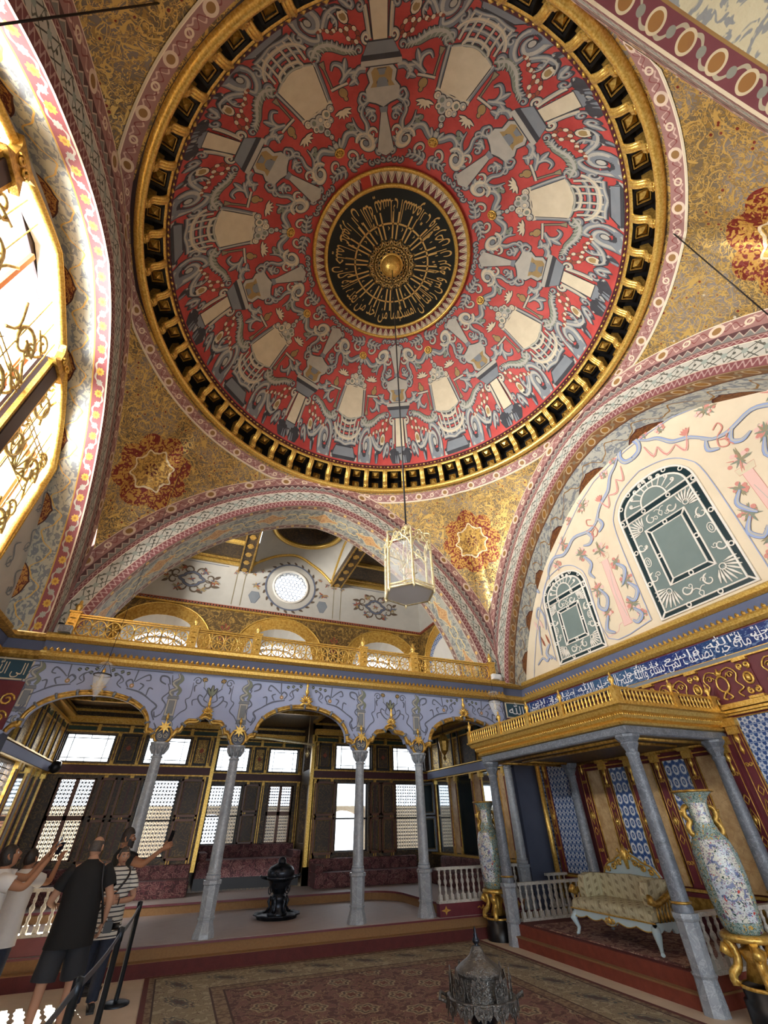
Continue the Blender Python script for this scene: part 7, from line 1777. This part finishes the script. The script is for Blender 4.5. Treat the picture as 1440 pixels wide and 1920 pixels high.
for k in range(8):        # upstanding pierced palmettes
    a = 2*pi*k/8+.2; mb = MB(); F = lambda u, v, h: ((.345+h)*cos(a+u/.35), (.345+h)*sin(a+u/.35), v)
    mb.prism([(-.09, .615), (-.1, .72), (-.07, .8), (-.03, .78), (0, .85), (.03, .78), (.07, .8), (.1, .72), (.09, .615)], F, .014, S_)
    for u, v in ((-.05, .7), (.05, .7), (0, .76), (0, .66)): mb.tube([F(u+.025*cos(j), v+.03*sin(j), .018) for j in [2*pi*i/8 for i in range(8)]], .007, S_, 4, True)
    mb.obj('palmette', t)
for s in (0, 1):
    mb = MB(); a = 2.6+s*pi; mb.tube([(.4*cos(a), .4*sin(a), .6), (.48*cos(a+.1), .48*sin(a+.1), .64), (.5*cos(a+.25), .5*sin(a+.25), .6), (.42*cos(a+.3), .42*sin(a+.3), .58)], .018, S_, 6); mb.obj('handle', t)
# ------------------------------------------------------------------ hexagonal glass lantern under the dome
t = thing('glass_lantern', 'large hexagonal brass and glass lantern hanging from the dome centre', 'chandelier', (2.36, 4.81, 4.42)); R0 = .36
hx = [(R0*cos(pi/3*k+.25), R0*sin(pi/3*k+.25)) for k in range(6)]
mb = MB(); mb.tube([(0, 0, 1.1), (0, 0, 10.4)], .014, IRON, 6); mb.obj('hanging_rod', t)
mb = MB(); mb.tube([(x, y, .0) for x, y in hx], .022, BRASS, 6, True); mb.tube([(x, y, .05) for x, y in hx], .014, BRASS, 5, True); mb.obj('bottom_rim', t)
mb = MB(); mb.prism([(x*.97, y*.97) for x, y in hx], lambda u, v, h: (u, v, -.008+h), .012, FROST); mb.obj('frosted_plate', t)
mb = MB(); mb.tube([(x, y, .74) for x, y in hx], .012, BRASS, 5, True); mb.obj('top_rim', t)
for k in range(6):
    (x0, y0), (x1, y1) = hx[k], hx[(k+1) % 6]
    mb = MB(); mb.tube([(x0, y0, -.06), (x0, y0, -.02), (x0, y0, 0), (x0, y0, .76), (x0, y0, .82), (x0*1.02, y0*1.02, .9)], [.006, .02, .022, .018, .026, .004], BRASS, 7); mb.obj('corner_post', t)
    mb = MB(); mb.poly([(x0, y0, .02), (x1, y1, .02), (x1, y1, .7), (x0, y0, .7)], GLASS); mb.obj('glass_pane', t)
    F = lambda u, v: (x0+(x1-x0)*u, y0+(y1-y0)*u, v)
    mb = MB(); mb.tube([F(u, v) for u, v in cat([(.04, .62), (.12, .7), (.25, .76), (.38, .8), (.5, .88), (.62, .8), (.75, .76), (.88, .7), (.96, .62)], 2)], .015, BRASS, 5)
    for s in (-1, 1): mb.tube([F(.5+s*p[0], .8+p[1]) for p in [(.25, -.03)]+spiral((.16, 0), .12, .03, 0, 1.2, 10)], .01, BRASS, 4)
    mb.obj('arched_crest', t)
    mb = MB(); mb.tube(cat([(x0, y0, .8), (x0*1.02, y0*1.02, .92), (x0*.72, y0*.72, .96), (x0*.6, y0*.6, 1.04), (x0*.3, y0*.3, 1.03), (x0*.18, y0*.18, 1.12), (0, 0, 1.14)], 3), .014, BRASS, 5); mb.obj('scroll_arm', t)
mb = MB(); mb.lathe([(.02, 1.0), (.05, 1.04), (.03, 1.08), (.06, 1.12), (.02, 1.18), (.0, 1.22)], (0, 0, 0), BRASS, 12); mb.tube([(0, 0, .3), (0, 0, 1.0)], .012, BRASS, 6); mb.obj('crown', t)
for k in range(4):
    mb = MB(); a = k*pi/2; mb.tube([(0, 0, .34), (.08*cos(a), .08*sin(a), .3), (.13*cos(a), .13*sin(a), .36)], .008, BRASS, 5); mb.lathe([(.02, .36), (.025, .37), (.012, .375), (.012, .5), (0, .5)], (.13*cos(a), .13*sin(a), 0), T_C, 8); mb.obj('candle', t)
# ------------------------------------------------------------------ small hanging bell-jar lamps
def jar(label, loc, top):
    t = thing('hanging_lamp', label, 'lamp', loc)
    mb = MB(); mb.lathe([(.0, 0), (.02, .0), (.05, .06), (.11, .2), (.145, .33), (.15, .4), (.145, .4), (.13, .3), (.04, .07), (0, .04)], (0, 0, 0), GLASS, 20); mb.obj('glass_jar', t)
    mb = MB(); mb.tube([(.15*cos(a), .15*sin(a), .4) for a in [2*pi*j/20 for j in range(20)]], .012, BLACK, 5, True); mb.lathe([(.0, -.06), (.035, -.05), (.03, 0), (0, .01)], (0, 0, 0), BLACK, 10); mb.obj('black_mount', t)
    mb = MB()
    for k in range(3): a = 2*pi*k/3; mb.tube([(.15*cos(a), .15*sin(a), .4), (.05*cos(a), .05*sin(a), .6), (0, 0, .66)], .005, IRON, 4)
    mb.tube([(0, 0, .66), (0, 0, top-loc[2])], .005, IRON, 4); mb.obj('chain', t)
    mb = MB(); mb.lathe([(0, .63), (.06, .64), (.13, .6), (.15, .57)], (0, 0, 0), GLASS, 18); mb.obj('smoke_bell', t)
    mb = MB(); mb.lathe([(.03, .2), (.035, .3), (.02, .34), (.02, .44), (0, .44)], (0, 0, 0), T_C, 10); mb.obj('candle', t)
jar('clear bell jar lamp hanging before the left lavender arch', (-1.9, 9.6, 3.78), 9.75); jar('clear bell jar lamp hanging in the corner above the canopy', (6.98, 9.6, 3.95), 9.0)
t = thing('bay_lamp', 'brass chain with a ball hanging in the central window bay', 'lamp', (3.2, 14.0, 3.55)); mb = MB(); mb.tube([(0, 0, 0), (0, 0, 1.06)], .012, BRASS, 5); mb.obj('chain', t); mb = MB(); mb.lathe([(0, -.12), (.03, -.08), (.07, 0), (.03, .08), (0, .1)], (0, 0, 0), BRASS, 12); mb.obj('ball', t)
t = thing('gilt_lantern', 'dark gilded lantern with a ball finial before the filigree panels', 'lamp', (6.95, 12.4, 3.35)); mb = MB(); mb.lathe([(0, -.06), (.05, 0), (.02, .08), (.12, .2), (.16, .45), (.1, .6), (.02, .68)], (0, 0, 0), GOLDW, 8, False); mb.obj('body', t); mb = MB(); mb.tube([(0, 0, .66), (0, 0, 1.26)], .01, IRON, 5); mb.obj('chain', t)
# small spotlights on the cornice corners
def spot(label, loc, rz):
    t = thing('spotlight', label, 'spotlight', loc, rz); mb = MB(); mb.lathe([(.0, .02), (.06, .02), (.065, .03), (.05, .2), (0, .21)], (0, 0, 0), WHITEPL, 14); mb.obj('housing', t); mb = MB(); mb.lathe([(0, 0), (.07, 0), (.07, .02), (0, .02)], (0, 0, 0), BLACK, 12); mb.obj('bracket', t)
    mb = MB(); mb.lathe([(.052, .2), (.056, .24), (0, .245)], (0, 0, 0), BLACK, 12); mb.obj('lens_hood', t)
spot('white spotlight on the cornice at the left end of the balcony', (-3.13, YB-.02, 5.06), 0); spot('white spotlight on the cornice at the right corner of the balcony', (7.8, YB-.02, 5.06), 0)
for lab, x in (('grey junction box on the balcony edge at the left end', -2.96), ('white junction box on the balcony edge at the right end', 7.52)):
    t = thing('junction_box', lab, 'box', (x, YB-.2, 5.06)); mb = MB(); mb.box((0, 0, .07), (.22, .12, .14), MARBLED if x < 0 else WHITEPL); mb.obj('case', t); mb = MB(); mb.box((0, -.065, .07), (.18, .012, .1), MARBLED if x < 0 else WHITEPL); mb.obj('cover', t)
t = thing('loudspeaker', 'small dark loudspeaker high in the left corner of the divan room', 'speaker', (-3.15, 14.6, 3.1)); mb = MB(); mb.lathe([(0, -.14), (.1, -.1), (.13, 0), (.1, .12), (0, .15)], (0, 0, 0), IRON, 14); mb.obj('case', t); mb = MB(); mb.box((-.1, .12, 0), (.1, .2, .05), IRON); mb.obj('bracket', t)
# iron tie cables below the dome
for lab, p, q in (('thin iron cable across the upper right pendentive', (6.35, .78, 10.75), (7.8, .9, 8.2)), ('thin dark iron cable crossing the upper left corner', (-2.41, 1.31, 10.6), (-3.9, 2.0, 5.9))): mb = MB(); mb.tube([p, q], .012, IRON, 5); tag(mb.obj('iron_cable'), lab, 'cable')
# ------------------------------------------------------------------ barrier posts and belt
SP_ = [(-.22, 8.9), (-.29, 6.85), (-.4, 4.9), (-.55, 3.2)]
for i, (x, y) in enumerate(SP_[:3]):
    t = thing('barrier_post', ['dark barrier post beside the carpet corner, farthest of the row', 'dark barrier post in the middle of the belt barrier', 'dark barrier post at the bottom edge of the photo, nearest'][i], 'barrier', (x, y, 0))
    mb = MB(); mb.lathe([(.17, 0), (.17, .02), (.12, .035), (.03, .045)], (0, 0, 0), STEEL, 24); mb.obj('base', t); mb = MB(); mb.lathe([(.03, .04), (.03, .88), (.034, .885), (.034, .99), (0, 1.0)], (0, 0, 0), STEEL, 16); mb.obj('post', t)
for i in range(3):
    (x0, y0), (x1, y1) = SP_[i], SP_[i+1]; mb = MB(); n = 8; L = hypot(x1-x0, y1-y0); ux, uy = (x1-x0)/L, (y1-y0)/L; rows = []
    for k in range(n+1):
        f = .04+(L-.08)*k/n; sg = .03*sin(pi*k/n); rows.append([(x0+ux*f-uy*d, y0+uy*f+ux*d, .96-sg+e) for d, e in ((-.004, -.05), (-.004, 0), (.004, 0), (.004, -.05))])
    mb.grid(rows, mat('grey_belt', '#596069', .35, .3), None, False, cv=True); tag(mb.obj('barrier_belt'), ['grey barrier belt between the far and middle posts', 'grey barrier belt between the middle and nearest posts', 'grey barrier belt leaving the bottom edge of the photo'][i], 'belt')
# ------------------------------------------------------------------ closing walls behind the viewer
mb = MB(); FRW = -2.3
mb.prism([(CX-7, 0), (CX+7, 0), (CX+7, 14), (CX-7, 14)], lambda u, v, h: (u, FRW-h, v), .3, CREAM, [rect(CX-4.6, CX+4.6, .3, 4.3)]); struct(mb.obj('wall_front'), 'cream wall with an added wide low opening behind the viewer')  # wide opening cut low in this unseen wall to let fill light in
mb = MB(); mb.prism([(-2.3, 0), (10.3, 0), (10.3, 4.6), (-2.3, 4.6)], lambda u, v, h: (-4.35+h, u, v), .3, MAROOND, [rect(a, a+1.2, 2.2, 3.8) for a in (-1.4,)]);  # opening added out of view to bring fill light to the lower hall
struct(mb.obj('wall_left_lower'), 'lower left wall with one added opening out of view')
mb = MB(); mb.b2((-4.4, -3, 15.9), (11, 12, 16.0), DARKP)
for a, b, z0 in (((-4.4, -3), (11, -2.6), 13), ((-4.4, 11.7), (11, 12), 11.5), ((10.6, -3), (11, 12), 5), ((-4.4, -3), (-4.32, 12), 9.6), ((8.9, -3), (11, 10.4), 0), ((-4.4, 10.9), (-3.62, 11.5), 4.7)): mb.b2((*a, z0), (*b, 15.9), DARKP)
struct(mb.obj('roof'), 'outer roof over the dome')
# ------------------------------------------------------------------ people
SKIN1 = mat('skin_light', plaster('#a57a62', '#b58a70', 6), .5, 0, .03); SKIN2 = mat('skin_warm', plaster('#8f644b', '#a07356', 6), .5, 0, .03)
HAIRB = mat('black_hair', lambda P: {'c': P.mix(P.noise(60, 3), lin('#15110f'), lin('#2b2320')), 'h': P.noise(90, 2)}, .5); HAIRG = mat('greying_hair', lambda P: {'c': P.mix(P.noise(70, 3), lin('#2b2623'), lin('#5b534d')), 'h': P.noise(90, 2)}, .6)
CLB = mat('black_jersey', lambda P: {'c': P.mix(P.noise(8, 3), lin('#070709'), lin('#0f1013')), 'h': P.noise(5, 3)}, .85, 0, .3); CLS = mat('charcoal_shorts', lambda P: {'c': P.mix(P.noise(8, 3), lin('#1d2026'), lin('#2b2f36')), 'h': P.noise(6, 3)}, .85, 0, .3)
CLN = mat('navy_denim', lambda P: P.mix(P.noise(30, 2), lin('#141a28'), lin('#222c40')), .8); CLW = mat('white_cotton', lambda P: {'c': P.mix(P.noise(4, 3), lin('#b9b7b5'), lin('#d3d1ce')), 'h': P.noise(7, 3)}, .85, 0, .4)
def stripes(P):
    x, y, zz = P.sep(P.objv); return {'c': P.mix(P.near(P.cen(zz+P.noise(4)*.02, .052), .008), lin('#c9c6bd'), lin('#3b3c42')), 'h': P.noise(7, 3)}
CLST = mat('striped_jersey', stripes, .85, 0, .3); SHOE = mat('dark_shoes', '#1d1c1e', .6); EYEW = mat('eye_white', '#d9d5cf', .3); EYED = mat('eye_dark', '#1a120d', .2); LIP = mat('lip', '#8d5248', .5); BROW = mat('brow', '#2a201b', .7)
def skin_body(V, E_, R):
    me = bpy.data.meshes.new('skeleton'); me.from_pydata(V, E_, []); o = bpy.data.objects.new('skeleton', me); COL.objects.link(o)
    o.modifiers.new('skin', 'SKIN'); sub = o.modifiers.new('sub', 'SUBSURF'); sub.levels = sub.render_levels = 2
    for d, r in zip(me.skin_vertices[0].data, R): d.radius = r if isinstance(r, tuple) else (r, r)
    me.skin_vertices[0].data[0].use_root = True
    bpy.context.view_layer.update(); em = o.evaluated_get(bpy.context.evaluated_depsgraph_get()).to_mesh()
    out = [tuple(v.co) for v in em.vertices], [tuple(p.vertices) for p in em.polygons]
    bpy.data.objects.remove(o); return out
def add_head(mb, c, yaw, pit, sk, s=1.0, lip=True):
    """sculpted head: c = centre, face towards -Y before yaw"""
    R = Matrix.Rotation(yaw, 3, 'Z') @ Matrix.Rotation(pit, 3, 'X'); c = Vector(c)
    def P(x, y, zz): return c+R @ Vector((x*s, y*s, zz*s))
    n, k = 28, 20; rows = []
    for i in range(n):
        a = 2*pi*i/n; r = []
        for j in range(k+1):
            b = -pi/2+pi*j/k; x = .074*cos(b)*sin(a); y = -.094*cos(b)*cos(a); zz = .118*sin(b); f = max(0, cos(a)) if cos(b) > .1 else 0
            if zz < -.01: q = (-.01-zz)/.108; x *= 1-.36*q; y = y*(1-.3*q)-.012*q*f*1.5
            g = lambda u, v, su, sv: math.exp(-((x-u)/su)**2-((zz-v)/sv)**2)
            if cos(a) > 0:
                y -= .024*g(0, -.022, .012, .02)+.013*g(0, .0, .009, .025); y += .012*(g(.03, .008, .016, .012)+g(-.03, .008, .016, .012))
                y -= .007*g(0, -.062, .022, .012)+.01*g(0, -.098, .022, .016); y -= .006*(g(.03, .03, .02, .01)+g(-.03, .03, .02, .01)); y += .005*g(0, -.045, .02, .006)
                y -= .006*(g(.042, -.02, .018, .02)+g(-.042, -.02, .018, .02))
            r.append(P(x, y, zz))
        rows.append(r)
    mb.grid(rows, sk, None, True, cu=True)
    for sx in (-1, 1):
        e = Vector((sx*.03, -.078, .006))
        for rr, yy, m in ((.0125, 0, EYEW), (.0075, -.007, EYED)):
            pr = [(rr*sin(t), -rr*cos(t)) for t in [pi*j/8 for j in range(9)]]; b0 = len(mb.v); mb.lathe(pr, (0, 0, 0), m, 10)
            for q in range(b0, len(mb.v)): v = Vector(mb.v[q]); mb.v[q] = tuple(P(e.x+v.x, e.y+yy+v.y, e.z+v.z))
        mb.tube([P(sx*.014, -.093, .026), P(sx*.03, -.092, .033), P(sx*.05, -.078, .026)], [.003, .0045, .002], BROW, 5)
        mb.tube([P(sx*.017, -.09, .014), P(sx*.03, -.092, .0185), P(sx*.045, -.082, .012)], .0035, sk, 5)
        ear = [(sx*.072, .005, .03), (sx*.086, .016, .024), (sx*.088, .018, .004), (sx*.08, .008, -.022), (sx*.072, .0, -.026)]; mb.tube([P(*q) for q in cat(ear, 2)], [.006, .009, .01, .011, .012, .011, .01, .008, .007], sk, 6)
    if lip: mb.tube([P(-.024, -.086, -.062), P(-.008, -.097, -.058), P(0, -.097, -.06), P(.008, -.097, -.058), P(.024, -.086, -.062)], [.002, .005, .005, .005, .002], LIP, 5); mb.tube([P(-.018, -.089, -.067), P(0, -.097, -.069), P(.018, -.089, -.067)], [.002, .006, .002], LIP, 5)
    return P
def hair(t, P, mode, m, name='hair'):
    mb = MB(); n, k = 32, 16; rows = []
    for i in range(n):
        a = 2*pi*i/n; r = []
        front = cos(a)     # 1 = face side
        lo = {'short': (.03 if front > .55 else (-.0 if front > .1 else -.3)), 'ring': (.5 if front > .55 else (.08 if front > .15 else -.35)), 'long': (.42 if front > .6 else (.1 if front > .25 else -.75)), 'quiff': (.42 if front > .55 else (.1 if front > .2 else -.3)), 'beard': None}[mode]
        hi = {'short': 1.4, 'ring': .62, 'long': 1.5, 'quiff': 1.5}[mode]
        if mode == 'short' and front > .55: lo = .48
        for j in range(k+1):
            b = lo+(hi-lo)*j/k if lo < hi else hi; e = (1.07 if mode != 'quiff' else 1.1+.16*max(0, sin(b))*(1+.4*max(0, front)))
            e -= .05*(1 if j == 0 else 0)+(.03 if j == k and mode == 'ring' else 0); e += .012*sin(i*5+j*2)
            x = .076*cos(b)*sin(a)*e; y = -.095*cos(b)*cos(a)*e; zz = .118*sin(b)*e
            if mode == 'long' and zz < 0: y = max(y, -.02); x *= 1.05
            r.append(P(x, y+.003, zz))
        rows.append(r)
    mb.grid(rows, m, None, True, cu=True); mb.face(range(k, n*(k+1), k+1), m)
    return mb.obj(name, t)
def beard(t, P, m):
    mb = MB(); rows = []
    for i in range(15):
        a = -1.35+2.7*i/14; r = []
        for j in range(6):
            zz = -.035-.09*j/5-.0*abs(a); f = 1.0-.28*j/5; x = .078*sin(a)*f; y = -.1*cos(a)*(1.0-.12*j/5)-.006; r.append(P(x, y if abs(a) < .35 and j == 0 else y, zz+(.03 if abs(a) > .9 else 0)+(-.03 if abs(a) < .35 and j == 0 else 0)))
        rows.append(r)
    mb.grid(rows, m); mb.obj('beard', t)
def add_hand(mb, w, f, nrm, curl, sk, thumb=1, s=1.0):
    """w wrist, f forward, nrm back-of-hand normal; five unequal bent fingers"""
    w, f, nrm = Vector(w), Vector(f).normalized(), Vector(nrm); nrm = (nrm-f*nrm.dot(f)).normalized(); sd = f.cross(nrm)*thumb
    rows = []
    for d, hw, th in ((-.01, .026, .02), (.02, .034, .018), (.05, .041, .016), (.085, .041, .014), (.095, .036, .011)):
        rows.append([w+f*(d*s)+sd*(hw*s*cos(a))+nrm*(th*s*sin(a)) for a in [2*pi*j/12 for j in range(12)]])
    b = len(mb.v); mb.grid(rows, sk, None, True, cv=True); mb.face([b+48+j for j in range(12)], sk)
    for k, (o, L) in enumerate(((.03, .07), (.01, .08), (-.011, .074), (-.031, .058))):
        p = w+f*(.088*s)+sd*(o*s); d = f.copy(); pts = [p]
        for q, l in enumerate((.42, .32, .26)):
            d = (Matrix.Rotation(-curl*(.7+.2*q), 3, sd*thumb) @ d) if thumb > 0 else (Matrix.Rotation(curl*(.7+.2*q), 3, sd) @ d)
            if d.dot(nrm) > .2 and q == 0: pass
            p = p+d*(L*l*s); pts.append(p)
        mb.tube(pts, [.0095*s, .0092*s, .008*s, .0062*s], sk, 7)
    p = w+f*(.02*s)+sd*(.03*s); mb.tube([p, p+(f*.6+sd*.8)*.035*s-nrm*.008*s, p+(f*.85+sd*.75)*.06*s-nrm*.02*s, p+(f*1.15+sd*.6)*.072*s-nrm*.03*s], [.014*s, .012*s, .01*s, .007*s], sk, 7)
def loft(mb, rings, m, n=24, capt=True):
    rows = []
    for c, rx, ry in rings: rows.append([(c[0]+rx*cos(a)*(abs(cos(a))**-.12 if abs(cos(a)) > .05 else 1), c[1]+ry*sin(a), c[2]) for a in [2*pi*j/n for j in range(n)]])
    b = len(mb.v); mb.grid(rows, m, None, True, cv=True)
    if capt: mb.face([b+(len(rows)-1)*n+j for j in range(n)], m, True)
def person(label, loc, rz, J, sk, top, bottom, short, head_rot, hm, hmode, hands, stout=1.0, skirt=0, sleeves=.55, hs=1.0, lean=(0, 0)):
    """J: joints for arms and legs (l/r elbow, wrist, knee, ankle), z up, facing -Y"""
    t = thing('person', label, 'person', loc, rz); lx, ly = lean
    ch = (lx*.6, ly*.6, 1.28); nb = (lx, ly, 1.46); hd = (lx*1.2, ly*1.25-.01, 1.64)
    V = [(0, 0, .93), (lx*.3, ly*.3, 1.08), ch, nb, (lx*1.1, ly*1.1, 1.53), (hd[0], hd[1]+.0, 1.6)]; E_ = [(0, 1), (1, 2), (2, 3), (3, 4), (4, 5)]; R = [(.14*stout, .11*stout), (.13*stout, .1*stout), (.14, .11), .07, .055, .05]
    for s, k in ((1, 'l'), (-1, 'r')):
        b = len(V); sh = J.get(k+'s', (s*.18*stout+lx*.9, ly*.9, 1.41)); V += [sh, J[k+'e'], J[k+'w']]; R += [.062, .043, .029]; E_ += [(3, b), (b, b+1), (b+1, b+2)]
        b = len(V); V += [(s*.1, 0, .88), J[k+'k'], J[k+'a'], (J[k+'a'][0]+s*.02, J[k+'a'][1]-.12, .045)]; R += [.1, .062, .042, .035]; E_ += [(0, b), (b, b+1), (b+1, b+2), (b+2, b+3)]
    v, f = skin_body(V, E_, R); mb = MB(); b = mb.add(v)
    for q in f: mb.face([b+i for i in q], sk, True)
    P = add_head(mb, hd, head_rot[0], head_rot[1], sk, hs)
    for k, s in (('l', 1), ('r', -1)):
        if hands.get(k):
            fd, nm, cu = hands[k]; add_hand(mb, J[k+'w'], fd, nm, cu, sk, s)
    mb.obj('body', t)
    if hmode: hair(t, P, hmode, hm)
    mb = MB(); S = stout
    loft(mb, [((0, 0, .74-skirt), .225*S, .165*S), ((0, 0, .9), .212*S, .155*S), ((lx*.4, ly*.4, 1.1), .195*S, .14*S), ((lx*.6, ly*.6, 1.28), .205*S, .14*S), ((lx*.9, ly*.9, 1.39), .19*S, .125*S), ((lx*.95, ly*.95, 1.445), .175*S, .122*S), ((lx, ly, 1.485), .125, .1), ((lx, ly, 1.515), .085, .082), ((lx, ly, 1.53), .068, .066)], top, 28, False)
    for s, k in ((1, 'l'), (-1, 'r')):
        sh = Vector(J.get(k+'s', (s*.18*stout+lx*.9, ly*.9, 1.41))); e = Vector(J[k+'e']); q = sh.lerp(e, sleeves); i_ = Vector((lx*.8+s*.06, ly*.8, 1.37))
        mb.tube([i_, sh, sh.lerp(e, sleeves*.5), q], [.05, .086, .084, .08], top, 14, False, False)
    mb.obj('shirt', t)
    mb = MB(); loft(mb, [((0, 0, .8), .17*S, .125*S), ((0, 0, .95), .165*S, .12*S), ((0, 0, 1.02), .15*S, .11*S)], bottom, 24)
    for s, k in ((1, 'l'), (-1, 'r')):
        h, kn, an = Vector((s*.095, 0, .9)), Vector(J[k+'k']), Vector(J[k+'a'])
        if short: mb.tube([h, h.lerp(kn, .35), kn+Vector((0, 0, -.02))], [.09*S, .112*S, .112*S], bottom, 16, False, False)
        else: mb.tube([h, h.lerp(kn, .5), kn, kn.lerp(an, .6), an+Vector((0, 0, .0))], [.095*S, .1*S, .085, .075, .075], bottom, 14, False, False)
    mb.obj('shorts' if short else 'trousers', t)
    for s, k in ((1, 'l'), (-1, 'r')):
        a = Vector(J[k+'a']); mb = MB(); mb.tube([(a.x, a.y+.05, .05), (a.x, a.y, .055), (a.x+s*.015, a.y-.1, .045), (a.x+s*.02, a.y-.17, .035)], [.035, .05, .045, .03], SHOE, 10); mb.box((a.x+s*.01, a.y-.06, .012), (.09, .26, .024), SHOE); mb.obj('shoe', t)
    return t, P
def legs(dl=.0, dr=.0, sp=.1): return {'lk': (sp, -.02+dl*.5, .5), 'la': (sp*1.05, dl, .09), 'rk': (-sp, -.02+dr*.5, .5), 'ra': (-sp*1.05, dr, .09)}
def at(t, p): return Matrix.Rotation(t.rotation_euler.z, 4, 'Z') @ Vector(p)+t.location
# bald man seen from behind
J = dict(le=(.34, -.06, 1.14), lw=(.3, -.28, 1.08), re=(-.31, .06, 1.13), rw=(-.3, -.06, .9), **legs(.1, -.1, .14))
p1, P = person('bald man from behind in a black t-shirt and charcoal shorts, camera at his hip', (-.86, 7.85, 0), pi+.1, J, SKIN1, CLB, CLS, True, (-.5, .1), HAIRG, 'ring', {'l': ((-.2, -1, .0), (.3, 0, 1), .5), 'r': ((.1, -.4, -1), (-1, 0, 0), .6)}, 1.12, 0, .6, 1.0, (.02, -.05))
mb = MB(); mb.tube(cat([(-.12, .15, 1.48), (-.16, .16, 1.3), (-.24, .14, 1.1), (-.29, .04, .92)], 4), .012, IRON, 5); mb.tube(cat([(-.12, .1, 1.5), (-.13, -.1, 1.45), (-.2, -.17, 1.2), (-.29, -.06, .92)], 4), .012, IRON, 5)
cm = thing('camera', 'black camera hanging on a strap at the bald man hip', 'camera', at(p1, (-.37, -.06, .82)), pi+.1)
b2_ = MB(); b2_.box((0, 0, .05), (.09, .13, .1), BLACK); b2_.box((0, .0, .11), (.05, .06, .03), BLACK); b2_.obj('camera_body', cm)
b2_ = MB(); b2_.lathe([(.0, 0), (.036, 0), (.036, .07), (.04, .08), (0, .08)], (0, 0, 0), BLACK, 16)
for q in range(len(b2_.v)): v = b2_.v[q]; b2_.v[q] = (-.045-v[2], v[0], .045+v[1])
b2_.obj('lens', cm); mb.obj('strap', p1)
# man in striped shirt, facing the viewer
J = dict(le=(.3, -.04, 1.13), lw=(.04, -.23, 1.12), re=(-.29, -.03, 1.13), rw=(-.06, -.22, 1.16), **legs(0, .05))
p2, P = person('man in a white striped shirt with arms folded, facing the viewer', (-.6, 8.8, 0), .12, J, SKIN1, CLST, CLN, False, (.25, -.02), HAIRG, 'short', {'l': ((-1, -.1, .2), (0, -1, .2), .5), 'r': ((1, -.1, .1), (0, -1, .2), .5)}, 1.06, .02, .62, 1.0)
p2.scale = (.92,)*3
mb = MB(); mb.tube(cat([(.13, .05, 1.5), (.14, -.13, 1.4), (.0, -.17, 1.2), (-.15, -.16, 1.02)], 4), .016, IRON, 5); mb.obj('strap', p2)
mb = MB(); mb.tube([(.09+.0*j, -.215+.034*cos(j), 1.122+.034*sin(j)) for j in [2*pi*i/12 for i in range(12)]], .008, IRON, 5, True); mb.obj('wristwatch', p2)
# bearded man photographing to the right
J = dict(le=(.12, -.32, 1.33), lw=(.04, -.56, 1.5), re=(-.14, -.34, 1.32), rw=(-.03, -.58, 1.52), ls=(.18, -.03, 1.42), rs=(-.18, -.03, 1.42), **legs(0, .08))
p3, P = person('bearded man in black with dark quiff holding a phone out to the right', (-.68, 9.62, 0), pi/2-.1, J, SKIN2, CLB, CLN, False, (.0, -.1), HAIRB, 'quiff', {'l': ((-.2, -1, .5), (1, 0, .2), .7), 'r': ((.2, -1, .5), (-1, 0, .2), .7)}, 1.0, 0, .5)
p3.scale = (1.035,)*3; beard(p3, P, HAIRB)
def phone(label, loc, rot):
    t = thing('phone', label, 'phone', loc, 0); t.rotation_euler = rot; mb = MB(); mb.box((0, 0, 0), (.075, .009, .15), BLACK); mb.obj('case', t); mb = MB(); mb.box((0, .006, 0), (.068, .003, .14), mat('phone_screen', '#1b2430', .1)); mb.obj('screen', t)
    mb = MB(); mb.lathe([(0, 0), (.008, 0), (.008, .003), (0, .003)], (0, 0, 0), STEEL, 8)
    for q in range(len(mb.v)): v = mb.v[q]; mb.v[q] = (v[0]+.02, -.0045-v[2], v[1]+.055)
    mb.obj('lens', t); return t
phone('phone held out by the bearded man before the bright window', at(p3, (0, -.66*1.02, 1.69*1.02)), (0.1, .15, pi/2-.8))
# woman in white at the left edge and the man behind her, both photographing upwards
J = dict(le=(.1, -.3, 1.42), lw=(.02, -.42, 1.66), re=(-.22, -.25, 1.35), rw=(-.1, -.42, 1.62), ls=(.16, -.04, 1.44), rs=(-.16, -.02, 1.42), **legs())
p4, P = person('dark haired woman in a loose white top raising a phone at the left edge', (-1.74, 7.55, 0), 1.9, J, SKIN2, CLW, CLN, False, (.0, -.42), HAIRB, 'long', {'l': ((0, -.35, 1), (0, 1, .3), .5), 'r': ((.2, -.35, 1), (0, 1, .3), .5)}, .95, .1, .45, .98)
p4.scale = (.97,)*3
phone('phone raised by the woman in white', at(p4, (-.03, -.47*.97, 1.76*.97)), (.35, 0, 1.9))
J = dict(le=(.32, -.16, 1.36), lw=(.12, -.36, 1.6), re=(-.22, -.25, 1.36), rw=(-.12, -.4, 1.6), ls=(.18, -.02, 1.42), rs=(-.18, -.02, 1.42), **legs())
p5, P = person('man in a white t-shirt photographing upwards behind the woman in white', (-1.72, 8.6, 0), 2.5, J, SKIN2, CLW, CLN, False, (.2, -.4), HAIRB, 'short', {'l': ((-.2, -.4, 1), (0, 1, .3), .6), 'r': ((.2, -.4, 1), (0, 1, .3), .6)}, 1.0, 0, .5)
p5.scale = (.93,)*3
phone('dark phone raised high by the man in the white t-shirt', at(p5, (0, -.45*.93, 1.74*.93)), (.4, 0, 2.5))
